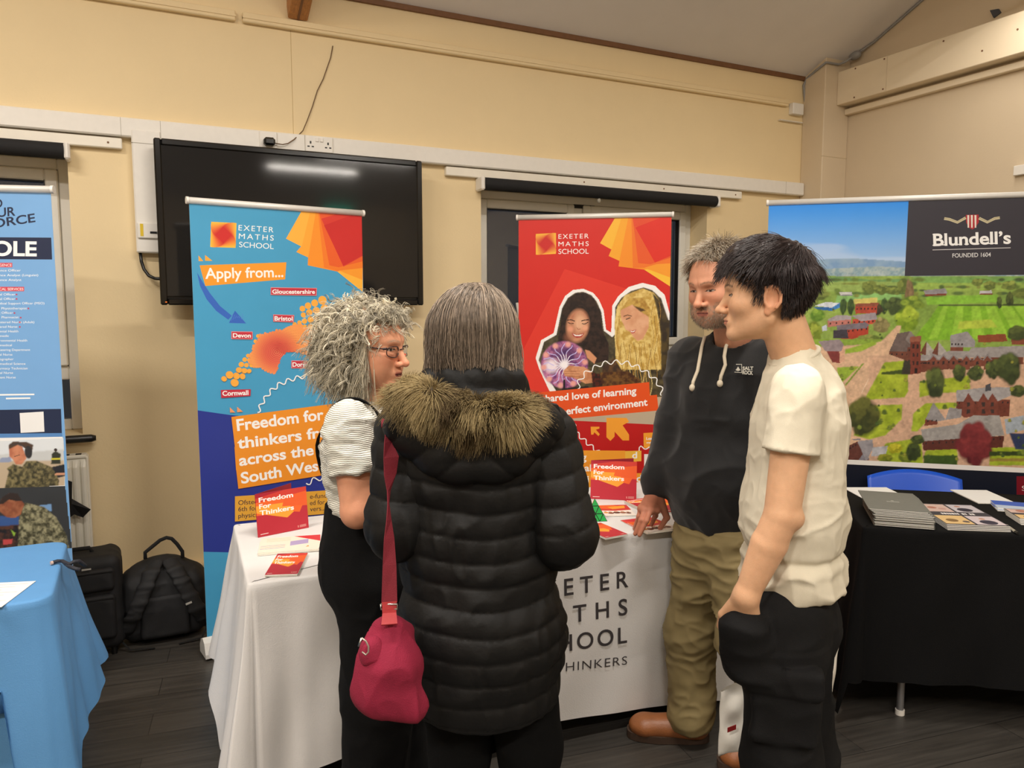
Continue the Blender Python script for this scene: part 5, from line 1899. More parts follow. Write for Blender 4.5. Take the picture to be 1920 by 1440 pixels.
# green pyramid puzzle
a = at_z(1139, 977.5, ZT)
c_ = at_z(1096, 979, ZT)
ed = np.linalg.norm(a - c_)
up = np.array((0, 0, 1.0))
bk = np.cross(up, unit_(a - c_))
base = [c_, a, (a + c_) / 2 + bk * ed * 0.866]
apex = np.mean(base, 0) + up * ed * 0.95
root = thing('pyramid_puzzle', np.mean(base, 0), 'green-faced triangular pyramid puzzle on the white table', 'puzzle')
g = MB()
g.add(base + [apex], [(0, 2, 1), (0, 1, 3), (1, 2, 3), (2, 0, 3)], M_BLACK)
g.build('puzzle_body', root)
for fi, (p, q, r_) in enumerate(((base[0], base[1], apex), (base[1], base[2], apex), (base[2], base[0], apex))):
    m_ = mat(['green_sticker', 'blue_sticker', 'yellow_sticker'][fi], [(34, 164, 76), (40, 80, 190), (236, 200, 50)][fi], 0.35)
    nn = unit_(np.cross(q - p, r_ - p))
    for i in range(3):
        for j in range(3 - i):
            T = [p + (q - p) * x / 3 + (r_ - p) * y / 3 for x, y in ((i, j), (i + 1, j), (i, j + 1))]
            tris = [T]
            if i + j < 2:
                tris.append([p + (q - p) * x / 3 + (r_ - p) * y / 3 for x, y in ((i + 1, j), (i + 1, j + 1), (i, j + 1))])
            for t in tris:
                ce = np.mean(t, 0)
                g = MB()
                g.prism([ce + (v - ce) * 0.84 + nn * 0.0002 for v in t][::-1], nn * 0.0008, m_)
                g.build('sticker', root)

# ------------------------------------------------------------------ on the black table
ZR = zoomed(1580, 850, 5.647)
M_FOLD = mat('grey_card', (112, 112, 106), 0.6, var=0.05, scale=40)
fb, fr2 = at_z(*ZR((330, 762))[0], ZT + 0.003), at_z(*ZR((978, 812))[0], ZT + 0.003)
ft = at_z(*ZR((190, 372))[0], ZT + 0.062)
uF = unit_(fr2 - fb)
wF = np.cross(up, uF)
WF, HF = np.linalg.norm(fr2 - fb), 0.30
NF = 14
f_root = thing('folder', fb + uF * WF / 2 + wF * HF / 2, '', 'folder', 'grey folders on the black table')
g = MB()
g.obox(fb + uF * WF / 2 + wF * HF / 2 + up * 0.002, uF, wF, up, (WF / 2, HF / 2, 0.0018), M_FOLD, 0.0008)
g.build('cover', f_root)
g = MB()
g.obox(fb + uF * WF / 2 + wF * HF / 2 + up * 0.002, uF, wF, up, (WF / 2 - 0.004, HF / 2 + 0.0005, 0.0009), M_PAGES)
g.build('inner_sheets', f_root)
A = Art(fb + up * 0.0038, uF, wF, WF, HF)
A.rect(WF * 0.40, HF * 0.42, WF * 0.62, HF * 0.47, (150, 150, 144)).disc((WF * 0.51, HF * 0.50), 0.006, (170, 168, 160))
emb = A.build('emblem', M_PRINTM, f_root)
ORD = ['lowest', 'second lowest', 'third from the bottom', 'fourth from the bottom', 'fifth from the bottom', 'sixth from the bottom', 'seventh from the bottom', 'seventh from the top', 'sixth from the top', 'fifth from the top', 'fourth from the top', 'third from the top', 'second from the top', 'topmost']
for k in range(NF):
    if k == 0:
        r_ = f_root
    else:
        r_ = f_root.copy()
        COL.objects.link(r_)
        for ch in f_root.children:
            d_ = ch.copy()
            d_.parent = r_
            COL.objects.link(d_)
        jx_, jy_ = RNG.normal() * 0.004, RNG.normal() * 0.003
        if k >= NF - 4:
            jx_, jy_ = -0.006 * (k - NF + 4), 0.004 * (k - NF + 5)
        r_.location = tuple(np.array(f_root.location) + uF * jx_ + wF * jy_ + up * 0.0042 * k)
    r_['label'] = 'grey folder, ' + ORD[k] + ' in the stack at the corner of the black table'


def paint_mag(A):
    W, H = A.W, A.H
    A.rect(0, 0, W, H, (58, 56, 66))
    for x0, x1, y0, y1, c in ((0.02, 0.48, 0.60, 0.97, (206, 178, 168)), (0.52, 0.98, 0.60, 0.97, (196, 190, 196)), (0.02, 0.48, 0.04, 0.42, (220, 186, 130)), (0.52, 0.98, 0.04, 0.42, (206, 192, 196))):
        A.rect(x0 * W, y0 * H, x1 * W, y1 * H, c)
    for x, y, r_, c in ((0.2, 0.8, 0.08, (176, 120, 104)), (0.35, 0.75, 0.07, (190, 150, 140)), (0.72, 0.72, 0.13, (44, 42, 60)), (0.2, 0.2, 0.10, (130, 100, 60)), (0.4, 0.15, 0.06, (90, 80, 80)), (0.76, 0.15, 0.14, (50, 46, 66)), (0.74, 0.3, 0.05, (186, 136, 110)), (0.68, 0.88, 0.05, (180, 130, 110))):
        A.disc((x * W, y * H), r_ * W, c, 12)
    x = 0.2
    for k in range(11):
        wd = (0.03, 0.04, 0.025)[k % 3]
        A.rect(x * W, 0.475 * H, (x + wd) * W, 0.545 * H, (236, 232, 232))
        x += wd + (0.012 if k not in (6, 8) else 0.05)


for k in range(4):
    q = [(a_ + (4 - k) * 3, b_ + (3 - k) * 17) for a_, b_ in ((1100, 752), (1772, 775), (895, 532))]
    sheet('magazine', ['lowest', 'second lowest', 'second from the top', 'topmost'][k] + ' magazine of the pile between the grey folders and the pen', 'magazine', *ZR(*q), 0.0034, ZT + 0.001 + 0.0036 * k, paint_mag, 'magazines on the black table')
sheet('paper', 'white paper sticking out behind the stack of grey folders', 'paper', *ZR((200, 470), (690, 470), (62, 360)), 0.002, ZT + 0.001, lambda A: A.rect(0, 0, A.W, A.H, (238, 238, 236)))
sheet('paper', 'white paper pad lying right of the blue chair on the black table', 'paper', *ZR((1435, 525), (1850, 532), (1262, 386)), 0.004, ZT + 0.001, lambda A: A.rect(0, 0, A.W, A.H, (240, 240, 238)))
for k in range(2):
    sheet('brochure', ['lower brochure of the small blue pile at the right edge of the black table', 'blue brochure on top of the small pile at the right edge'][k], 'brochure', *ZR((1640, 600 - 26 * k), (2400, 660 - 26 * k), (1545, 520 - 26 * k)), 0.005, ZT + 0.001 + 0.0055 * k,
          lambda A: A.rect(0, 0, A.W, A.H, (60, 96, 190)).rect(0, 0, A.W, A.H * 0.4, (186, 200, 220)), 'brochures at the right edge')
for k in range(4):
    sheet('magazine', ['lowest', 'second lowest', 'second from the top', 'topmost'][k] + ' magazine of the pile cut by the right edge of the picture', 'magazine', *ZR((1890 - 6 * k, 745 - 18 * k), (2700, 790 - 18 * k), (1735 + 3 * k, 640 - 18 * k)), 0.005, ZT + 0.001 + 0.0053 * k, paint_mag, 'magazines at the right edge')
p0, p1 = at_z(*ZR((1735, 765))[0], ZT + 0.006), at_z(*ZR((1852, 848))[0], ZT + 0.006)
root = thing('pen', (p0 + p1) / 2, 'silver pen with black end on the black table beside the magazines', 'pen')
g = MB()
g.cyl(p0, p0 + (p1 - p0) * 0.82, 0.0052, mat('silver_plastic', (190, 184, 170), 0.3, metal=0.4), 14)
g.build('barrel', root)
g = MB()
g.cyl(p0 + (p1 - p0) * 0.82, p1, 0.0056, M_BLACK, 14, 0.0045)
g.build('pen_end', root)

# blue plastic chair behind the black table
M_BLUEP = mat('blue_plastic', (24, 84, 206), 0.32, var=0.02, spec=0.5)
b0, b1 = at(1637, 900, 3.02), at(1806, 903, 2.99)
wK = np.array((-uK[1], uK[0], 0))
cc = (b0 + b1) / 2
_r = ray(1720, 900)
cc = _C0 + _r * (((OK_ + wK * (0.66 + 0.345) - _C0) @ wK) / (_r @ wK))
uC = unit_(uK)
wid = 0.43
root = thing('chair', cc * (1, 1, 0) - wK * 0.2, 'blue plastic chair behind the black table', 'chair')


def bent(y0, y1, wv, curve, th, crown):
    """curved shell across the chair"""
    vs, n, m_ = [], 21, 12
    for side in (0, 1):
        for j in range(m_):
            t = j / (m_ - 1)
            for i in range(n):
                s = -1 + 2 * i / (n - 1)
                ww = wv * (0.94 + 0.06 * math.sin(math.pi * min(1, t * 1.2) / 2))
                p = cc * (1, 1, 0) + uC * s * ww / 2 - wK * (curve * s * s) + wK * (0.08 * t + side * th) + up * (y0 + (y1 - y0) * t + crown * t * (1 - s * s))
                vs.append(p)
    o = n * m_
    fs = []
    for j in range(m_ - 1):
        for i in range(n - 1):
            a_ = j * n + i
            fs += [(a_, a_ + 1, a_ + n + 1, a_ + n), (o + a_, o + a_ + n, o + a_ + n + 1, o + a_ + 1)]
    for i in range(n - 1):
        fs += [(i, o + i, o + i + 1, i + 1), ((m_ - 1) * n + i, (m_ - 1) * n + i + 1, o + (m_ - 1) * n + i + 1, o + (m_ - 1) * n + i)]
    for j in range(m_ - 1):
        fs += [(j * n, (j + 1) * n, o + (j + 1) * n, o + j * n), (j * n + n - 1, o + j * n + n - 1, o + (j + 1) * n + n - 1, (j + 1) * n + n - 1)]
    return vs, fs


zt_ = at(1720, 880, (cc + wK * 0.08) @ _HF)[2]
g = MB()
vs, fs = bent(0.50, zt_ - 0.035, wid, 0.035, 0.008, 0.035)
g.add(vs, fs, M_BLUEP, True)
g.build('backrest', root)
g = MB()
g.obox(cc * (1, 1, 0) - wK * 0.165 + up * 0.445, uC, wK, up, (wid / 2, 0.165, 0.012), M_BLUEP, 0.01)
g.build('seat', root)
for sx in (-1, 1):
    for q in (-0.30, -0.03):
        g = MB()
        p = cc * (1, 1, 0) + uC * sx * (wid / 2 - 0.03) + wK * q
        g.cyl(p + uC * sx * 0.03, p + up * 0.435, 0.011, M_LEGM, 12)
        g.build('leg', root)
    g = MB()
    p = cc * (1, 1, 0) + uC * sx * (wid / 2 - 0.05)
    g.tube([p - wK * 0.05 + up * 0.44, p + up * 0.46 + wK * 0.012, p + up * 0.60 + wK * 0.022], 0.010, M_LEGM)
    g.build('back_support', root)

# ------------------------------------------------------------------ on the pale blue table
def paint_note(A):
    A.rect(0, 0, A.W, A.H, (242, 240, 236))
    for k in range(7):
        A.line([(A.W * 0.1, A.H * (0.9 - 0.11 * k)), (A.W * (0.94 - 0.13 * (k % 3)), A.H * (0.9 - 0.11 * k))], 0.0025, (186, 180, 176))


sheet('paper', 'white printed sheet lying on the pale blue table', 'paper', (-150, 1146), (3, 1138), (-90, 1097), 0.001, ZT + 0.001, paint_note)
root = thing('cord', at_z(128, 1058, ZT), 'short dark cord with pale tip lying over the corner of the pale blue table', 'cord')
g = MB()
g.tube([at_z(x, y, ZT + h_) for x, y, h_ in ((98, 1055, 0.008), (108, 1052, 0.009), (117, 1052, 0.010), (124, 1056, 0.012), (131, 1058, 0.014), (138, 1053, 0.02), (148, 1052, 0.016))] + [at_z(160, 1060, ZT - 0.02)], 0.006, mat('navy_cord', (34, 36, 46), 0.6, bump=0.3), 8)
g.build('cord_body', root)
g = MB()
g.tube([at_z(x, y, ZT + h_) for x, y, h_ in ((122, 1056, 0.008), (130, 1062, 0.009), (140, 1066, 0.008), (150, 1068, 0.004))], 0.006, mat('navy_cord', (34, 36, 46), 0.6, bump=0.3), 8)
g.build('cord_branch', root)
g = MB()
g.cyl(at_z(95, 1056, ZT + 0.008), at_z(99, 1055, ZT + 0.008), 0.0062, mat('pale_tip', (206, 176, 160), 0.5), 8)
g.build('cord_tip', root)
# ================================================================== sculpting: smooth solids turned into one continuous surface
def V(*a):
    return np.array(a if len(a) > 1 else a[0], dtype=float)


def unit(v):
    v = np.asarray(v, float)
    return v / np.linalg.norm(v)


def rcone(p, a, b, r1, r2=None):
    r2 = r1 if r2 is None else r2
    a, b = np.asarray(a, float), np.asarray(b, float)
    ab = b - a
    t = np.clip(((p - a) @ ab) / (ab @ ab + 1e-12), 0, 1)
    q = p - a - t[:, None] * ab
    return np.sqrt((q * q).sum(1)) - (r1 + t * (r2 - r1))


def econe(p, a, b, r1, r2, side, k):
    """rounded cone, k times as wide along side"""
    side = unit(side)
    a = np.asarray(a, float)
    q = p - ((p - a) @ side)[:, None] * side * (1 - 1 / k)
    b2 = np.asarray(b, float) - ((np.asarray(b, float) - a) @ side) * side * (1 - 1 / k)
    return rcone(q, a, b2, r1, r2)


def ell(p, c, r):
    q = (p - np.asarray(c, float)) / np.asarray(r, float)
    k0 = np.sqrt((q * q).sum(1))
    k1 = np.sqrt(((q / np.asarray(r, float)) ** 2).sum(1)) + 1e-9
    return k0 * (k0 - 1) / k1


def rbox(p, c, h, r, R=None):
    q = p - np.asarray(c, float)
    if R is not None:
        q = q @ np.asarray(R, float).T
    q = np.abs(q) - (np.asarray(h, float) - r)
    return np.sqrt((np.maximum(q, 0) ** 2).sum(1)) + np.minimum(q.max(1), 0) - r


def smin(a, b, k):
    h = np.clip(0.5 + 0.5 * (b - a) / k, 0, 1)
    return b * (1 - h) + a * h - k * h * (1 - h)


def smax(a, b, k):
    return -smin(-a, -b, k)


def chain(p, pts, rr, k=0.02):
    d = None
    for i in range(len(pts) - 1):
        e = rcone(p, pts[i], pts[i + 1], rr[i], rr[i + 1])
        d = e if d is None else smin(d, e, k)
    return d


_N3 = {}


def noise3(p, freq, seed=0):
    """smooth value noise, -1..1"""
    if seed not in _N3:
        _N3[seed] = np.random.default_rng(900 + seed).random((32, 32, 32)) * 2 - 1
    T = _N3[seed]
    q = p * freq
    i = np.floor(q).astype(int)
    f = q - i
    f = f * f * (3 - 2 * f)
    i = i % 32
    j = (i + 1) % 32
    out = 0
    for a in (0, 1):
        for b in (0, 1):
            for c in (0, 1):
                w = (f[:, 0] if a else 1 - f[:, 0]) * (f[:, 1] if b else 1 - f[:, 1]) * (f[:, 2] if c else 1 - f[:, 2])
                out = out + w * T[(j if a else i)[:, 0], (j if b else i)[:, 1], (j if c else i)[:, 2]]
    return out


def sculpt(fn, lo, hi, h, project=1):
    """iso-surface of fn on a grid of step h, evaluated only near the surface; returns vertices and quads"""
    lo, hi = np.asarray(lo, float), np.asarray(hi, float)
    n = np.ceil((hi - lo) / h / 4).astype(int) * 4
    cn = n // 4 + 1
    ax = [lo[i] + np.arange(cn[i]) * 4 * h for i in range(3)]
    G = np.stack(np.meshgrid(*ax, indexing='ij'), -1).reshape(-1, 3)
    C = fn(G).reshape(cn).astype(np.float32)
    A = np.zeros(cn - 1, bool)
    lim = 4 * h * 1.9
    for a in (0, 1):
        for b in (0, 1):
            for c in (0, 1):
                A |= np.abs(C[a:cn[0] - 1 + a, b:cn[1] - 1 + b, c:cn[2] - 1 + c]) < lim
    rep = A.repeat(4, 0).repeat(4, 1).repeat(4, 2)
    M = np.zeros(n + 1, bool)
    for a in (0, 1):
        for b in (0, 1):
            for c in (0, 1):
                M[a:n[0] + a, b:n[1] + b, c:n[2] + c] |= rep
    F = np.ones(n + 1, np.float32)
    F[:-1, :-1, :-1] = C[:-1, :-1, :-1].repeat(4, 0).repeat(4, 1).repeat(4, 2)
    idx = np.argwhere(M)
    vals = np.empty(len(idx), np.float32)
    for s in range(0, len(idx), 400000):
        e = idx[s:s + 400000]
        vals[s:s + 400000] = fn(lo + e * h)
    F[M] = vals
    I = F < 0
    S = np.zeros(n, np.int8)
    for a in (0, 1):
        for b in (0, 1):
            for c in (0, 1):
                S += I[a:n[0] + a, b:n[1] + b, c:n[2] + c]
    cell = np.argwhere((S > 0) & (S < 8))
    if not len(cell):
        return np.zeros((0, 3)), np.zeros((0, 4), int)
    num = -np.ones(n, np.int64)
    num[cell[:, 0], cell[:, 1], cell[:, 2]] = np.arange(len(cell))
    acc = np.zeros((len(cell), 3))
    cnt = np.zeros(len(cell))
    cor = [(a, b, c) for a in (0, 1) for b in (0, 1) for c in (0, 1)]
    cv = {q: F[cell[:, 0] + q[0], cell[:, 1] + q[1], cell[:, 2] + q[2]] for q in cor}
    for q in cor:
        for k in range(3):
            if q[k] == 0:
                r = list(q)
                r[k] = 1
                r = tuple(r)
                va, vb = cv[q], cv[r]
                x = (va < 0) != (vb < 0)
                t = np.where(x, va / np.where(x, va - vb, 1), 0)
                pt = np.array(q, float)[None].repeat(len(cell), 0)
                pt[:, k] += t
                acc += pt * x[:, None]
                cnt += x
    verts = lo + (cell + acc / cnt[:, None]) * h
    quads = []
    for k in range(3):
        i, j = [(1, 2), (2, 0), (0, 1)][k]
        sl0 = [slice(None)] * 3
        sl1 = [slice(None)] * 3
        sl0[k], sl1[k] = slice(0, n[k]), slice(1, n[k] + 1)
        a, b = I[tuple(sl0)], I[tuple(sl1)]
        e = np.argwhere(a != b)
        ok = (e[:, i] > 0) & (e[:, j] > 0) & (e[:, i] < n[i]) & (e[:, j] < n[j])
        e = e[ok]
        ins = a[e[:, 0], e[:, 1], e[:, 2]]
        qs = []
        for di, dj in ((-1, -1), (0, -1), (0, 0), (-1, 0)):
            c = e.copy()
            c[:, i] += di
            c[:, j] += dj
            qs.append(num[c[:, 0], c[:, 1], c[:, 2]])
        q = np.stack(qs, 1)
        q[~ins] = q[~ins][:, ::-1]
        quads.append(q)
    quads = np.concatenate(quads)
    quads = quads[(quads >= 0).all(1)]
    for _ in range(project):
        nn, d = gradient(fn, verts, h * 0.6)
        verts = verts - nn * np.clip(d, -h, h)[:, None]
    return verts, quads


def gradient(fn, p, e=0.002):
    d = fn(p)
    g = np.stack([fn(p + np.eye(3)[k] * e) - d for k in range(3)], 1)
    return g / (np.linalg.norm(g, axis=1, keepdims=True) + 1e-9), d


def join(parts):
    vs, fs, b = [], [], 0
    for v, f in parts:
        vs.append(v)
        fs.append(f + b)
        b += len(v)
    return np.concatenate(vs), np.concatenate(fs)


def garment(name, fn, lo, hi, h, m, parent, disp=None, cols=None, label=None):
    v, f = sculpt(fn, lo, hi, h)
    if disp is not None:
        nn, _ = gradient(fn, v, h * 0.6)
        v = v + nn * disp(v, nn)[:, None]
    c = cols(v) if callable(cols) else cols
    o = link_mesh(name, v, f, m, None, c, parent, None, True)
    if label:
        o['label'] = label
    return o


def folds(p, amp, freq, seed=0, stretch=(1, 1, 1), sharp=1.5):
    """cloth creases: warped ridged noise"""
    q = p * np.asarray(stretch, float)
    w = np.stack([noise3(q, freq * 0.6, seed + 1), noise3(q, freq * 0.6, seed + 2), noise3(q, freq * 0.6, seed + 3)], 1) * (0.5 / freq)
    r = 1 - np.abs(noise3(q + w, freq, seed))
    return amp * (r ** sharp - 0.5)


# ------------------------------------------------------------------ hair, fur: tapering strands
def strands(name, P, r, cols, m, parent, sides=3):
    P = np.asarray(P, float)
    N, M, _ = P.shape
    T = np.gradient(P, axis=1)
    T /= np.linalg.norm(T, axis=2, keepdims=True) + 1e-12
    a = np.zeros_like(T)
    q = np.cross(T[:, 0], np.where(np.abs(T[:, 0, 2:3]) > 0.8, np.array([1.0, 0, 0]), np.array([0, 0, 1.0])))
    for i in range(M):
        q = q - T[:, i] * (q * T[:, i]).sum(1, keepdims=True)
        q = q / (np.linalg.norm(q, axis=1, keepdims=True) + 1e-12)
        a[:, i] = q
    b = np.cross(T, a)
    r = np.broadcast_to(np.asarray(r, float), (N, M))
    ring = [P + r[..., None] * (math.cos(2 * math.pi * k / sides) * a + math.sin(2 * math.pi * k / sides) * b) for k in range(sides)]
    v = np.stack(ring, 2).reshape(-1, 3)
    base = np.arange(N)[:, None] * (M * sides)
    fs = []
    for k in range(sides):
        k2 = (k + 1) % sides
        i = np.arange(M - 1)[None, :] * sides + base
        fs.append(np.stack([i + k, i + k2, i + sides + k2, i + sides + k], -1).reshape(-1, 4))
    c = np.repeat(np.asarray(cols, float), M * sides, axis=0)
    return link_mesh(name, v, np.concatenate(fs), m, None, c, parent, None, True)


class Frame:
    """head frame: O between the eyes at the head's axis; s = the person's right, f = forward, u = up"""

    def __init__(self, O, fwd, up=(0, 0, 1), scale=1.0):
        self.O = np.asarray(O, float)
        self.f = unit(fwd)
        s = np.cross(self.f, np.asarray(up, float))
        self.s = unit(s)
        self.u = np.cross(self.s, self.f)
        self.k = scale
        self.R = np.stack([self.s, self.f, self.u])

    def loc(self, p):
        return (p - self.O) @ self.R.T / self.k

    def wld(self, q):
        return self.O + np.asarray(q, float) * self.k @ self.R

    def vec(self, q):
        return np.asarray(q, float) @ self.R


def head_sdf(q, nose=1.0, jaw=1.0, mouth_open=0.0, brow=1.0, chin=1.0, wide=1.0):
    """a face and skull in head-frame metres (eyes at u=0, crown .12, chin -.115)"""
    x = np.abs(q[:, 0])
    m = np.stack([x, q[:, 1], q[:, 2]], 1)
    d = ell(q, (0, -0.012, 0.036), (0.0735 * wide, 0.097, 0.084))
    d = smin(d, ell(q, (0, 0.030, 0.015), (0.064 * wide, 0.062, 0.06)), 0.03)
    d = smin(d, ell(q, (0, 0.028, -0.045), (0.062 * jaw, 0.060, 0.068)), 0.03)
    d = smin(d, rcone(m, (0.050 * jaw, 0.0, -0.058), (0.018 * jaw, 0.068, -0.095), 0.018, 0.017), 0.025)       # jaw line
    d = smin(d, ell(q, (0, 0.078 * chin, -0.098), (0.020, 0.017, 0.017)), 0.018)
    d = smin(d, ell(m, (0.041, 0.058, -0.026), (0.024, 0.026, 0.022)), 0.025)                                  # cheeks
    d = smin(d, rcone(m, (0.010, 0.0885, 0.020), (0.043, 0.070, 0.021), 0.0085 * brow, 0.007 * brow), 0.014)    # brow
    d = smax(d, -ell(m, (0.0315, 0.098, 0.001), (0.0165, 0.017, 0.0105)), 0.012)                                # sockets
    d = smin(d, ell(m, (0.0315, 0.0655, 0.000), (0.0150, 0.0150, 0.0125)), 0.004)                               # eyes under lids
    lid = rcone(m, (0.021, 0.0775, 0.0045), (0.041, 0.0745, 0.0045), 0.0042, 0.0036)
    d = smin(d, lid, 0.004)
    # nose
    d = smin(d, rcone(q, (0, 0.087, 0.008), (0, 0.1085 + 0.006 * (nose - 1), -0.034), 0.0068, 0.0098 * nose), 0.011)
    d = smin(d, ell(q, (0, 0.112 + 0.008 * (nose - 1), -0.037), (0.0105 * nose, 0.0105, 0.0095)), 0.006)
    d = smin(d, ell(m, (0.0125 * nose, 0.0985, -0.040), (0.0078, 0.0105, 0.0075)), 0.006)
    d = smax(d, -ell(m, (0.0062 * nose, 0.105, -0.0475), (0.0034, 0.0055, 0.0032)), 0.003)
    # mouth
    d = smin(d, ell(q, (0, 0.084, -0.066), (0.026, 0.014, 0.017)), 0.012)
    d = smin(d, rcone(m, (0.0, 0.0975, -0.0600), (0.020, 0.086, -0.0635), 0.0044, 0.0022), 0.004)
    d = smin(d, rcone(m, (0.0, 0.0955, -0.0705 - mouth_open), (0.017, 0.086, -0.0665 - mouth_open * 0.5), 0.0052, 0.0025), 0.004)
    d = smax(d, -rcone(m, (0, 0.1025, -0.0655 - mouth_open / 2), (0.021, 0.090, -0.0655 - mouth_open / 2), 0.0012 + mouth_open / 2.2, 0.0008), 0.0025)
    d = smax(d, -ell(q, (0, 0.104, -0.053), (0.0035, 0.006, 0.006)), 0.004)
    # ears
    e = ell(m, (0.0715 * wide, -0.012, -0.014), (0.007, 0.019, 0.030))
    c = np.array([0.0760 * wide, -0.014, -0.010])
    hel = None
    for k in range(8):
        a0, a1 = math.radians(-150 + k * 38), math.radians(-150 + (k + 1) * 38)
        A = c + (0.002 + 0.004 * math.sin(a0), -0.019 * math.cos(a0 - 1.57) * 1.0, 0.027 * math.sin(a0 - 1.57) * -1.0)
        B = c + (0.002 + 0.004 * math.sin(a1), -0.019 * math.cos(a1 - 1.57) * 1.0, 0.027 * math.sin(a1 - 1.57) * -1.0)
        t = rcone(m, A, B, 0.0036)
        hel = t if hel is None else np.minimum(hel, t)
    e = smax(e, -ell(m, (0.0805 * wide, -0.010, -0.012), (0.0075, 0.0115, 0.019)), 0.004)
    e = smin(e, hel, 0.005)
    e = smin(e, ell(m, (0.0715 * wide, -0.003, -0.043), (0.0055, 0.0085, 0.0105)), 0.006)
    e = smin(e, ell(m, (0.0705 * wide, 0.004, -0.018), (0.005, 0.004, 0.007)), 0.004)
    d = smin(d, e, 0.006)
    return d


def face_colors(q, skin, lips, brow, iris=(70, 60, 50), blush=0.25, gaze=(0, 0), open_=0.0055, lid_drop=0.0, beard=None, stub=None, mouth_dark=None):
    skin, lips, brow = lin(skin), lin(lips), lin(brow)
    x = np.abs(q[:, 0])
    y, z = q[:, 1], q[:, 2]
    c = np.tile(skin, (len(q), 1))
    red = skin * np.array([1.04, 0.70, 0.66])

    def mixin(w, col):
        nonlocal c
        w = np.clip(w, 0, 1)[:, None]
        c = c * (1 - w) + np.asarray(col) * w
    g = lambda cx, cy, sx, sy: np.exp(-((x - cx) / sx) ** 2 - ((z - cy) / sy) ** 2) * (y > 0.02)
    mixin(g(0.043, -0.028, 0.022, 0.018) * blush, red)
    mixin(g(0.0, -0.038, 0.016, 0.014) * blush * 1.1, red)
    mixin((x > 0.0705) * (z < 0.025) * (z > -0.06) * (y < 0.012) * 0.45, red)
    mixin(g(0.032, -0.016, 0.016, 0.006) * 0.35, skin * np.array([0.78, 0.66, 0.66]))
    mixin((noise3(q, 90, 3) * 0.5 + noise3(q, 260, 4) * 0.5) * 0.12 + 0.02, skin * np.array([0.85, 0.72, 0.68]))
    if beard is not None:
        w = ((z < -0.036) & (y > -0.02)).astype(float) * np.clip((-0.036 - z) / 0.02 + (x > 0.04) * 1.0 + (np.abs(z + 0.052) < 0.007) * (x < 0.03) * 0.9, 0, 1)
        w = np.where((z < -0.078), np.maximum(w, 0.9), w) * (z > -0.135) * (0.6 + 0.5 * noise3(q, 160, 5))
        w = np.where((np.abs(z + 0.066) < 0.009) & (x < 0.021), 0, w)
        mixin(w * 0.8, lin(beard))
    if stub is not None:
        mixin((z < -0.04) * (z > -0.12) * (y > 0.0) * 0.25, lin(stub))
    mixin(np.exp(-((z + 0.0655 + 0.002) / 0.0072) ** 4) * (x < 0.0225 - np.abs(z + 0.066) * 0.9) * (y > 0.078) * 0.85, lips)
    if mouth_dark is not None:
        mixin((np.abs(z + 0.0655 + mouth_dark / 2) < mouth_dark * 0.45) * (x < 0.017) * (y > 0.07), lin((92, 40, 38)))
    else:
        mixin((np.abs(z + 0.0656) < 0.0012) * (x < 0.021) * (y > 0.08), lips * 0.3)
    bz = 0.0235 + 0.004 * np.sin(np.clip((x - 0.012) / 0.035, 0, 1) * math.pi) - 0.003
    mixin(np.clip(1.3 - np.abs(z - bz) / 0.0036, 0, 1) * (x > 0.012) * (x < 0.049) * (y > 0.04) * (0.62 + 0.5 * noise3(q, 400, 6)), brow)
    # eyes: white, iris, pupil, lash line
    ez = z + lid_drop
    inside = ((x - 0.0315) / 0.0125) ** 2 + (ez / open_) ** 2
    e = (inside < 1.0) & (y > 0.06)
    c[e] = lin((168, 156, 146))
    ir = (q[:, 0] - np.sign(q[:, 0]) * 0.0315 - gaze[0]) ** 2 + (z - gaze[1]) ** 2
    c[e & (ir < 0.0052 ** 2)] = lin(iris)
    c[e & (ir < 0.0024 ** 2)] = lin((10, 9, 9))
    lash = (inside >= 0.86) & (inside < 1.75) & (ez > -0.001) & (y > 0.06)
    c[lash] = lin((46, 32, 28))
    low = (inside >= 1.0) & (inside < 1.5) & (ez <= -0.001) & (y > 0.06)
    c[low] = c[low] * 0.75
    return c


M_SKIN = mat('skin', attr=True, rough=0.52, var=0.05, scale=60, bump=0.12, bscale=500, sss=0.12, spec=0.35)
M_HAIR = mat('hair', attr=True, rough=0.45, var=0.12, scale=80, spec=0.4)
M_FUR = mat('fur', attr=True, rough=0.7, var=0.15, scale=90, spec=0.2)
M_DYED = mat('dyed_cloth', attr=True, rough=0.85, var=0.05, scale=60, bump=0.25, bscale=900, spec=0.2)


def scalp_points(fr, n, seed, keep, rad=(0.078, 0.100, 0.088), cen=(0, -0.012, 0.036), zmin=-1.0):
    """points and normals on the skull (head frame), filtered by keep(x, y, z)"""
    rg = np.random.default_rng(seed)
    out, nor = [], []
    while sum(len(o) for o in out) < n:
        d = rg.normal(size=(n * 2, 3))
        d /= np.linalg.norm(d, axis=1, keepdims=True)
        p = np.array(cen) + d * np.array(rad)
        k = keep(p[:, 0], p[:, 1], p[:, 2])
        out.append(p[k])
        nn = d / np.array(rad)
        nor.append((nn / np.linalg.norm(nn, axis=1, keepdims=True))[k])
    return np.concatenate(out)[:n], np.concatenate(nor)[:n]


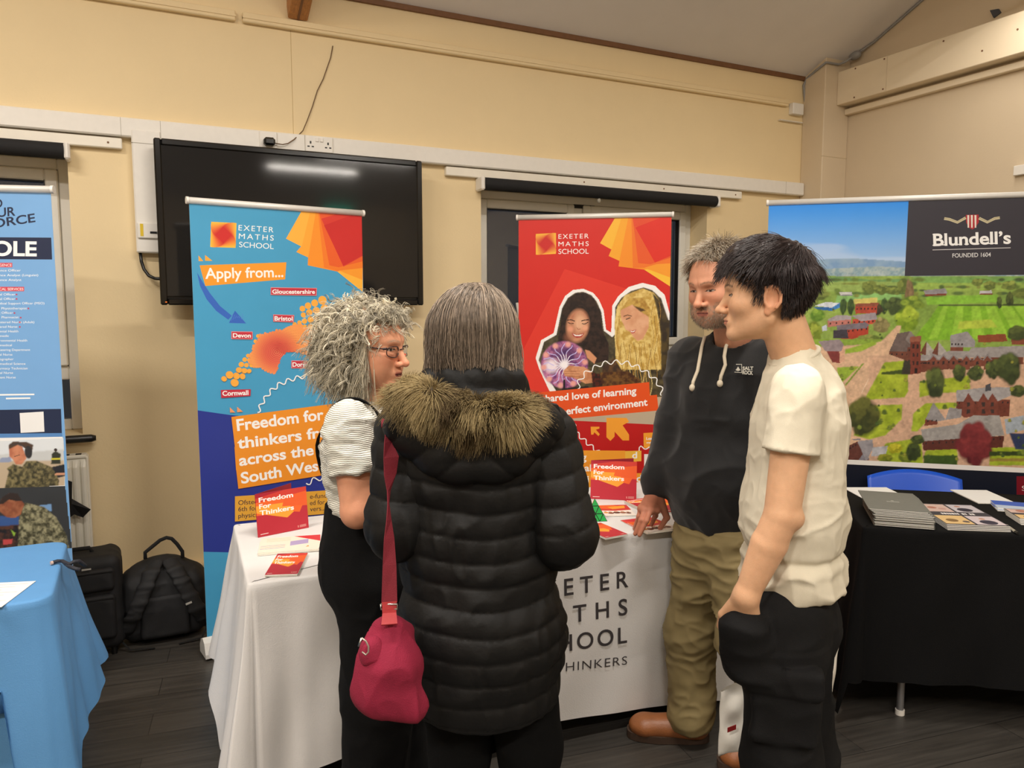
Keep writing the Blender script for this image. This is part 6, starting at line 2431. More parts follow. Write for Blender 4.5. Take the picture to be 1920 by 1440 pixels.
def grow(p, nor, flow, length, M=8, lift=0.3, gravity=0.0, jitter=0.15, seed=0, coll=None, up=None):
    """march strands from roots along flow(p) (head frame)"""
    rg = np.random.default_rng(seed)
    N = len(p)
    length = np.broadcast_to(np.asarray(length, float), (N,))
    P = np.zeros((N, M, 3))
    P[:, 0] = p
    cur = p.copy()
    jit = rg.normal(size=(N, 3)) * jitter
    for i in range(1, M):
        t = i / (M - 1)
        d = flow(cur) + jit
        d = d / (np.linalg.norm(d, axis=1, keepdims=True) + 1e-9)
        d = d + nor * lift * (1 - t) + np.array([0, 0, -1.0]) * gravity * t
        d /= np.linalg.norm(d, axis=1, keepdims=True) + 1e-9
        cur = cur + d * (length / (M - 1))[:, None]
        if coll is not None:
            cur = coll(cur)
        P[:, i] = cur
    return P


def limb_hand(p, wrist, knuckles, tips, mids, thumb, palm_r=0.022, fr=0.0085):
    """palm with four jointed fingers and a thumb, all in room coordinates"""
    d = None
    for k in knuckles:
        e = rcone(p, wrist, k, palm_r, 0.0115)
        d = e if d is None else smin(d, e, 0.014)
    for k0, k1 in zip(knuckles[:-1], knuckles[1:]):
        d = smin(d, rcone(p, k0, k1, 0.0115), 0.01)
    for k, m_, t in zip(knuckles, mids, tips):
        e = np.minimum(rcone(p, k, m_, fr * 1.12, fr), rcone(p, m_, t, fr, fr * 0.8))
        e = smin(e, rcone(p, m_, m_ + (t - m_) * 0.02, fr * 1.1), 0.004)
        d = smin(d, e, 0.0045)
    th = smin(rcone(p, thumb[0], thumb[1], 0.016, 0.0115), rcone(p, thumb[1], thumb[2], 0.0108, 0.0088), 0.005)
    return smin(d, th, 0.008)
# ================================================================== person in the cream t-shirt, in profile, hand in pocket
def person_root(name, loc, label):
    return thing(name, (loc[0], loc[1], 0), label, 'person')


def body_mesh(root, coarse, fine, cols):
    """one continuous skin mesh: coarse = (fn, lo, hi, h) hidden by clothes, fine = the same surface at higher detail where it shows"""
    parts, cc = [], []
    for (fn, lo, hi, h, col) in [coarse] + fine:
        v, f = sculpt(fn, lo, hi, h)
        parts.append((v, f))
        cc.append(col(v))
    v, f = join(parts)
    return link_mesh('body', v, f, M_SKIN, None, np.concatenate(cc), root, None, True)


def flat_skin(skin, dark=(0.82, 0.7, 0.66)):
    s = lin(skin)
    return lambda v: s * (1 - np.clip(0.10 + 0.12 * noise3(v, 40, 8) + 0.08 * noise3(v, 140, 9), 0, 0.4)[:, None] * (1 - np.array(dark)))


def shoe(root, name, heel, toe, m, sole, zh=0.10, wide=0.046, shaft=0.0, shaft_top=None):
    heel, toe = V(heel), V(toe)
    f = unit((toe - heel) * (1, 1, 0))
    s = V(f[1], -f[0], 0)
    L = np.linalg.norm((toe - heel)[:2])

    def fn(p):
        d = econe(p, heel + f * 0.045 + (0, 0, 0.050), toe - f * 0.062 + (0, 0, 0.040), 0.046, 0.040, s, wide / 0.042)
        d = smin(d, rcone(p, heel + f * 0.055 + (0, 0, 0.06), heel + f * 0.06 + (0, 0, zh), 0.046, 0.050), 0.03)
        d = smin(d, ell(p, toe - f * 0.055 + (0, 0, 0.042), (0.052, 0.052, 0.034)), 0.02)
        if shaft:
            d = smin(d, rcone(p, heel + f * 0.058 + (0, 0, zh), heel + f * 0.055 + (0, 0, zh + shaft), 0.048, 0.052), 0.03)
        return smax(d, 0.022 - p[:, 2], 0.004)
    lo, hi = np.minimum(heel, toe) - 0.08, np.maximum(heel, toe) + 0.08
    lo[2], hi[2] = 0.005, zh + shaft + 0.07
    o = garment(name, fn, lo, hi, 0.006, m, root)
    n = 26
    prof = []
    for k in range(n):
        a = 2 * math.pi * k / n
        q = heel + f * (L / 2 + (L / 2 + 0.004) * math.copysign(abs(math.cos(a)) ** 0.75, math.cos(a))) + s * (wide + 0.004) * math.copysign(abs(math.sin(a)) ** 0.7, math.sin(a)) * (1.0 if math.cos(a) > 0 else 0.86)
        prof.append((q[0], q[1], 0.002))
    g = MB()
    g.prism(prof[::-1], (0, 0, 0.026), sole)
    g.build('sole', o)
    return o


VB = unit(V(0.703, 0.711, 0))         # the way the camera looks at this person
FB = V(-0.745, 0.667, 0)              # facing
SB = V(FB[1], -FB[0], 0)              # the person's right
SKIN_B = (226, 178, 140)
b_head = Frame(at(1436, 551, 1.85), V(-0.73, 0.684, -0.03), (0, 0, 1), 0.965)
b_neck0, b_neck1 = at(1468, 606, 1.86), at(1490, 672, 1.87)
b_ch = at(1496, 800, 1.87)
b_hip = at(1470, 1120, 1.87)
b_sl, b_sr = at(1498, 730, 1.71), at(1500, 735, 2.03)
b_el, b_er = at(1466, 965, 1.68), at(1480, 970, 2.07)
b_wl, b_hl = at(1399, 1118, 1.70), at(1396, 1200, 1.74)
b_wr, b_hr = at(1440, 1180, 2.07), at(1432, 1240, 2.08)
b_hipl, b_hipr = at(1463, 1150, 1.80), at(1474, 1150, 1.95)
b_kl, b_kr = at(1466, 1430, 1.77), at(1497, 1430, 1.96)
b_al, b_ar = V(b_kl) * (1, 1, 0) + (-0.02, -0.01, 0.09), V(b_kr) * (1, 1, 0) + (0.04, -0.02, 0.09)
root = person_root('person', b_hip, 'person in cream t-shirt and black cargo trousers, in profile with hand in pocket')


def b_arm(p):
    d = rcone(p, b_sl, b_el, 0.047, 0.039)
    m_ = b_el + (b_wl - b_el) * 0.35
    d = smin(d, rcone(p, b_el, m_, 0.039, 0.038), 0.004)
    d = smin(d, econe(p, m_, b_wl, 0.0375, 0.025, V(FB), 1.1), 0.006)
    d = smin(d, ell(p, b_el + V(0.016, -0.016, -0.006), (0.026, 0.026, 0.026)), 0.012)
    return d


def b_hand(p):
    f = unit(b_hl - b_wl)
    k = [b_wl + f * 0.085 + FB * a for a in (0.030, 0.011, -0.009, -0.028)]
    mi = [q + f * 0.04 + SB * 0.006 for q in k]
    ti = [q + f * 0.07 + SB * 0.022 for q in k]
    return limb_hand(p, b_wl, k, ti, mi, (b_wl + f * 0.015 + FB * 0.02, b_wl + f * 0.06 + FB * 0.05 - SB * 0.0, b_wl + f * 0.095 + FB * 0.056), 0.023)


def b_headfn(p):
    q = b_head.loc(p)
    d = head_sdf(q, nose=0.98, jaw=0.95, chin=1.0, brow=0.9)
    n = econe(p, b_neck0, b_neck1, 0.050, 0.052, FB, 1.06)
    return smin(d, n, 0.022)


def b_core(p):
    d = econe(p, b_hip, b_ch, 0.095, 0.10, SB, 1.4)
    d = smin(d, rcone(p, b_neck1, b_ch, 0.042, 0.07), 0.03)
    d = smin(d, rcone(p, b_sl, b_sr, 0.045), 0.05)
    for c_ in ([b_sl, b_el], [b_sr, b_er, b_wr, b_hr]):
        d = smin(d, chain(p, c_, [0.042, 0.035, 0.026, 0.03][:len(c_)]), 0.03)
    for c_ in ([b_hipl, b_kl, b_al], [b_hipr, b_kr, b_ar]):
        d = smin(d, chain(p, c_, [0.075, 0.05, 0.036]), 0.03)
    return d


def upto(fn, o, n):
    """fn kept on the side of plane (o, n) that n points away from"""
    return lambda p: np.maximum(fn(p), (p - o) @ n)


nk = unit(b_neck0 - b_neck1)
fs = flat_skin(SKIN_B)
body_mesh(root, (b_core, b_hip - (0.5, 0.5, 0.95), b_hip + (0.5, 0.5, 0.75), 0.011, fs),
          [(upto(b_headfn, b_neck1 - nk * 0.03, -nk), b_head.O - (0.17, 0.17, 0.24), b_head.O + (0.17, 0.17, 0.16), 0.0018,
            lambda v: face_colors(b_head.loc(v), SKIN_B, (196, 120, 102), (62, 44, 36), blush=0.28, open_=0.0036, lid_drop=0.0012, gaze=(0, -0.001))),
           (lambda p: np.minimum(smin(b_arm(p), b_hand(p), 0.012), 9), np.minimum(b_sl, b_hl) - 0.12, np.maximum(b_sl, b_hl) + 0.10, 0.0032, fs)], None)

M_TEE = mat('cream_jersey', (226, 218, 196), 0.85, var=0.03, scale=40, bump=0.2, bscale=900)
M_CARGO = mat('black_cotton', (19, 19, 20), 0.85, spec=0.25, var=0.12, scale=20, bump=0.25, bscale=600)
hem = at(1480, 1090, 1.87)
slv = b_el + (b_sl - b_el) * 0.50


def b_shirt(p):
    d = econe(p, at(1484, 1075, 1.87), at(1487, 960, 1.87), 0.122, 0.116, SB, 1.45)
    d = smin(d, econe(p, at(1487, 960, 1.87), at(1498, 800, 1.87), 0.114, 0.116, SB, 1.50), 0.05)
    d = smin(d, rcone(p, b_sl + (0, 0, -0.016), at(1500, 705, 1.87) - (0, 0, 0.03), 0.050, 0.06), 0.05)
    d = smin(d, rcone(p, b_sr + (0, 0, -0.016), at(1500, 705, 1.87) - (0, 0, 0.03), 0.050, 0.06), 0.05)
    d = smin(d, rcone(p, b_neck1 - nk * 0.005, at(1500, 735, 1.87), 0.058, 0.09), 0.05)
    for a, b in ((b_sl, b_el), (b_sr, b_er)):
        e = rcone(p, a, a + (b - a) * 0.54, 0.056, 0.064)
        e = smax(e, (p - (a + (b - a) * 0.50)) @ unit(b - a), 0.004)
        d = smin(d, e, 0.025)
    # neck opening
    d = np.maximum(d, -rcone(p, b_neck1 + nk * 0.056, b_neck1 + nk * 0.14, 0.054, 0.07))
    d = smax(d, (at(1480, 1092, 1.87)[2] + 0.012 * np.sin(p[:, 0] * 9)) - p[:, 2], 0.006)
    return d


def b_shirt_disp(p, n):
    z = p[:, 2]
    low = np.clip((1.12 - z) / 0.25, 0, 1)
    w = folds(p, 0.013, 8, 21, (1, 1, 2.2), 2.5) * (0.2 + 1.0 * low)
    w += folds(p, 0.009, 13, 25, (1, 1, 0.55), 2.2) * 0.8 + folds(p, 0.004, 30, 28, (1, 1, 0.8), 2) * 0.7
    u_ = at(1480, 1040, 1.87)[2]
    w += 0.012 * np.exp(-((z - u_) / 0.012) ** 2) * low * np.clip(0.4 + noise3(p, 5, 3), 0, 1) - 0.012 * np.exp(-((z - u_ - 0.024) / 0.010) ** 2) * low
    return w


tee = garment('t_shirt', b_shirt, hem - (0.36, 0.36, 0.05), hem + (0.36, 0.36, 0.68), 0.0045, M_TEE, root, b_shirt_disp)
g = MB()
ring = []
for k in range(41):
    a = 2 * math.pi * k / 40
    e1, e2 = unit(np.cross(nk, (0, 1, 0))), None
    e2 = np.cross(nk, e1)
    ring.append(b_neck1 + nk * 0.006 + (e1 * math.cos(a) + e2 * math.sin(a)) * 0.058)
g.tube(ring, 0.0065, M_TEE, 8, cap=False)
g.build('neckband', tee)


def b_trousers(p):
    d = econe(p, at(1474, 1090, 1.87), at(1462, 1170, 1.87), 0.105, 0.118, SB, 1.38)
    for a, k, an in ((b_hipl, b_kl, b_al), (b_hipr, b_kr, b_ar)):
        e = smin(rcone(p, a, k, 0.105, 0.088), rcone(p, k, an + (0, 0, -0.03), 0.088, 0.078), 0.05)
        d = smin(d, e, 0.025)
    # buttocks, cargo pocket on the near thigh, pocket mouth around the hand
    d = smin(d, ell(p, at(1505, 1165, 1.87), (0.085, 0.085, 0.10)), 0.05)
    pk = b_hipl + (b_kl - b_hipl) * 0.50
    d = smin(d, rbox(p, pk - SB * 0.085 + FB * 0.0, (0.075, 0.020, 0.095), 0.015, np.stack([FB, SB, V(0, 0, 1)])), 0.012)
    fl = b_hipl + (b_kl - b_hipl) * 0.33
    d = smin(d, rbox(p, fl - SB * 0.092, (0.080, 0.022, 0.030), 0.008, np.stack([FB, SB, V(0, 0, 1)])), 0.003)
    d = smin(d, econe(p, at(1394, 1178, 1.715), at(1402, 1240, 1.745), 0.052, 0.058, SB, 1.0), 0.03)
    return np.maximum(d, np.maximum(0.035 - p[:, 2], p[:, 2] - 0.935))


garment('cargo_trousers', b_trousers, V(b_hip[0] - 0.34, b_hip[1] - 0.34, 0.02), V(b_hip[0] + 0.34, b_hip[1] + 0.34, 0.96), 0.006, M_CARGO, root,
        lambda p, n: folds(p, 0.018, 6, 31, (1, 1, 1.6)) * np.clip(1.1 - 0.5 * (p[:, 2] > 0.75), 0, 1) + folds(p, 0.006, 15, 35))
M_TRAINER = mat('white_trainer', (226, 222, 214), 0.6)
for a in (b_al, b_ar):
    shoe(root, 'trainer', a * (1, 1, 0) - FB * 0.07, a * (1, 1, 0) + FB * 0.20, M_TRAINER, M_PVC)

# hair: dark brown, swept forward to a fringe, short at the back and sides
HK = (46, 36, 34)


def b_keep(x, y, z):
    top = z > 0.062 - 0.1 * np.clip(-y, 0, 1) * 0
    side = (z > 0.006 + 0.55 * np.clip(y - 0.012, 0, 1)) & (y < 0.062)
    back = (y < -0.035) & (z > -0.050)
    ear = (np.abs(x) > 0.055) & (y > -0.034) & (y < 0.016) & (z < 0.024)
    burn = (np.abs(x) > 0.05) & (y > 0.004) & (y < 0.028) & (z > -0.016)
    return ((side | back | (z > 0.075) | burn) & ~(ear & ~burn)) & ((z > 0.070) | (y < 0.074)) & (x ** 2 + (y + 0.062) ** 2 > 0.0004)


def b_cap(p):
    q = b_head.loc(p)
    d = ell(q, (0, -0.016, 0.046), (0.0835, 0.1055, 0.090))
    d = smin(d, ell(q, (0, 0.035, 0.098), (0.062, 0.060, 0.036)), 0.03)
    x, y, z = np.abs(q[:, 0]), q[:, 1], q[:, 2]
    hairline = np.where(y > 0.012, 0.030 + 0.50 * (y - 0.012), np.where(y > -0.034, 0.018, -0.052 + 0.25 * np.clip(y + 0.075, 0, 1)))
    hairline = np.where((y > 0.006) & (y < 0.024), -0.008, hairline)
    return smax(d, hairline - z, 0.006)


def nz_cap(p, n):
    q = b_head.loc(p)
    return 0.004 * noise3(q * np.array([2.2, 0.7, 1.2]), 60, 41) + 0.003 * noise3(q, 130, 42)


hair = garment('hair', b_cap, b_head.O - 0.16, b_head.O + 0.18, 0.003, M_HAIR, root, nz_cap, lambda v: np.tile(lin(HK), (len(v), 1)) * (0.8 + 0.25 * noise3(v, 120, 43))[:, None])
pts, nor = scalp_points(b_head, 9000, 11, b_keep, rad=(0.082, 0.105, 0.099))
crown = np.array([0.0, -0.062, 0.105])


def b_flow(c):
    d = c - crown
    d = d / (np.linalg.norm(d, axis=1, keepdims=True) + 1e-6)
    d[:, 1] += 0.55 * (c[:, 2] > 0.07)
    d[:, 2] -= 0.35 + 0.5 * (c[:, 1] > 0.07)
    return d


def push(rad, cen):
    rad, cen = np.array(rad), np.array(cen)

    def f(c):
        q = (c - cen) / rad
        l = np.linalg.norm(q, axis=1, keepdims=True)
        return np.where(l < 1, cen + q / np.maximum(l, 1e-6) * rad, c)
    return f


ln = np.where(pts[:, 2] > 0.068, RNG.uniform(0.045, 0.072, len(pts)), RNG.uniform(0.012, 0.024, len(pts)))
ln = np.where((pts[:, 1] < -0.03) & (pts[:, 2] > 0.02), np.maximum(ln, RNG.uniform(0.02, 0.035, len(pts))), ln)
P = grow(pts, nor, b_flow, ln, 7, lift=0.24, gravity=0.35, jitter=0.10, seed=5, coll=push((0.0845, 0.1075, 0.101), (0, -0.012, 0.040)))
P[..., 0] += 0.004 * np.sin(P[..., 1] * 90 + P[..., 2] * 60)
cl = lin(HK) * RNG.uniform(0.6, 1.9, (len(pts), 1))
strands('hair_strands', b_head.wld(P), np.linspace(0.0009, 0.0003, 7)[None] * np.ones((len(pts), 1)), cl, M_HAIR, hair)
# ================================================================== person in the black hoodie, one hand on the white table
FM = unit(V(-0.93, -0.318, 0))
SM = V(FM[1], -FM[0], 0)
SKIN_M = (204, 146, 116)
m_head = Frame(at(1350, 533, 2.46), V(-0.97, -0.17, -0.24), V(0.03, 0.03, 1), 1.06)
m_neck0, m_neck1 = at(1372, 588, 2.50), at(1385, 655, 2.57)
m_ch = at(1365, 740, 2.58)
m_hip = at(1345, 985, 2.62)
m_sr, m_sl = at(1296, 672, 2.70), at(1448, 668, 2.44)
m_er, m_el = at(1262, 800, 2.66), at(1470, 830, 2.36)
m_wr, m_wl = at(1228, 918, 2.67), at(1440, 980, 2.30)
m_hl = at(1432, 1040, 2.28)
m_hipr, m_hipl = at(1325, 1020, 2.64), at(1385, 1020, 2.54)
m_kr, m_kl = at(1296, 1180, 2.66), at(1396, 1195, 2.47)
m_ar = V(1.728, 2.060, 0.10)
m_al = at_z(1346, 1436, 0.0) + V(0.195, -0.122, 0.10)
root = person_root('person', m_hip, 'bearded person in black hoodie and khaki trousers, fingertips resting on the white table')
TT = 0.744
tip = [at_z(1221, 984, TT + 0.008), at_z(1199, 1003, TT + 0.008), at_z(1191, 1001, TT + 0.008), at_z(1190, 991, TT + 0.008)]   # index, middle, ring, little
th_t = at_z(1238, 990, TT + 0.009)
kn = [at(1231, 957, 2.665), at(1219, 958, 2.655), at(1209, 957, 2.662), at(1202, 953, 2.68)]
mid = [(k + t) / 2 + V(-0.004, -0.014, 0.012) for k, t in zip(kn, tip)]
th = (m_wr + (kn[0] - m_wr) * 0.45 + V(0.01, -0.012, 0), (kn[0] + th_t) / 2 + V(0.028, -0.012, 0.006), th_t)


def m_hand(p):
    d = limb_hand(p, m_wr + V(0, 0, -0.012), kn, tip, mid, th, 0.024, 0.0095)
    return smin(d, econe(p, m_wr + V(0.01, 0.0, 0.06), m_wr + V(0, 0, -0.015), 0.030, 0.026, FM, 1.15), 0.015)


def m_headfn(p):
    q = m_head.loc(p)
    d = head_sdf(q, nose=1.18, jaw=1.08, brow=1.25, chin=1.0, wide=1.02)
    d = smin(d, ell(np.stack([np.abs(q[:, 0]), q[:, 1], q[:, 2]], 1), (0.030, 0.072, -0.072), (0.03, 0.02, 0.026)), 0.02)
    return smin(d, rcone(p, m_neck0, m_neck1, 0.064, 0.074), 0.025)


def m_core(p):
    d = econe(p, m_hip, m_ch, 0.11, 0.12, SM, 1.35)
    d = smin(d, rcone(p, m_neck1, m_ch, 0.065, 0.09), 0.05)
    d = smin(d, rcone(p, m_sl, m_sr, 0.05), 0.05)
    for c_ in ([m_sl, m_el, m_wl, m_hl], [m_sr, m_er, m_wr + V(0.01, 0, 0.05)]):
        d = smin(d, chain(p, c_, [0.05, 0.042, 0.028, 0.036][:len(c_)]), 0.03)
    for c_ in ([m_hipl, m_kl, m_al], [m_hipr, m_kr, m_ar]):
        d = smin(d, chain(p, c_, [0.085, 0.055, 0.04]), 0.03)
    return d


def m_lefthand(p):
    f = unit(m_hl - m_wl)
    k = [m_wl + f * 0.085 + FM * a for a in (0.030, 0.011, -0.009, -0.028)]
    return limb_hand(p, m_wl, k, [q + f * 0.065 + SM * 0.03 for q in k], [q + f * 0.04 + SM * 0.006 for q in k], (m_wl + f * 0.015 + FM * 0.02, m_wl + f * 0.06 + FM * 0.045, m_wl + f * 0.09 + FM * 0.05), 0.024)


nkm = unit(m_neck0 - m_neck1)
fs = flat_skin((186, 122, 96))
body_mesh(root, (m_core, V(m_hip[0] - 0.5, m_hip[1] - 0.55, 0.03), V(m_hip[0] + 0.5, m_hip[1] + 0.55, 1.5), 0.012, fs),
          [(upto(m_headfn, m_neck1 - nkm * 0.03, -nkm), m_head.O - (0.2, 0.2, 0.25), m_head.O + (0.2, 0.2, 0.18), 0.0022,
            lambda v: face_colors(m_head.loc(v), SKIN_M, (164, 92, 82), (120, 92, 70), blush=0.28, open_=0.0028, lid_drop=0.002, gaze=(0.002, -0.0025), beard=(150, 124, 102))),
           (m_hand, np.minimum(m_wr, th_t) - 0.10, np.maximum(m_wr, th_t) + 0.10, 0.0022, fs),
           (m_lefthand, m_hl - 0.13, m_hl + 0.14, 0.004, fs)], None)

M_HOOD = mat('black_fleece', (13, 13, 14), 0.9, var=0.1, scale=50, bump=0.25, bscale=700, sheen=0.15)
M_KHAKI = mat('khaki_cotton', (134, 118, 78), 0.8, var=0.07, scale=25, bump=0.25, bscale=800)
M_CORD = mat('cream_cord', (226, 214, 190), 0.8, bump=0.3, bscale=900)


def m_hoodie(p):
    d = econe(p, at(1362, 965, 2.62), at(1352, 880, 2.60), 0.150, 0.162, SM, 1.28)
    d = smin(d, econe(p, at(1352, 880, 2.60), at(1366, 740, 2.58), 0.160, 0.135, SM, 1.42), 0.06)
    d = smin(d, rcone(p, m_sl + (0, 0, -0.02), m_sr + (0, 0, -0.02), 0.078), 0.07)
    d = smin(d, rcone(p, m_neck1 + (0, 0, 0.03), m_ch, 0.085, 0.12), 0.05)
    for a, b, c in ((m_sr, m_er, m_wr), (m_sl, m_el, m_wl)):
        e = smin(rcone(p, a, b, 0.068, 0.060), rcone(p, b, b + (c - b) * 0.80, 0.060, 0.055), 0.015)
        e = smin(e, rcone(p, b + (c - b) * 0.80, b + (c - b) * 0.88, 0.048, 0.046), 0.02)
        e = smin(e, rcone(p, b + (c - b) * 0.92, c, 0.040, 0.037), 0.010)
        d = smin(d, e, 0.035)
    # hood lying on the back and around the neck
    hb = m_neck1 - FM * 0.10 + (0, 0, 0.02)
    d = smin(d, econe(p, hb + (0, 0, 0.02), hb + (0, 0, -0.09), 0.06, 0.07, SM, 1.8), 0.04)
    for k in range(10):
        a0, a1 = 2 * math.pi * k / 10, 2 * math.pi * (k + 1) / 10
        r_ = lambda a: m_neck1 + nkm * (0.022 + 0.028 * math.cos(a)) - FM * 0.088 * math.cos(a) + SM * 0.086 * math.sin(a)
        d = smin(d, rcone(p, r_(a0), r_(a1), 0.019), 0.02)
    d = np.maximum(d, -rcone(p, m_neck1 + nkm * 0.012, m_neck1 + nkm * 0.2, 0.072, 0.10))
    hz = at(1345, 985, 2.62)[2] - 0.05 * np.clip((p - m_hip) @ -SM, -0.2, 0.2) + 0.02 * np.clip((p - m_hip) @ -FM, -0.2, 0.2)
    return smax(d, hz - p[:, 2], 0.012)


hood = garment('hoodie', m_hoodie, V(m_hip[0] - 0.50, m_hip[1] - 0.46, 0.72), V(m_hip[0] + 0.42, m_hip[1] + 0.46, 1.56), 0.006, M_HOOD, root,
               lambda p, n: folds(p, 0.014, 7, 51, (1, 1, 1.3)) + folds(p, 0.005, 18, 55))
for px in (((1321, 632), (1316, 650), (1312, 672), (1308, 695), (1300, 715), (1298, 727)), ((1370, 631), (1361, 650), (1358, 668), (1360, 684), (1352, 705), (1350, 719))):
    # draw cord hanging on the chest: find the cloth surface along each view ray
    path = []
    for x, y in px:
        ds = np.linspace(2.15, 2.75, 241)
        pp = np.array([at(x, y, d_) for d_ in ds])
        dd = m_hoodie(pp)
        k = int(np.argmax(dd < 0.009)) if (dd < 0.009).any() else int(np.argmin(dd))
        path.append(pp[k])
    g = MB()
    g.tube(path, 0.0058, M_CORD, 8)
    g.ball(path[-1], (0.010, 0.010, 0.012), M_CORD, 8)
    g.build('draw_cord', hood)


def chest_hit(x, y, lift=0.003):
    ds = np.linspace(2.15, 2.75, 481)
    pp = np.array([at(x, y, d_) for d_ in ds])
    dd = m_hoodie(pp) + 0.0
    k = int(np.argmax(dd < 0.012)) if (dd < 0.012).any() else int(np.argmin(dd))
    return pp[k]


# chest print: boxed mark with two words
c00, c10, c01 = chest_hit(1378, 699), chest_hit(1415, 704), chest_hit(1379, 682)
u_, w_ = unit(c10 - c00), unit(c01 - c00)
w_ = unit(w_ - u_ * (w_ @ u_))
A = Art(c00 - np.cross(u_, w_) * 0.0, u_, w_, 0.2, 0.1, base=0.004)
GR = (176, 172, 160)
Zc = zoomed(1240, 400, 4.0)
fr_ = [A.uv(*p) for p in Zc((552, 1134), (607, 1134), (607, 1196), (552, 1192))]
A.line(fr_ + [fr_[0]], 0.0022, GR)
for pts in (((562, 1180), (580, 1150), (598, 1180)), ((560, 1172), (600, 1172), (580, 1186))):
    A.poly([A.uv(*p) for p in Zc(*pts)], GR, clip=False)
A.text('SALT', A.uv(*Zc((614, 1176))[0]), A.uv(*Zc((694, 1176))[0]), A.uv(*Zc((614, 1152))[0]), GR, bold=0.04)
A.text('ROCK', A.uv(*Zc((612, 1206))[0]), A.uv(*Zc((692, 1212))[0]), A.uv(*Zc((612, 1180))[0]), GR, bold=0.04)
A.build('chest_print', M_PRINTM, hood)


def m_trousers(p):
    d = econe(p, at(1352, 950, 2.62), at(1348, 1040, 2.63), 0.125, 0.132, SM, 1.25)
    for a, k, an in ((m_hipr, m_kr, m_ar), (m_hipl, m_kl, m_al)):
        e = smin(rcone(p, a, k, 0.112, 0.086), rcone(p, k, an + (0, 0, -0.01), 0.088, 0.083), 0.05)
        d = smin(d, e, 0.025)
    return np.maximum(d, np.maximum(0.055 - p[:, 2], p[:, 2] - 0.93))


def m_tdisp(p, n):
    z = p[:, 2]
    knee = np.exp(-((z - 0.50) / 0.14) ** 2) + np.exp(-((z - 0.12) / 0.10) ** 2) + 0.6 * np.exp(-((z - 0.78) / 0.1) ** 2)
    tilt = p + np.stack([0 * z, 0 * z, 0.5 * ((p - m_kr) @ FM)], 1)
    return folds(tilt, 0.013, 8.0, 61, (0.6, 0.6, 2.6), 2.2) * (0.35 + 0.8 * knee) + folds(p, 0.006, 18, 65, (1, 1, 1.5), 2)


tr = garment('khaki_trousers', m_trousers, V(1.45, 1.55, 0.04), V(2.15, 2.5, 0.95), 0.0055, M_KHAKI, root, m_tdisp)
M_TAN = mat('tan_leather', (150, 92, 52), 0.42, var=0.14, scale=22, bump=0.1, bscale=200)
M_SOLE = mat('dark_brown_sole', (70, 52, 40), 0.7)
shoe(root, 'leather_boot', V(1.785, 2.030, 0), V(1.545, 2.185, 0), M_TAN, M_SOLE, 0.11, 0.050, 0.05)
_t = at_z(1346, 1436, 0.0)
shoe(root, 'leather_boot', _t + V(0.25, -0.157, 0), _t, M_TAN, M_SOLE, 0.11, 0.050, 0.05)

# short greying hair and stubble beard
HM = (148, 130, 108)


def m_keep(x, y, z):
    front = np.where(np.abs(x) < 0.03, 0.062, 0.045)
    return ((z > 0.005 + 0.62 * np.clip(y - 0.0, 0, 1)) & (y < front) | ((y < -0.04) & (z > -0.045))) & ~((np.abs(x) > 0.055) & (y > -0.036) & (y < 0.012) & (z < 0.018))


def m_cap(p):
    q = m_head.loc(p)
    d = ell(q, (0, -0.016, 0.044), (0.081, 0.1025, 0.084))
    y, z = q[:, 1], q[:, 2]
    hl = np.where(y > 0.0, 0.024 + 0.95 * y, np.where(y > -0.036, 0.016, -0.045))
    return smax(d, hl - z, 0.006)


hair = garment('hair', m_cap, m_head.O - 0.17, m_head.O + 0.18, 0.0035, M_HAIR, root, lambda p, n: 0.003 * noise3(p, 90, 71), lambda v: np.tile(lin((112, 96, 78)), (len(v), 1)) * (0.8 + 0.3 * noise3(v, 100, 72))[:, None])
pts, nor = scalp_points(m_head, 6500, 12, m_keep, rad=(0.079, 0.100, 0.086))


def m_flow(c):
    d = c - np.array([0.01, -0.06, 0.1])
    d = d / (np.linalg.norm(d, axis=1, keepdims=True) + 1e-6)
    d[:, 2] -= 0.1
    d[:, 0] += 0.25 * np.sign(d[:, 0])
    return d


ln = np.where(pts[:, 2] > 0.06, RNG.uniform(0.03, 0.05, len(pts)), RNG.uniform(0.012, 0.028, len(pts)))
P = grow(pts, nor, m_flow, ln, 7, lift=0.32, gravity=0.28, jitter=0.22, seed=6, coll=push((0.080, 0.102, 0.088), (0, -0.014, 0.040)))
cl = lin(HM) * RNG.uniform(0.45, 1.5, (len(pts), 1))
cl = np.where((pts[:, 2] > 0.05)[:, None] & (RNG.random((len(pts), 1)) < 0.4), lin((206, 196, 178)), cl)
strands('hair_strands', m_head.wld(P), np.linspace(0.0007, 0.0003, 7)[None] * np.ones((len(pts), 1)), cl, M_HAIR, hair)
# beard: short strands rooted on the face itself
bv, bf = sculpt(m_headfn, m_head.O - (0.16, 0.16, 0.19), m_head.O + (0.16, 0.16, 0.05), 0.0045)
q = m_head.loc(bv)
k = (q[:, 2] < -0.040) & (q[:, 2] > -0.128) & (q[:, 1] > 0.005) & ~((np.abs(q[:, 2] + 0.066) < 0.010) & (np.abs(q[:, 0]) < 0.024)) & ((np.abs(q[:, 0]) > 0.034) | (q[:, 2] < -0.076) | (np.abs(q[:, 2] + 0.053) < 0.006))
bq = bv[k]
nn, _ = gradient(m_headfn, bq, 0.003)
bq, nn = np.repeat(bq, 2, 0), np.repeat(nn, 2, 0)
bq = bq + RNG.normal(size=bq.shape) * 0.0015
dn = nn * 0.5 + V(0, 0, -0.8) + RNG.normal(size=bq.shape) * 0.25
dn /= np.linalg.norm(dn, axis=1, keepdims=True)
P = bq[:, None] + dn[:, None] * np.linspace(0, 1, 4)[None, :, None] * RNG.uniform(0.003, 0.008, (len(bq), 1, 1))
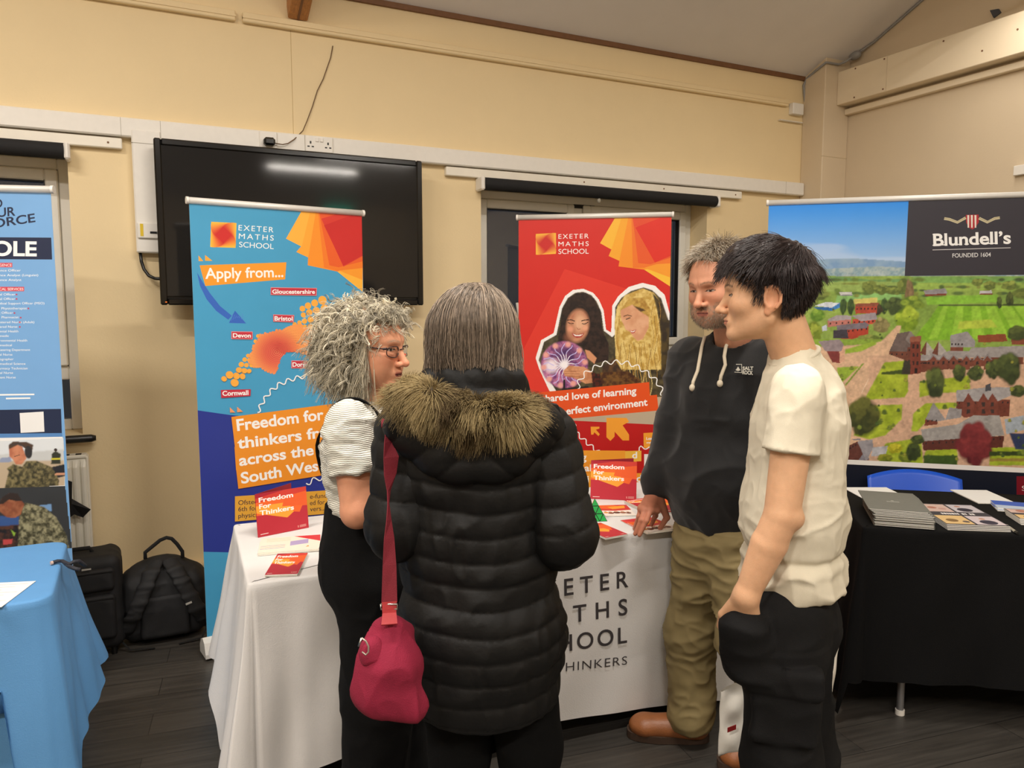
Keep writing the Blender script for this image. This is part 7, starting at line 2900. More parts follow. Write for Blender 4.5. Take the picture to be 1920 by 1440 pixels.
strands('beard', P, np.linspace(0.0004, 0.0002, 4)[None] * np.ones((len(bq), 1)), lin((150, 134, 116)) * RNG.uniform(0.5, 1.5, (len(bq), 1)), M_HAIR, root)
# ================================================================== person with grey curls and glasses, black dungarees
FC = unit(V(0.75, -0.66, 0))
SC_ = V(FC[1], -FC[0], 0)
SKIN_C = (224, 160, 126)
c_head = Frame(at(692, 650, 2.05), V(0.70, -0.70, -0.06), V(0, 0, 1), 0.98)
c_neck0, c_neck1 = at(688, 712, 2.06), at(684, 775, 2.06)
c_ch = at(690, 860, 2.06)
c_hip = at(702, 1060, 2.06)
c_sr, c_sl = at(656, 800, 1.91), at(722, 800, 2.20)
c_er, c_wr = at(672, 955, 1.87), at(730, 905, 1.96)
c_el, c_wl = at(735, 950, 2.24), at(790, 900, 2.12)
c_hipr, c_hipl = at(704, 1090, 1.97), at(722, 1090, 2.12)
c_kr, c_kl = at(708, 1300, 1.97), at(740, 1300, 2.11)
c_ar, c_al = c_kr * (1, 1, 0) + V(-0.02, 0.0, 0.08), c_kl * (1, 1, 0) + V(0.02, -0.01, 0.08)
root = person_root('person', c_hip, 'person with curly grey hair, glasses, striped top and black dungarees, turned right')


def c_arm(p):
    d = rcone(p, c_sr, c_er, 0.052, 0.043)
    m_ = c_er + (c_wr - c_er) * 0.4
    d = smin(d, rcone(p, c_er, m_, 0.043, 0.040), 0.008)
    d = smin(d, rcone(p, m_, c_wr, 0.040, 0.026), 0.006)
    return smin(d, ell(p, c_er + V(-0.004, 0, -0.012), (0.036, 0.036, 0.034)), 0.015)


def c_hands(p, w=None):
    d = None
    for wr, el, sd in ((c_wr, c_er, 1), (c_wl, c_el, -1)):
        f = unit(wr - el)
        up = unit(V(0, 0, 1) - f * f[2])
        k = [wr + f * 0.08 + up * a for a in (0.028, 0.010, -0.009, -0.026)]
        e = limb_hand(p, wr, k, [q + f * 0.06 - SC_ * 0.02 * sd for q in k], [q + f * 0.036 for q in k], (wr + f * 0.02 + up * 0.018, wr + f * 0.055 + up * 0.045, wr + f * 0.085 + up * 0.05), 0.021, 0.008)
        d = e if d is None else np.minimum(d, e)
    return d


def c_headfn(p):
    q = c_head.loc(p)
    d = head_sdf(q, nose=1.02, jaw=1.0, brow=0.9, mouth_open=0.0045)
    d = smin(d, ell(np.stack([np.abs(q[:, 0]), q[:, 1], q[:, 2]], 1), (0.036, 0.055, -0.055), (0.028, 0.026, 0.03)), 0.02)
    return smin(d, rcone(p, c_neck0, c_neck1, 0.052, 0.060), 0.025)


def c_core(p):
    d = econe(p, c_hip, c_ch, 0.10, 0.10, SC_, 1.3)
    d = smin(d, rcone(p, c_neck1, c_ch, 0.055, 0.085), 0.05)
    d = smin(d, rcone(p, c_sl, c_sr, 0.045), 0.05)
    d = smin(d, chain(p, [c_sl, c_el, c_wl], [0.045, 0.04, 0.026], 0.01), 0.02)
    for c_ in ([c_hipl, c_kl, c_al], [c_hipr, c_kr, c_ar]):
        d = smin(d, chain(p, c_, [0.08, 0.05, 0.038]), 0.03)
    return d


nkc = unit(c_neck0 - c_neck1)
fs = flat_skin(SKIN_C)
body_mesh(root, (c_core, V(c_hip[0] - 0.45, c_hip[1] - 0.45, 0.03), V(c_hip[0] + 0.5, c_hip[1] + 0.5, 1.4), 0.011, fs),
          [(upto(c_headfn, c_neck1 - nkc * 0.03, -nkc), c_head.O - (0.18, 0.18, 0.24), c_head.O + (0.18, 0.18, 0.16), 0.0021,
            lambda v: face_colors(c_head.loc(v), SKIN_C, (178, 92, 88), (170, 150, 130), blush=0.35, open_=0.0036, lid_drop=0.001, gaze=(-0.003, -0.001), mouth_dark=0.006)),
           (lambda p: np.minimum(c_arm(p), c_hands(p)), np.minimum(np.minimum(c_sr, c_er), c_wr) - 0.12, np.maximum(np.maximum(c_sr, c_wl), c_wr) + 0.15, 0.0036, fs)], None)

M_STRIPE = bpy.data.materials.new('striped_crinkle_cotton')
M_STRIPE.use_nodes = True
_N, _L = M_STRIPE.node_tree.nodes, M_STRIPE.node_tree.links
_b = _N['Principled BSDF']
_b.inputs['Roughness'].default_value = 0.9
_tc = _N.new('ShaderNodeTexCoord')
_wv = _N.new('ShaderNodeTexWave')
_wv.bands_direction = 'Z'
_wv.inputs['Scale'].default_value = 70.0
_wv.inputs['Distortion'].default_value = 3.5
_wv.inputs['Detail'].default_value = 2.0
_wv.inputs['Detail Scale'].default_value = 0.6
_L.new(_tc.outputs['Object'], _wv.inputs['Vector'])
_cr = _N.new('ShaderNodeValToRGB')
_cr.color_ramp.elements[0].position, _cr.color_ramp.elements[0].color = 0.05, (*lin((186, 184, 174)), 1)
_cr.color_ramp.elements[1].position, _cr.color_ramp.elements[1].color = 0.30, (*lin((232, 230, 218)), 1)
_L.new(_wv.outputs['Fac'], _cr.inputs['Fac'])
_L.new(_cr.outputs['Color'], _b.inputs['Base Color'])
_bp = _N.new('ShaderNodeBump')
_bp.inputs['Strength'].default_value = 0.5
_bp.inputs['Distance'].default_value = 0.006
_L.new(_wv.outputs['Fac'], _bp.inputs['Height'])
_L.new(_bp.outputs['Normal'], _b.inputs['Normal'])


def c_top(p):
    d = econe(p, at(704, 930, 2.06), at(686, 840, 2.06), 0.112, 0.112, SC_, 1.35)
    d = smin(d, rcone(p, c_sl + (0, 0, -0.015), c_sr + (0, 0, -0.015), 0.058), 0.05)
    d = smin(d, rcone(p, c_neck1 - nkc * 0.0, c_ch, 0.062, 0.09), 0.05)
    for a, b in ((c_sr, c_er), (c_sl, c_el)):
        e = rcone(p, a, a + (b - a) * 0.62, 0.063, 0.068)
        e = smax(e, (p - (a + (b - a) * 0.58)) @ unit(b - a), 0.005)
        d = smin(d, e, 0.03)
    d = np.maximum(d, -rcone(p, c_neck1 + nkc * 0.012, c_neck1 + nkc * 0.12, 0.058, 0.07))
    return np.maximum(d, c_hip[2] + 0.06 - p[:, 2])


top = garment('striped_top', c_top, c_ch - (0.34, 0.34, 0.30), c_ch + (0.34, 0.34, 0.22), 0.005, M_STRIPE, root, lambda p, n: folds(p, 0.010, 12, 71, (1, 1, 1.8)) + folds(p, 0.005, 26, 74, (1, 1, 2.5)))
M_BLACKC = mat('black_corduroy', (11, 11, 12), 0.95, spec=0.2, var=0.12, scale=40, bump=0.25, bscale=500)


def c_dung(p):
    d = econe(p, at(702, 940, 2.06), at(704, 1060, 2.06), 0.118, 0.142, SC_, 1.2)
    d = smin(d, ell(p, at(686, 1050, 2.06), (0.105, 0.105, 0.13)), 0.05)
    for a, k, an in ((c_hipr, c_kr, c_ar), (c_hipl, c_kl, c_al)):
        d = smin(d, smin(rcone(p, a, k, 0.10, 0.092), rcone(p, k, an + (0, 0, -0.02), 0.092, 0.088), 0.03), 0.03)
    # bib in front
    b = c_ch + FC * 0.075 + (0, 0, -0.04)
    d = smin(d, rbox(p, b, (0.115, 0.055, 0.10), 0.03, np.stack([SC_, FC, V(0, 0, 1)])), 0.03)
    return np.maximum(d, np.maximum(0.03 - p[:, 2], p[:, 2] - (at(702, 900, 2.06)[2] + 0.10 * np.clip((p - c_ch) @ FC / 0.1, -0.55, 1.0))))


dung = garment('dungarees', c_dung, V(c_hip[0] - 0.34, c_hip[1] - 0.34, 0.01), V(c_hip[0] + 0.36, c_hip[1] + 0.36, 1.32), 0.006, M_BLACKC, root, lambda p, n: folds(p, 0.014, 6, 81, (1, 1, 0.5)) + folds(p, 0.004, 18, 85))
for sg in (1, -1):
    g = MB()
    sh = (c_sr if sg > 0 else c_sl) * 0.74 + c_neck1 * 0.26
    pts = [c_ch - FC * 0.135 + SC_ * 0.03 * sg + (0, 0, -0.06), c_ch - FC * 0.128 + SC_ * 0.06 * sg + (0, 0, 0.03), sh - FC * 0.075 + (0, 0, 0.03), sh - FC * 0.03 + (0, 0, 0.056), sh + FC * 0.03 + (0, 0, 0.054), sh + FC * 0.085 + (0, 0, 0.01), c_ch + FC * 0.14 + SC_ * 0.07 * sg + (0, 0, 0.04)]
    # ride on the cloth: push each point out of the top
    fine = []
    for a, b in zip(pts[:-1], pts[1:]):
        for t in np.linspace(0, 1, 6, endpoint=False):
            fine.append(a * (1 - t) + b * t)
    fine.append(pts[-1])
    fp = np.array(fine)
    for _ in range(4):
        nn, dd = gradient(c_top, fp, 0.004)
        fp = fp + nn * (0.008 - dd)[:, None]
    L_, R_ = fp + SC_ * 0.021, fp - SC_ * 0.021
    for w_ in (L_, R_):
        for _ in range(3):
            nn, dd = gradient(c_top, w_, 0.004)
            w_ += nn * (0.008 - dd)[:, None]
    n_ = len(fp)
    up = gradient(c_top, fp, 0.004)[0] * 0.004
    vs = np.concatenate([L_, R_, L_ + up, R_ + up])
    q = []
    for i in range(n_ - 1):
        q += [(i, i + 1, n_ + i + 1, n_ + i), (2 * n_ + i, 3 * n_ + i, 3 * n_ + i + 1, 2 * n_ + i + 1), (i, 2 * n_ + i, 2 * n_ + i + 1, i + 1), (n_ + i, n_ + i + 1, 3 * n_ + i + 1, 3 * n_ + i)]
    g.add(vs, q, M_BLACKC)
    g.build('shoulder_strap', dung)
M_BSHOE = mat('black_shoe', (18, 18, 18), 0.5)
for a in (c_ar, c_al):
    shoe(root, 'black_shoe', a * (1, 1, 0) - FC * 0.05, a * (1, 1, 0) + FC * 0.19, M_BSHOE, M_BLACK)

# glasses
M_SPEC = mat('dark_spectacle_frame', (44, 30, 32), 0.3, var=0.1)
M_LENS = mat('spectacle_lens', (250, 250, 250), 0.02, trans=1.0, var=0.01)
M_LENS.node_tree.nodes['Principled BSDF'].inputs['IOR'].default_value = 1.06
g_root = bpy.data.objects.new('glasses', None)
COL.objects.link(g_root)
g_root.parent = root
g = MB()
lens = []
for sd in (-1, 1):
    ring = []
    for k in range(25):
        a = 2 * math.pi * k / 24
        ring.append(c_head.wld(V(sd * 0.034 + 0.0245 * math.copysign(abs(math.cos(a)) ** 0.7, math.cos(a)), 0.097 - 0.012 * abs(math.cos(a)) * (1 if math.cos(a) * sd > 0 else 0.2), -0.005 + 0.0145 * math.copysign(abs(math.sin(a)) ** 0.75, math.sin(a)))))
    g.tube(ring, 0.0013, M_SPEC, 6, cap=False)
    lens.append(ring[:-1])
    g.tube([c_head.wld(V(sd * 0.058, 0.086, 0.004)), c_head.wld(V(sd * 0.066, 0.078, 0.003))], 0.0035, M_SPEC, 6)
    g.tube([c_head.wld(V(sd * 0.066, 0.080, 0.003)), c_head.wld(V(sd * 0.076, 0.03, 0.006)), c_head.wld(V(sd * 0.080, -0.008, 0.008)), c_head.wld(V(sd * 0.078, -0.03, -0.01))], [0.0036, 0.0032, 0.0022, 0.002], M_SPEC, 6, flat=(0.5, c_head.u))
g.tube([c_head.wld(V(-0.010, 0.099, 0.0)), c_head.wld(V(0, 0.104, 0.003)), c_head.wld(V(0.010, 0.099, 0.0))], 0.0015, M_SPEC, 6)
g.build('glasses_frame', g_root)
for r_ in lens:
    g = MB()
    g.prism(r_, -c_head.f * 0.0012, M_LENS)
    g.build('glasses_lens', g_root)

# curls
HC = (214, 206, 186)


def c_keep(x, y, z):
    return ((z > 0.030 + 0.62 * np.clip(y, 0, 1)) | ((y < 0.004) & (z > -0.075)) | ((np.abs(x) > 0.056) & (y < 0.012) & (z > -0.03))) & ~((z < 0.060) & (y > 0.022))


def c_vol(p):
    q = c_head.loc(p)
    d = ell(q, (0, -0.030, 0.046), (0.092, 0.098, 0.078))
    d = smin(d, ell(q, (0, -0.058, -0.004), (0.088, 0.068, 0.070)), 0.03)
    d = smin(d, ell(q, (0, 0.030, 0.082), (0.058, 0.042, 0.027)), 0.03)
    y, z, x = q[:, 1], q[:, 2], np.abs(q[:, 0])
    hl = np.where(y > 0.0, 0.036 + 0.55 * y, -0.07)
    d = smax(d, hl - z, 0.012)
    return d


hair = garment('hair', c_vol, c_head.O - 0.2, c_head.O + 0.2, 0.004, M_HAIR, root, lambda p, n: 0.012 * noise3(p, 38, 91) + 0.007 * noise3(p, 85, 92),
               lambda v: lin((150, 142, 126)) * np.clip(0.75 + 0.6 * noise3(v, 45, 93) + 0.4 * noise3(v, 120, 94), 0.25, 1.5)[:, None])


def curls(pts, nor, N_m, length, rad, turns, out, drop, seed, thick=0.0012):
    rg = np.random.default_rng(seed)
    n = len(pts)
    L_ = rg.uniform(*length, n)
    t = np.linspace(0, 1, N_m)
    dirn = nor * rg.uniform(*out, (n, 1)) + rg.normal(size=(n, 3)) * 0.35 + np.array([0, -0.15, -1.0]) * rg.uniform(*drop, (n, 1))
    dirn /= np.linalg.norm(dirn, axis=1, keepdims=True)
    a = np.cross(dirn, rg.normal(size=(n, 3)))
    a /= np.linalg.norm(a, axis=1, keepdims=True)
    b = np.cross(dirn, a)
    ph = rg.uniform(0, 6.28, (n, 1))
    tu = rg.uniform(*turns, (n, 1))
    rr = rg.uniform(*rad, (n, 1)) * np.minimum(1, t[None] * 3)
    ang = ph + 2 * math.pi * tu * t[None]
    base = pts[:, None] + dirn[:, None] * (t[None, :, None] * L_[:, None, None]) + np.array([0, 0, -1.0]) * (t[None, :, None] ** 2 * L_[:, None, None] * 0.35)
    P = base + a[:, None] * (rr * np.cos(ang))[..., None] + b[:, None] * (rr * np.sin(ang))[..., None]
    rad_ = thick * rg.uniform(0.6, 1.4, (n, 1)) * (1 - 0.5 * t[None])
    col = lin(HC) * rg.uniform(0.35, 1.35, (n, 1)) * np.array([1.0, 0.985, 0.95])
    K = 3                          # each lock is a few hairs lying together
    P = np.repeat(P, K, 0)
    P = P + (rg.normal(size=(n * K, 1, 3)) * 0.0013 + rg.normal(size=(n * K, 1, 3)) * 0.0022 * t[None, :, None])
    return P, np.repeat(rad_, K, 0) * 0.62, np.repeat(col, K, 0) * rg.uniform(0.8, 1.2, (n * K, 1))


pts, nor = scalp_points(c_head, 1900, 21, c_keep, rad=(0.084, 0.099, 0.090), cen=(0, -0.026, 0.034))
P, r_, cl = curls(pts, nor, 24, (0.03, 0.085), (0.004, 0.011), (0.9, 2.4), (0.25, 0.7), (0.2, 1.0), 31, 0.0016)
fr_ = (P[:, :, 1] > 0.075).any(1) & (P[:, :, 2] < 0.03).any(1)
strands('curls', c_head.wld(P[~fr_]), r_[~fr_], cl[~fr_], M_HAIR, hair)
p2, n2 = scalp_points(c_head, 620, 22, lambda x, y, z: (z < 0.03) & (y < -0.005) & (z > -0.06), rad=(0.086, 0.098, 0.092), cen=(0, -0.028, 0.02))
P, r_, cl = curls(p2, n2, 24, (0.04, 0.10), (0.005, 0.012), (0.8, 2.4), (0.3, 0.7), (0.6, 1.3), 32, 0.0014)
strands('curls', c_head.wld(P), r_, cl, M_HAIR, hair)
# fringe curls over the forehead and the long pale lock in front of the ear
p3 = np.stack([RNG.uniform(-0.055, 0.055, 260), RNG.uniform(0.040, 0.078, 260), RNG.uniform(0.074, 0.110, 260)], 1)
P, r_, cl = curls(p3, np.tile([0, 0.6, 0.35], (260, 1)), 22, (0.018, 0.040), (0.004, 0.009), (1.0, 2.2), (0.6, 1.0), (0.2, 0.7), 33)
strands('curls', c_head.wld(P), r_, cl, M_HAIR, hair)
p4 = np.stack([RNG.uniform(0.070, 0.082, 170) * RNG.choice([-1, 1], 170, p=[0.3, 0.7]), RNG.uniform(0.010, 0.036, 170), RNG.uniform(0.01, 0.04, 170)], 1)
P, r_, cl = curls(p4, np.zeros((170, 3)) + [0, 0.02, 0], 26, (0.12, 0.21), (0.002, 0.006), (0.8, 2.2), (0.0, 0.2), (1.6, 2.4), 34)
strands('curls', c_head.wld(P), r_, cl * 1.15, M_HAIR, hair)
# ================================================================== person in the long black padded coat, seen from behind
FP = unit(V(0.36, 0.93, 0))
SP = V(FP[1], -FP[0], 0)
SKIN_P = (214, 160, 130)
p_head = Frame(at(884, 640, 1.70), V(0.30, 0.95, -0.05), (0, 0, 1), 0.91)
p_neck0, p_neck1 = at(886, 700, 1.69), at(890, 765, 1.68)
p_ch = at(892, 880, 1.67)
p_hip = at(905, 1180, 1.67)
p_sl, p_sr = at(768, 805, 1.68), at(1018, 812, 1.68)
p_el, p_er = at(752, 985, 1.63), at(1052, 1000, 1.64)
p_wl, p_wr = at(800, 1000, 1.80), at(1030, 990, 1.88)
p_hipl, p_hipr = at(850, 1200, 1.67), at(965, 1200, 1.67)
p_kl, p_kr = at(862, 1400, 1.67), at(992, 1400, 1.67)
p_al, p_ar = p_kl * (1, 1, 0) + V(0, 0.0, 0.09), p_kr * (1, 1, 0) + V(0, 0, 0.09)
root = person_root('person', p_hip, 'person seen from behind in a long black padded coat with fur-trimmed hood')


def p_headfn(p):
    return smin(head_sdf(p_head.loc(p)), rcone(p, p_neck0, p_neck1, 0.052, 0.06), 0.025)


def p_core(p):
    d = econe(p, p_hip, p_ch, 0.095, 0.10, SP, 1.35)
    d = smin(d, rcone(p, p_neck1, p_ch, 0.055, 0.085), 0.05)
    d = smin(d, rcone(p, p_sl, p_sr, 0.045), 0.05)
    for c_ in ([p_sl, p_el, p_wl], [p_sr, p_er, p_wr]):
        d = smin(d, chain(p, c_, [0.045, 0.038, 0.026], 0.01), 0.02)
    for c_ in ([p_hipl, p_kl, p_al], [p_hipr, p_kr, p_ar]):
        d = smin(d, chain(p, c_, [0.08, 0.05, 0.038]), 0.03)
    return d


def p_hands(p):
    d = None
    for wr, el, sd in ((p_wr, p_er, 1), (p_wl, p_el, -1)):
        f = unit(wr - el)
        up = unit(V(0, 0, 1) - f * f[2])
        k = [wr + f * 0.08 + up * a for a in (0.028, 0.010, -0.009, -0.026)]
        e = limb_hand(p, wr, k, [q + f * 0.06 - SP * 0.02 * sd for q in k], [q + f * 0.036 for q in k], (wr + f * 0.02 + up * 0.018, wr + f * 0.055 + up * 0.045, wr + f * 0.085 + up * 0.05), 0.021, 0.008)
        d = e if d is None else np.minimum(d, e)
    return d


nkp = unit(p_neck0 - p_neck1)
fs = flat_skin(SKIN_P)
body_mesh(root, (p_core, V(p_hip[0] - 0.45, p_hip[1] - 0.4, 0.03), V(p_hip[0] + 0.45, p_hip[1] + 0.5, 1.42), 0.011, fs),
          [(upto(p_headfn, p_neck1 - nkp * 0.03, -nkp), p_head.O - (0.17, 0.17, 0.24), p_head.O + (0.17, 0.17, 0.16), 0.003,
            lambda v: face_colors(p_head.loc(v), SKIN_P, (190, 110, 100), (80, 66, 56))),
           (p_hands, np.minimum(p_wl, p_wr) - 0.16, np.maximum(p_wl, p_wr) + 0.2, 0.004, fs)], None)

M_COAT = mat('black_padded_nylon', (14, 14, 14), 0.58, var=0.08, scale=14, bump=0.12, bscale=60, spec=0.3)
PITCHQ = 0.0515


def p_coat_torso(p):
    d = econe(p, at(905, 1325, 1.66), at(903, 1180, 1.66), 0.135, 0.138, SP, 1.26)
    d = smin(d, econe(p, at(903, 1180, 1.66), at(896, 1020, 1.67), 0.136, 0.122, SP, 1.26), 0.05)
    d = smin(d, econe(p, at(896, 1020, 1.67), at(892, 880, 1.67), 0.122, 0.128, SP, 1.32), 0.05)
    d = smin(d, rcone(p, p_sl + (0, 0, -0.02), p_sr + (0, 0, -0.02), 0.068), 0.06)
    d = smin(d, rcone(p, p_neck1 - (0, 0, 0.0), p_ch, 0.078, 0.11), 0.05)
    lim = at(905, 1322, 1.66)[2] + 0.45 * ((p - p_hip) @ SP) ** 2
    return smax(d, lim - p[:, 2], 0.02)


def puff(s, amp, tight=2.6):
    """quilt: rounded channels between stitched seams, s in channels"""
    return amp * (np.abs(np.sin(math.pi * s)) ** (1 / tight) - 0.55)


def p_torso_disp(p, n):
    x = (p - p_hip) @ SP
    back = np.clip(-(n @ FP), -1, 1)
    zz = p[:, 2] - 0.55 * x ** 2 * (back > -0.3) + 0.006 * noise3(p, 9, 101)
    up = np.clip((p[:, 2] - (p_ch[2] + 0.03)) / 0.04, 0, 1)
    w = puff(zz / PITCHQ + 0.2, 0.0075) * (1 - up)
    pinch = np.exp(-(np.mod(zz / PITCHQ + 0.2, 1.0) - 0.5) ** 2 / 0.5)
    w += folds(p, 0.006, 22, 105, (1.4, 1.4, 0.6)) * (0.7 + 0.3 * pinch)
    return w + folds(p, 0.008, 7, 108)


coat = garment('padded_coat', p_coat_torso, V(p_hip[0] - 0.34, p_hip[1] - 0.34, 0.50), V(p_hip[0] + 0.36, p_hip[1] + 0.34, 1.46), 0.005, M_COAT, root, p_torso_disp)
for a, b, c in ((p_sl, p_el, p_wl), (p_sr, p_er, p_wr)):
    def sleeve(p, a=a, b=b, c=c):
        d = smin(rcone(p, a + (0, 0, -0.01), b, 0.077, 0.074), rcone(p, b, b + (c - b) * 0.94, 0.075, 0.056), 0.02)
        return d

    def sleeve_d(p, n, a=a, b=b, c=c):
        u1 = unit(b - a)
        t1 = (p - a) @ u1
        l1 = np.linalg.norm(b - a)
        u2 = unit(c - b)
        t2 = (p - b) @ u2
        low = (t1 > l1 * 0.92) & (t2 > 0.0)
        s = np.where(low, l1 + t2, np.minimum(t1, l1)) + 0.25 * ((p - (a + u1 * t1[:, None])) @ SP) ** 2 / 0.08
        return puff(s / 0.060 + 0.3, 0.0065) + folds(p, 0.006, 20, 111, (1, 1, 0.7))
    garment('coat_sleeve', sleeve, np.minimum(np.minimum(a, b), c) - 0.12, np.maximum(np.maximum(a, b), c) + 0.12, 0.005, M_COAT, coat, sleeve_d)

# hood hanging on the back: a soft pouch under the fur, and the stand collar round the neck
hc = at(890, 835, 1.55)


def p_hoodfn(p):
    d = econe(p, at(890, 790, 1.58), at(894, 872, 1.55), 0.070, 0.034, SP, 2.0)
    d = smin(d, econe(p, at(765, 800, 1.60), at(840, 850, 1.57), 0.045, 0.045, SP, 1.2), 0.05)
    d = smin(d, econe(p, at(1005, 805, 1.60), at(945, 850, 1.57), 0.045, 0.045, SP, 1.2), 0.05)
    return d


garment('hood', p_hoodfn, hc - (0.30, 0.22, 0.20), hc + (0.30, 0.24, 0.18), 0.005, M_COAT, coat,
        lambda p, n: folds(p, 0.012, 9, 121, (1, 1, 1)) - 0.008 * np.exp(-((((p - hc) @ SP)) / 0.004) ** 2 * 0) * 0 + puff(((p[:, 2]) + 0.9 * np.abs((p - hc) @ SP)) / 0.075, 0.006))


def p_collar(p):
    d = None
    for k in range(12):
        a0, a1 = 2 * math.pi * k / 12, 2 * math.pi * (k + 1) / 12
        r_ = lambda a: at(886, 716, 1.68) - FP * 0.085 * math.cos(a) + SP * 0.095 * math.sin(a) + V(0, 0, 0.016 * math.cos(a))
        e = rcone(p, r_(a0), r_(a1), 0.024)
        e = smin(e, rcone(p, r_(a0) - V(0, 0, 0.05), r_(a1) - V(0, 0, 0.05), 0.030), 0.03)
        d = e if d is None else smin(d, e, 0.02)
    return d


garment('collar', p_collar, at(886, 730, 1.68) - 0.18, at(886, 730, 1.68) + 0.18, 0.005, M_COAT, coat, lambda p, n: folds(p, 0.007, 18, 125))
g = MB()
pts = [at(1025, 756, 1.62), at(1047, 760, 1.62), at(1056, 786, 1.62), at(1062, 802, 1.62), at(1046, 803, 1.62), at(1022, 785, 1.62)]
g.prism(pts, FP * 0.03, M_DARK)
g.build('hood_tab', coat)

# fur ruff on the hood's edge
path = [at(757, 752, 1.60), at(772, 742, 1.56), at(794, 742, 1.53), at(830, 757, 1.51), at(875, 772, 1.50), at(925, 776, 1.51), at(955, 772, 1.53), at(978, 768, 1.56), at(990, 772, 1.60)]
pf = np.array(path)
tt = np.linspace(0, len(pf) - 1, 60)
cen = np.stack([np.interp(tt, np.arange(len(pf)), pf[:, k]) for k in range(3)], 1)
g = MB()
g.tube(cen, 0.026, mat('fur_backing', (70, 58, 40), 0.9), 12)
fur = g.build('fur_trim', coat)
N = 17000
rg = np.random.default_rng(77)
i = rg.uniform(0, 59, N)
c0 = np.stack([np.interp(i, np.arange(60), cen[:, k]) for k in range(3)], 1)
tan = np.gradient(cen, axis=0)
tan /= np.linalg.norm(tan, axis=1, keepdims=True)
tg = np.stack([np.interp(i, np.arange(60), tan[:, k]) for k in range(3)], 1)
a = rg.uniform(0, 2 * math.pi, N)
e1 = np.cross(tg, (0, 0, 1.0))
e1 /= np.linalg.norm(e1, axis=1, keepdims=True)
e2 = np.cross(e1, tg)
rad = e1 * np.cos(a)[:, None] + e2 * np.sin(a)[:, None]
clump = np.stack([noise3(c0 + rad * 0.03, 34, s_) for s_ in (131, 132, 133)], 1)
ln = rg.uniform(0.024, 0.050, N)
t = np.linspace(0, 1, 6)
dirn = rad * 0.95 + clump * 0.75 + rg.normal(size=(N, 3)) * 0.16 + np.array([0, 0, -0.30])
dirn /= np.linalg.norm(dirn, axis=1, keepdims=True)
P = (c0 + rad * 0.021)[:, None] + dirn[:, None] * (t[None, :, None] * ln[:, None, None]) + np.array([0, 0, -1.0]) * (t[None, :, None] ** 2 * ln[:, None, None] * 0.45) + clump[:, None] * (t[None, :, None] ** 2 * 0.012)
mixc = np.clip(0.5 + 0.9 * noise3(c0 + rad * 0.04, 26, 135) + rg.normal(size=N) * 0.25, 0, 1)[:, None]
cl = lin((78, 62, 40)) * (1 - mixc) + lin((176, 156, 112)) * mixc
strands('fur_strands', P, np.linspace(0.0008, 0.0002, 6)[None] * np.ones((N, 1)), cl, M_FUR, fur)

M_PBLACK = mat('black_trouser_cloth', (8, 8, 8), 0.95, spec=0.15, var=0.1, bump=0.2, bscale=600)


def p_trous(p):
    d = None
    for a, k, an in ((p_hipl, p_kl, p_al), (p_hipr, p_kr, p_ar)):
        e = smin(rcone(p, a, k, 0.095, 0.069), rcone(p, k, an + (0, 0, -0.02), 0.069, 0.066), 0.03)
        d = e if d is None else np.minimum(d, e)
    return np.maximum(d, 0.03 - p[:, 2])


garment('trousers', p_trous, V(p_hip[0] - 0.3, p_hip[1] - 0.2, 0.01), V(p_hip[0] + 0.32, p_hip[1] + 0.2, 0.90), 0.008, M_PBLACK, root, lambda p, n: folds(p, 0.012, 7, 141))
for a in (p_al, p_ar):
    shoe(root, 'black_shoe', a * (1, 1, 0) - FP * 0.06, a * (1, 1, 0) + FP * 0.19, M_BSHOE, M_BLACK)

# long straight grey-brown hair to the collar
HP = (128, 114, 100)


def p_vol(p):
    q = p_head.loc(p)
    d = ell(q, (0, -0.016, 0.040), (0.086, 0.103, 0.085))
    d = smin(d, econe(q, (0, -0.030, 0.015), (0.0, -0.050, -0.105), 0.080, 0.060, (1, 0, 0), 1.30), 0.03)
    y, z = q[:, 1], q[:, 2]
    d = smax(d, np.where(y > 0.02, 0.04 + 0.6 * (y - 0.02), -0.25) - z, 0.015)
    return np.maximum(d, y - 0.055 - 0.5 * np.clip(z, 0, 1))


hair = garment('hair', p_vol, p_head.O - (0.18, 0.18, 0.22), p_head.O + (0.18, 0.18, 0.16), 0.0035, M_HAIR, root,
               lambda p, n: 0.005 * noise3(p_head.loc(p) * np.array([1, 1, 0.22]), 75, 151) + 0.003 * noise3(p_head.loc(p) * np.array([1, 1, 0.3]), 170, 152),
               lambda v: lin((104, 92, 80)) * np.clip(0.8 + 0.6 * noise3(p_head.loc(v) * np.array([1, 1, 0.2]), 90, 153), 0.3, 1.6)[:, None])
N = 6000
rg = np.random.default_rng(55)
ang = rg.uniform(-math.pi * 0.92, math.pi * 0.92, N)          # round the head, 0 = back
M = 24
t = np.linspace(0, 1, M)
part = np.stack([rg.normal(size=N) * 0.006 + 0.012, np.clip(-0.075 + 0.12 * np.clip(np.abs(ang) / 1.7, 0, 1) + rg.normal(size=N) * 0.012, -0.085, 0.05), np.full(N, 0.0)], 1)
part[:, 2] = 0.044 + 0.094 * np.sqrt(np.clip(1 - ((part[:, 1] + 0.016) / 0.112) ** 2, 0, 1))
P = np.zeros((N, M, 3))
P[:, 0] = part
lng = rg.uniform(0.12, 0.19, N)
wid = rg.uniform(1.02, 1.09, N)
ex = np.sin(ang) * 0.100 * wid
ey = -np.cos(ang) * 0.116 * wid - 0.018
ey = np.minimum(ey, 0.045)
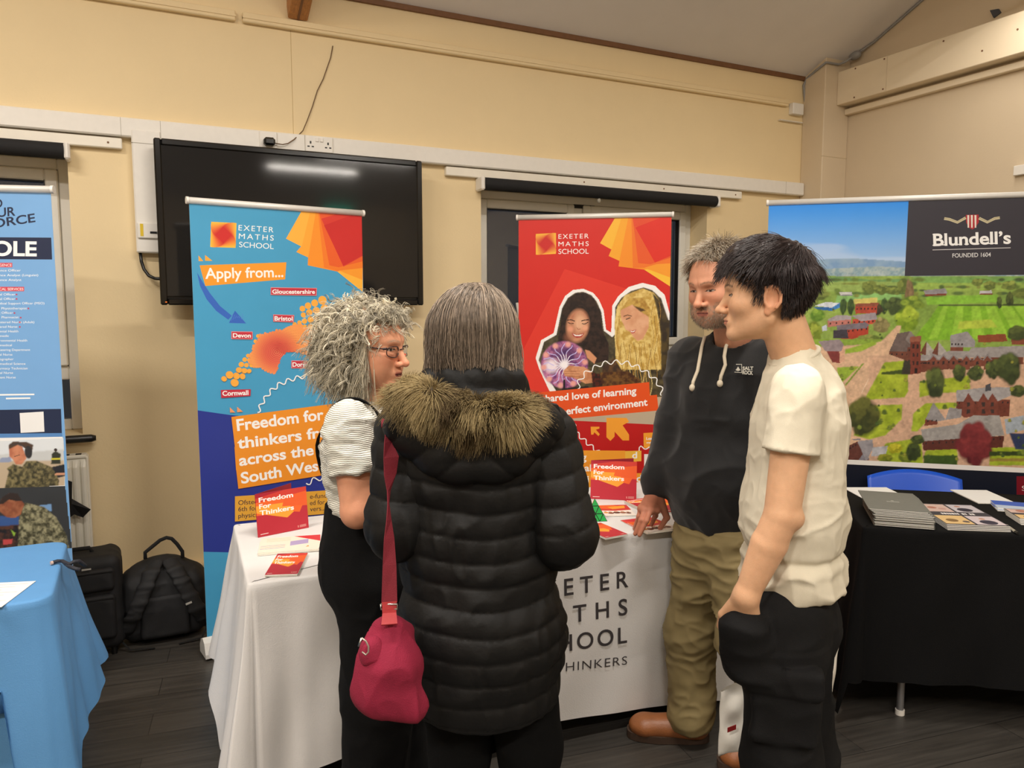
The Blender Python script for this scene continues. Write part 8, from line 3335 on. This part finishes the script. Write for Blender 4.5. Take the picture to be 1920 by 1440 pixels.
for k in range(1, M):
    if t[k] < 0.45:
        q = (t[k] / 0.45) * math.pi / 2
        P[:, k, 0] = part[:, 0] + (ex - part[:, 0]) * np.sin(q)
        P[:, k, 1] = part[:, 1] + (ey - part[:, 1]) * np.sin(q)
        P[:, k, 2] = 0.03 + (part[:, 2] - 0.03) * np.cos(q)
    else:
        u_ = (t[k] - 0.45) / 0.55
        P[:, k, 0] = ex * (1 + 0.10 * u_ - 0.12 * u_ * u_) + 0.008 * u_ * np.sin(u_ * 5 + ang * 4 + rg.normal(size=N) * 0.4)
        P[:, k, 1] = ey * (1 - 0.22 * u_) - 0.010 * u_
        P[:, k, 2] = 0.03 - u_ * lng
P += np.cumsum(rg.normal(size=P.shape) * 0.0008, axis=1)
cl = lin(HP) * np.clip(rg.uniform(0.4, 1.6, (N, 1)) + (rg.random((N, 1)) < 0.14) * 1.1, 0, 3)
strands('hair_strands', p_head.wld(P), np.linspace(0.0009, 0.0006, M)[None] * np.ones((N, 1)), cl, M_HAIR, hair)

# ------------------------------------------------------------------ crimson shoulder bag
M_BAG = mat('crimson_cotton', (146, 26, 58), 0.85, var=0.10, scale=18, bump=0.3, bscale=500)
M_STRAP = mat('dark_red_webbing', (122, 24, 40), 0.8, var=0.08, bump=0.4, bscale=700)
bd = 1.46
b_top, b_bot = at(728, 1165, bd), at(733, 1330, bd)
root = thing('shoulder_bag', at(730, 1250, bd), 'crimson cloth shoulder bag hanging on a dark red strap at the black padded coat', 'bag')
FV = V(0.26, 0.965, 0)
SV = V(FV[1], -FV[0], 0)


def bagfn(p):
    d = econe(p, at(728, 1175, bd), at(730, 1240, bd), 0.022, 0.045, SV, 1.15)
    d = smin(d, econe(p, at(728, 1235, bd), at(728, 1292, bd), 0.043, 0.044, SV, 1.22), 0.04)
    d = smin(d, econe(p, at(700, 1290, bd), at(770, 1322, bd), 0.032, 0.028, FV, 1.2), 0.04)
    d = smin(d, rcone(p, at(742, 1170, bd), at(762, 1180, bd + 0.04), 0.012, 0.014), 0.03)
    return d


garment('bag_body', bagfn, at(730, 1250, bd) - 0.16, at(730, 1250, bd) + 0.16, 0.0035, M_BAG, root, lambda p, n: folds(p, 0.013, 15, 161, (1, 1, 0.45), 2) + folds(p, 0.003, 34, 164, (1, 1, 0.6)))


def pocketfn(p):
    return ell(p, at(700, 1222, bd - 0.028), (0.026, 0.022, 0.032))


po = garment('front_pocket', pocketfn, at(700, 1222, bd) - 0.08, at(700, 1222, bd) + 0.08, 0.003, M_BAG, root, lambda p, n: folds(p, 0.006, 26, 171))
g = MB()
zp = [at(x, y, bd - 0.052) for x, y in ((678, 1196), (686, 1202), (691, 1212), (691, 1222), (686, 1228), (679, 1222))]
g.tube(zp, 0.0018, mat('zip_teeth', (190, 182, 170), 0.35, metal=0.6), 8)
g.tube([zp[0], zp[0] + (-0.006, 0, -0.016)], 0.0022, M_METAL, 6)
g.build('zip', po)


def ribbon(pts, widths, dirs, th, m, name, parent):
    P = np.array(pts, float)
    n = len(P)
    L_ = [P[k] + unit(dirs[k]) * widths[k] / 2 for k in range(n)]
    R_ = [P[k] - unit(dirs[k]) * widths[k] / 2 for k in range(n)]
    nn = [unit(np.cross(unit(P[min(k + 1, n - 1)] - P[max(k - 1, 0)]), unit(dirs[k]))) * th for k in range(n)]
    vs = np.array(L_ + R_ + [L_[k] + nn[k] for k in range(n)] + [R_[k] + nn[k] for k in range(n)])
    q = []
    for k in range(n - 1):
        q += [(k, k + 1, n + k + 1, n + k), (2 * n + k, 3 * n + k, 3 * n + k + 1, 2 * n + k + 1), (k, 2 * n + k, 2 * n + k + 1, k + 1), (n + k, n + k + 1, 3 * n + k + 1, 3 * n + k)]
    q += [(0, n, 3 * n, 2 * n), (n - 1, 3 * n - 1, 4 * n - 1, 2 * n - 1)]
    g = MB()
    g.add(vs, q, m)
    return g.build(name, parent)


sp = [(724, 800, 1.585, 0.004, 60), (727, 830, 1.560, 0.022, 45), (733, 858, 1.545, 0.034, 25), (731, 890, 1.535, 0.028, 30), (728, 920, 1.525, 0.012, 60), (727, 945, 1.515, 0.008, 75), (728, 975, 1.505, 0.014, 50), (729, 1010, 1.495, 0.022, 25), (730, 1060, 1.48, 0.027, 10), (730, 1130, 1.462, 0.031, 0)]
ribbon([at(x, y, d_) for x, y, d_, w_, a_ in sp], [w_ for *_, w_, a_ in sp], [SV * math.cos(math.radians(a_)) + FV * math.sin(math.radians(a_)) for *_, a_ in sp], 0.0025, M_STRAP, 'shoulder_strap', root)
ribbon([at(724, 800, 1.585), at(728, 786, 1.62), at(734, 782, 1.66), at(742, 786, 1.72), at(748, 810, 1.775), at(752, 880, 1.80)], [0.02, 0.03, 0.03, 0.03, 0.03, 0.03], [SV] * 6, 0.0025, M_STRAP, 'shoulder_strap', root)
ribbon([at(730, 1128, 1.458), at(730, 1150, 1.452), at(730, 1172, 1.430)], [0.029, 0.027, 0.031], [SV] * 3, 0.003, mat('red_leather', (166, 40, 44), 0.5, bump=0.1), 'strap_tab', root)
g = MB()
q = [at(714, 1133, 1.455), at(745, 1133, 1.455), at(745, 1142, 1.455), at(714, 1142, 1.455)]
g.tube(q + [q[0]], 0.0022, M_METAL, 6)
g.build('buckle', root)
# ================================================================== luggage, carrier bag, shoe
M_NYLON = mat('black_nylon', (22, 22, 24), 0.7, var=0.12, scale=30, bump=0.25, bscale=700)
M_WEB = mat('black_webbing', (14, 14, 15), 0.8, bump=0.4, bscale=900)
# ---- suitcase
Xc, Yc = -0.285, 3.83
root = thing('suitcase', (Xc, Yc, 0), 'black soft suitcase standing on the floor between the pale blue table and the backpack', 'suitcase')


def casefn(p):
    return rbox(p, (Xc, Yc, 0.245), (0.185, 0.115, 0.215), 0.045)


garment('case_body', casefn, V(Xc - 0.22, Yc - 0.16, 0.01), V(Xc + 0.22, Yc + 0.16, 0.5), 0.008, M_NYLON, root, lambda p, n: folds(p, 0.006, 9, 201))
for zc, hz in ((0.36, 0.05), (0.19, 0.10)):
    garment('front_pocket', lambda p, zc=zc, hz=hz: rbox(p, (Xc, Yc - 0.115, zc), (0.155, 0.024, hz), 0.02), V(Xc - 0.2, Yc - 0.17, 0.03), V(Xc + 0.2, Yc - 0.06, 0.48), 0.006, M_NYLON, root, lambda p, n: folds(p, 0.005, 12, 203))
    g = MB()
    g.tube([(Xc - 0.15, Yc - 0.141, zc + hz - 0.012), (Xc + 0.15, Yc - 0.141, zc + hz - 0.012)], 0.0035, M_WEB, 8)
    g.build('zip', root)
g = MB()
q = at_y(162, 1068, Yc - 0.142)
g.box(q - (0.018, 0.003, 0.003), q + (0.018, 0.001, 0.003), mat('pale_tag', (176, 172, 164), 0.5))
g.build('maker_tag', root)
for x in (-0.14, 0.14):
    g = MB()
    g.cyl((Xc + x - 0.012, Yc + 0.07, 0.028), (Xc + x + 0.012, Yc + 0.07, 0.028), 0.027, M_BLACK, 18)
    g.build('wheel', root)
    g = MB()
    g.cyl((Xc + x, Yc - 0.08, 0.0), (Xc + x, Yc - 0.08, 0.05), 0.012, M_BLACK, 12)
    g.build('foot', root)
g = MB()
g.tube([(Xc - 0.07, Yc, 0.455), (Xc - 0.06, Yc, 0.475), (Xc + 0.06, Yc, 0.475), (Xc + 0.07, Yc, 0.455)], 0.009, M_WEB, 10)
g.build('carry_handle', root)

# ---- backpack, harness side to the room
bq = at_z(308, 1206, 0.0)
Bx, By = bq[0] + 0.01, bq[1] + 0.10
root = thing('backpack', (Bx, By, 0), 'black backpack standing on the floor beside the blue banner', 'backpack')


def packfn(p):
    d = rbox(p, (Bx, By, 0.165), (0.175, 0.095, 0.155), 0.05)
    d = smin(d, econe(p, (Bx - 0.005, By + 0.01, 0.22), (Bx + 0.0, By + 0.01, 0.325), 0.085, 0.062, (1, 0, 0), 1.85), 0.06)
    d = smin(d, econe(p, (Bx, By + 0.05, 0.10), (Bx, By + 0.06, 0.22), 0.10, 0.09, (1, 0, 0), 1.5), 0.06)
    return np.maximum(d, 0.004 - p[:, 2])


garment('pack_body', packfn, V(Bx - 0.24, By - 0.16, 0.0), V(Bx + 0.24, By + 0.22, 0.45), 0.007, M_NYLON, root, lambda p, n: folds(p, 0.012, 7, 211) + folds(p, 0.004, 20, 213))
garment('back_pad', lambda p: rbox(p, (Bx + 0.0, By - 0.095, 0.13), (0.105, 0.020, 0.10), 0.02), V(Bx - 0.14, By - 0.14, 0.01), V(Bx + 0.14, By - 0.05, 0.26), 0.006, M_NYLON, root, lambda p, n: folds(p, 0.004, 14, 215))
for sg in (-1, 1):
    pts = np.array([(Bx + sg * 0.028, By - 0.055, 0.372), (Bx + sg * 0.05, By - 0.105, 0.345), (Bx + sg * 0.075, By - 0.128, 0.29), (Bx + sg * 0.105, By - 0.135, 0.22), (Bx + sg * 0.135, By - 0.130, 0.15), (Bx + sg * 0.165, By - 0.105, 0.095), (Bx + sg * 0.178, By - 0.06, 0.05)])

    def strapfn(p, pts=pts):
        d = None
        for a, b in zip(pts[:-1], pts[1:]):
            e = econe(p, a, b, 0.014, 0.014, (1, 0.25 * sg, 0.1), 2.4)
            d = e if d is None else smin(d, e, 0.01)
        return d
    so = garment('harness_strap', strapfn, pts.min(0) - 0.06, pts.max(0) + 0.06, 0.005, M_NYLON, root, lambda p, n: folds(p, 0.005, 30, 217, (0.3, 0.3, 1)))
    if sg > 0:
        g = MB()
        q = at_y(354, 1131, By - 0.152)
        g.obox(q, (1, 0, 0.3), (0, 1, 0), (-0.3, 0, 1), (0.013, 0.002, 0.004), mat('pale_tag', (176, 172, 164), 0.5))
        g.build('maker_tag', so)
g = MB()
hd = [at_y(x, y, By - 0.03) for x, y in ((272, 1036), (284, 1026), (300, 1013), (312, 1008), (322, 1010), (332, 1020), (342, 1034))]
g.tube([hd[0] - (0.0, 0, 0.03)] + hd + [hd[-1] - (0, 0, 0.03)], 0.0085, M_WEB, 10)
g.build('grab_handle', root)
for sg, z0 in ((-1, 0.10), (1, 0.13)):
    g = MB()
    g.tube([(Bx + sg * 0.172, By - 0.05, z0), (Bx + sg * 0.188, By - 0.10, z0 - 0.05), (Bx + sg * 0.15, By - 0.14, 0.012), (Bx + sg * 0.05, By - 0.15, 0.006)], 0.006, M_WEB, 8, flat=(0.3, (0, 0, 1)))
    g.build('strap_tail', root)

# ---- white carrier bag held behind the cargo trousers
M_CARRIER = mat('white_polythene', (238, 234, 224), 0.45, var=0.02, bump=0.1, bscale=40)
cd = 2.11
root = thing('carrier_bag', at(1455, 1320, cd), 'white carrier bag hanging behind the black cargo trousers', 'carrier bag')
quad = [at(1352, 1296, cd), at(1574, 1208, cd), at(1552, 1348, cd), at(1402, 1426, cd), at(1346, 1416, cd)]
nb = unit(np.cross(quad[1] - quad[0], quad[3] - quad[0]))
R_, n_, m_ = [], 25, 25
vs = []
for side in (0, 1):
    for j in range(m_):
        t = j / (m_ - 1)
        l_ = quad[0] * (1 - t) + quad[4] * t
        r_ = quad[1] * (1 - t) + (quad[2] if t < 1 else quad[2]) * t
        for i in range(n_):
            s = i / (n_ - 1)
            p = l_ * (1 - s) + r_ * s
            th = (0.004 + 0.030 * math.sin(math.pi * s) ** 0.5 * (0.25 + 0.75 * t) * (1 if j < m_ - 1 else 0.3)) * (1 if side else -1)
            cr = 0.006 * math.sin(s * 11 + t * 5) * math.sin(t * 9 + s * 4) + 0.004 * math.sin(s * 23 - t * 13)
            vs.append(p + nb * (th + cr))
o_ = n_ * m_
fs = []
for j in range(m_ - 1):
    for i in range(n_ - 1):
        a_ = j * n_ + i
        fs += [(a_, a_ + 1, a_ + n_ + 1, a_ + n_), (o_ + a_, o_ + a_ + n_, o_ + a_ + n_ + 1, o_ + a_ + 1)]
    fs += [(j * n_, (j + 1) * n_, o_ + (j + 1) * n_, o_ + j * n_), (j * n_ + n_ - 1, o_ + j * n_ + n_ - 1, o_ + (j + 1) * n_ + n_ - 1, (j + 1) * n_ + n_ - 1)]
for i in range(n_ - 1):
    fs.append(((m_ - 1) * n_ + i, (m_ - 1) * n_ + i + 1, o_ + (m_ - 1) * n_ + i + 1, o_ + (m_ - 1) * n_ + i))
g = MB()
g.add(vs, fs, M_CARRIER, True)
g.build('bag_body', root)
for k in (0.35, 0.6):
    g = MB()
    a_ = quad[0] * (1 - k) + quad[1] * k
    hp = b_hr + V(0, 0, -0.035)
    g.tube([a_, (a_ + hp) / 2, hp + V(0.0, 0.0, 0.0)], [0.008, 0.005, 0.004], M_CARRIER, 8)
    g.build('bag_handle', root)
g = MB()
q0 = at(1372, 1366, cd - 0.045)
g.obox(q0, unit(quad[1] - quad[0]), nb, (0, 0, 1), (0.013, 0.001, 0.007), mat('red_mark', (160, 40, 40), 0.5))
g.build('red_mark', root)

# ---- black shoe with a yellow sole under the white table
root = thing('shoe', V(0.86, 2.36, 0), 'black shoe with yellow sole on the floor under the white tablecloth', 'shoe')
s0 = at_z(757, 1428, 0.0)
shoe(root, 'shoe_upper', s0 + V(0.235, -0.02, 0), s0, mat('black_canvas', (20, 20, 20), 0.7), mat('yellow_rubber', (196, 160, 62), 0.6), 0.08, 0.045)
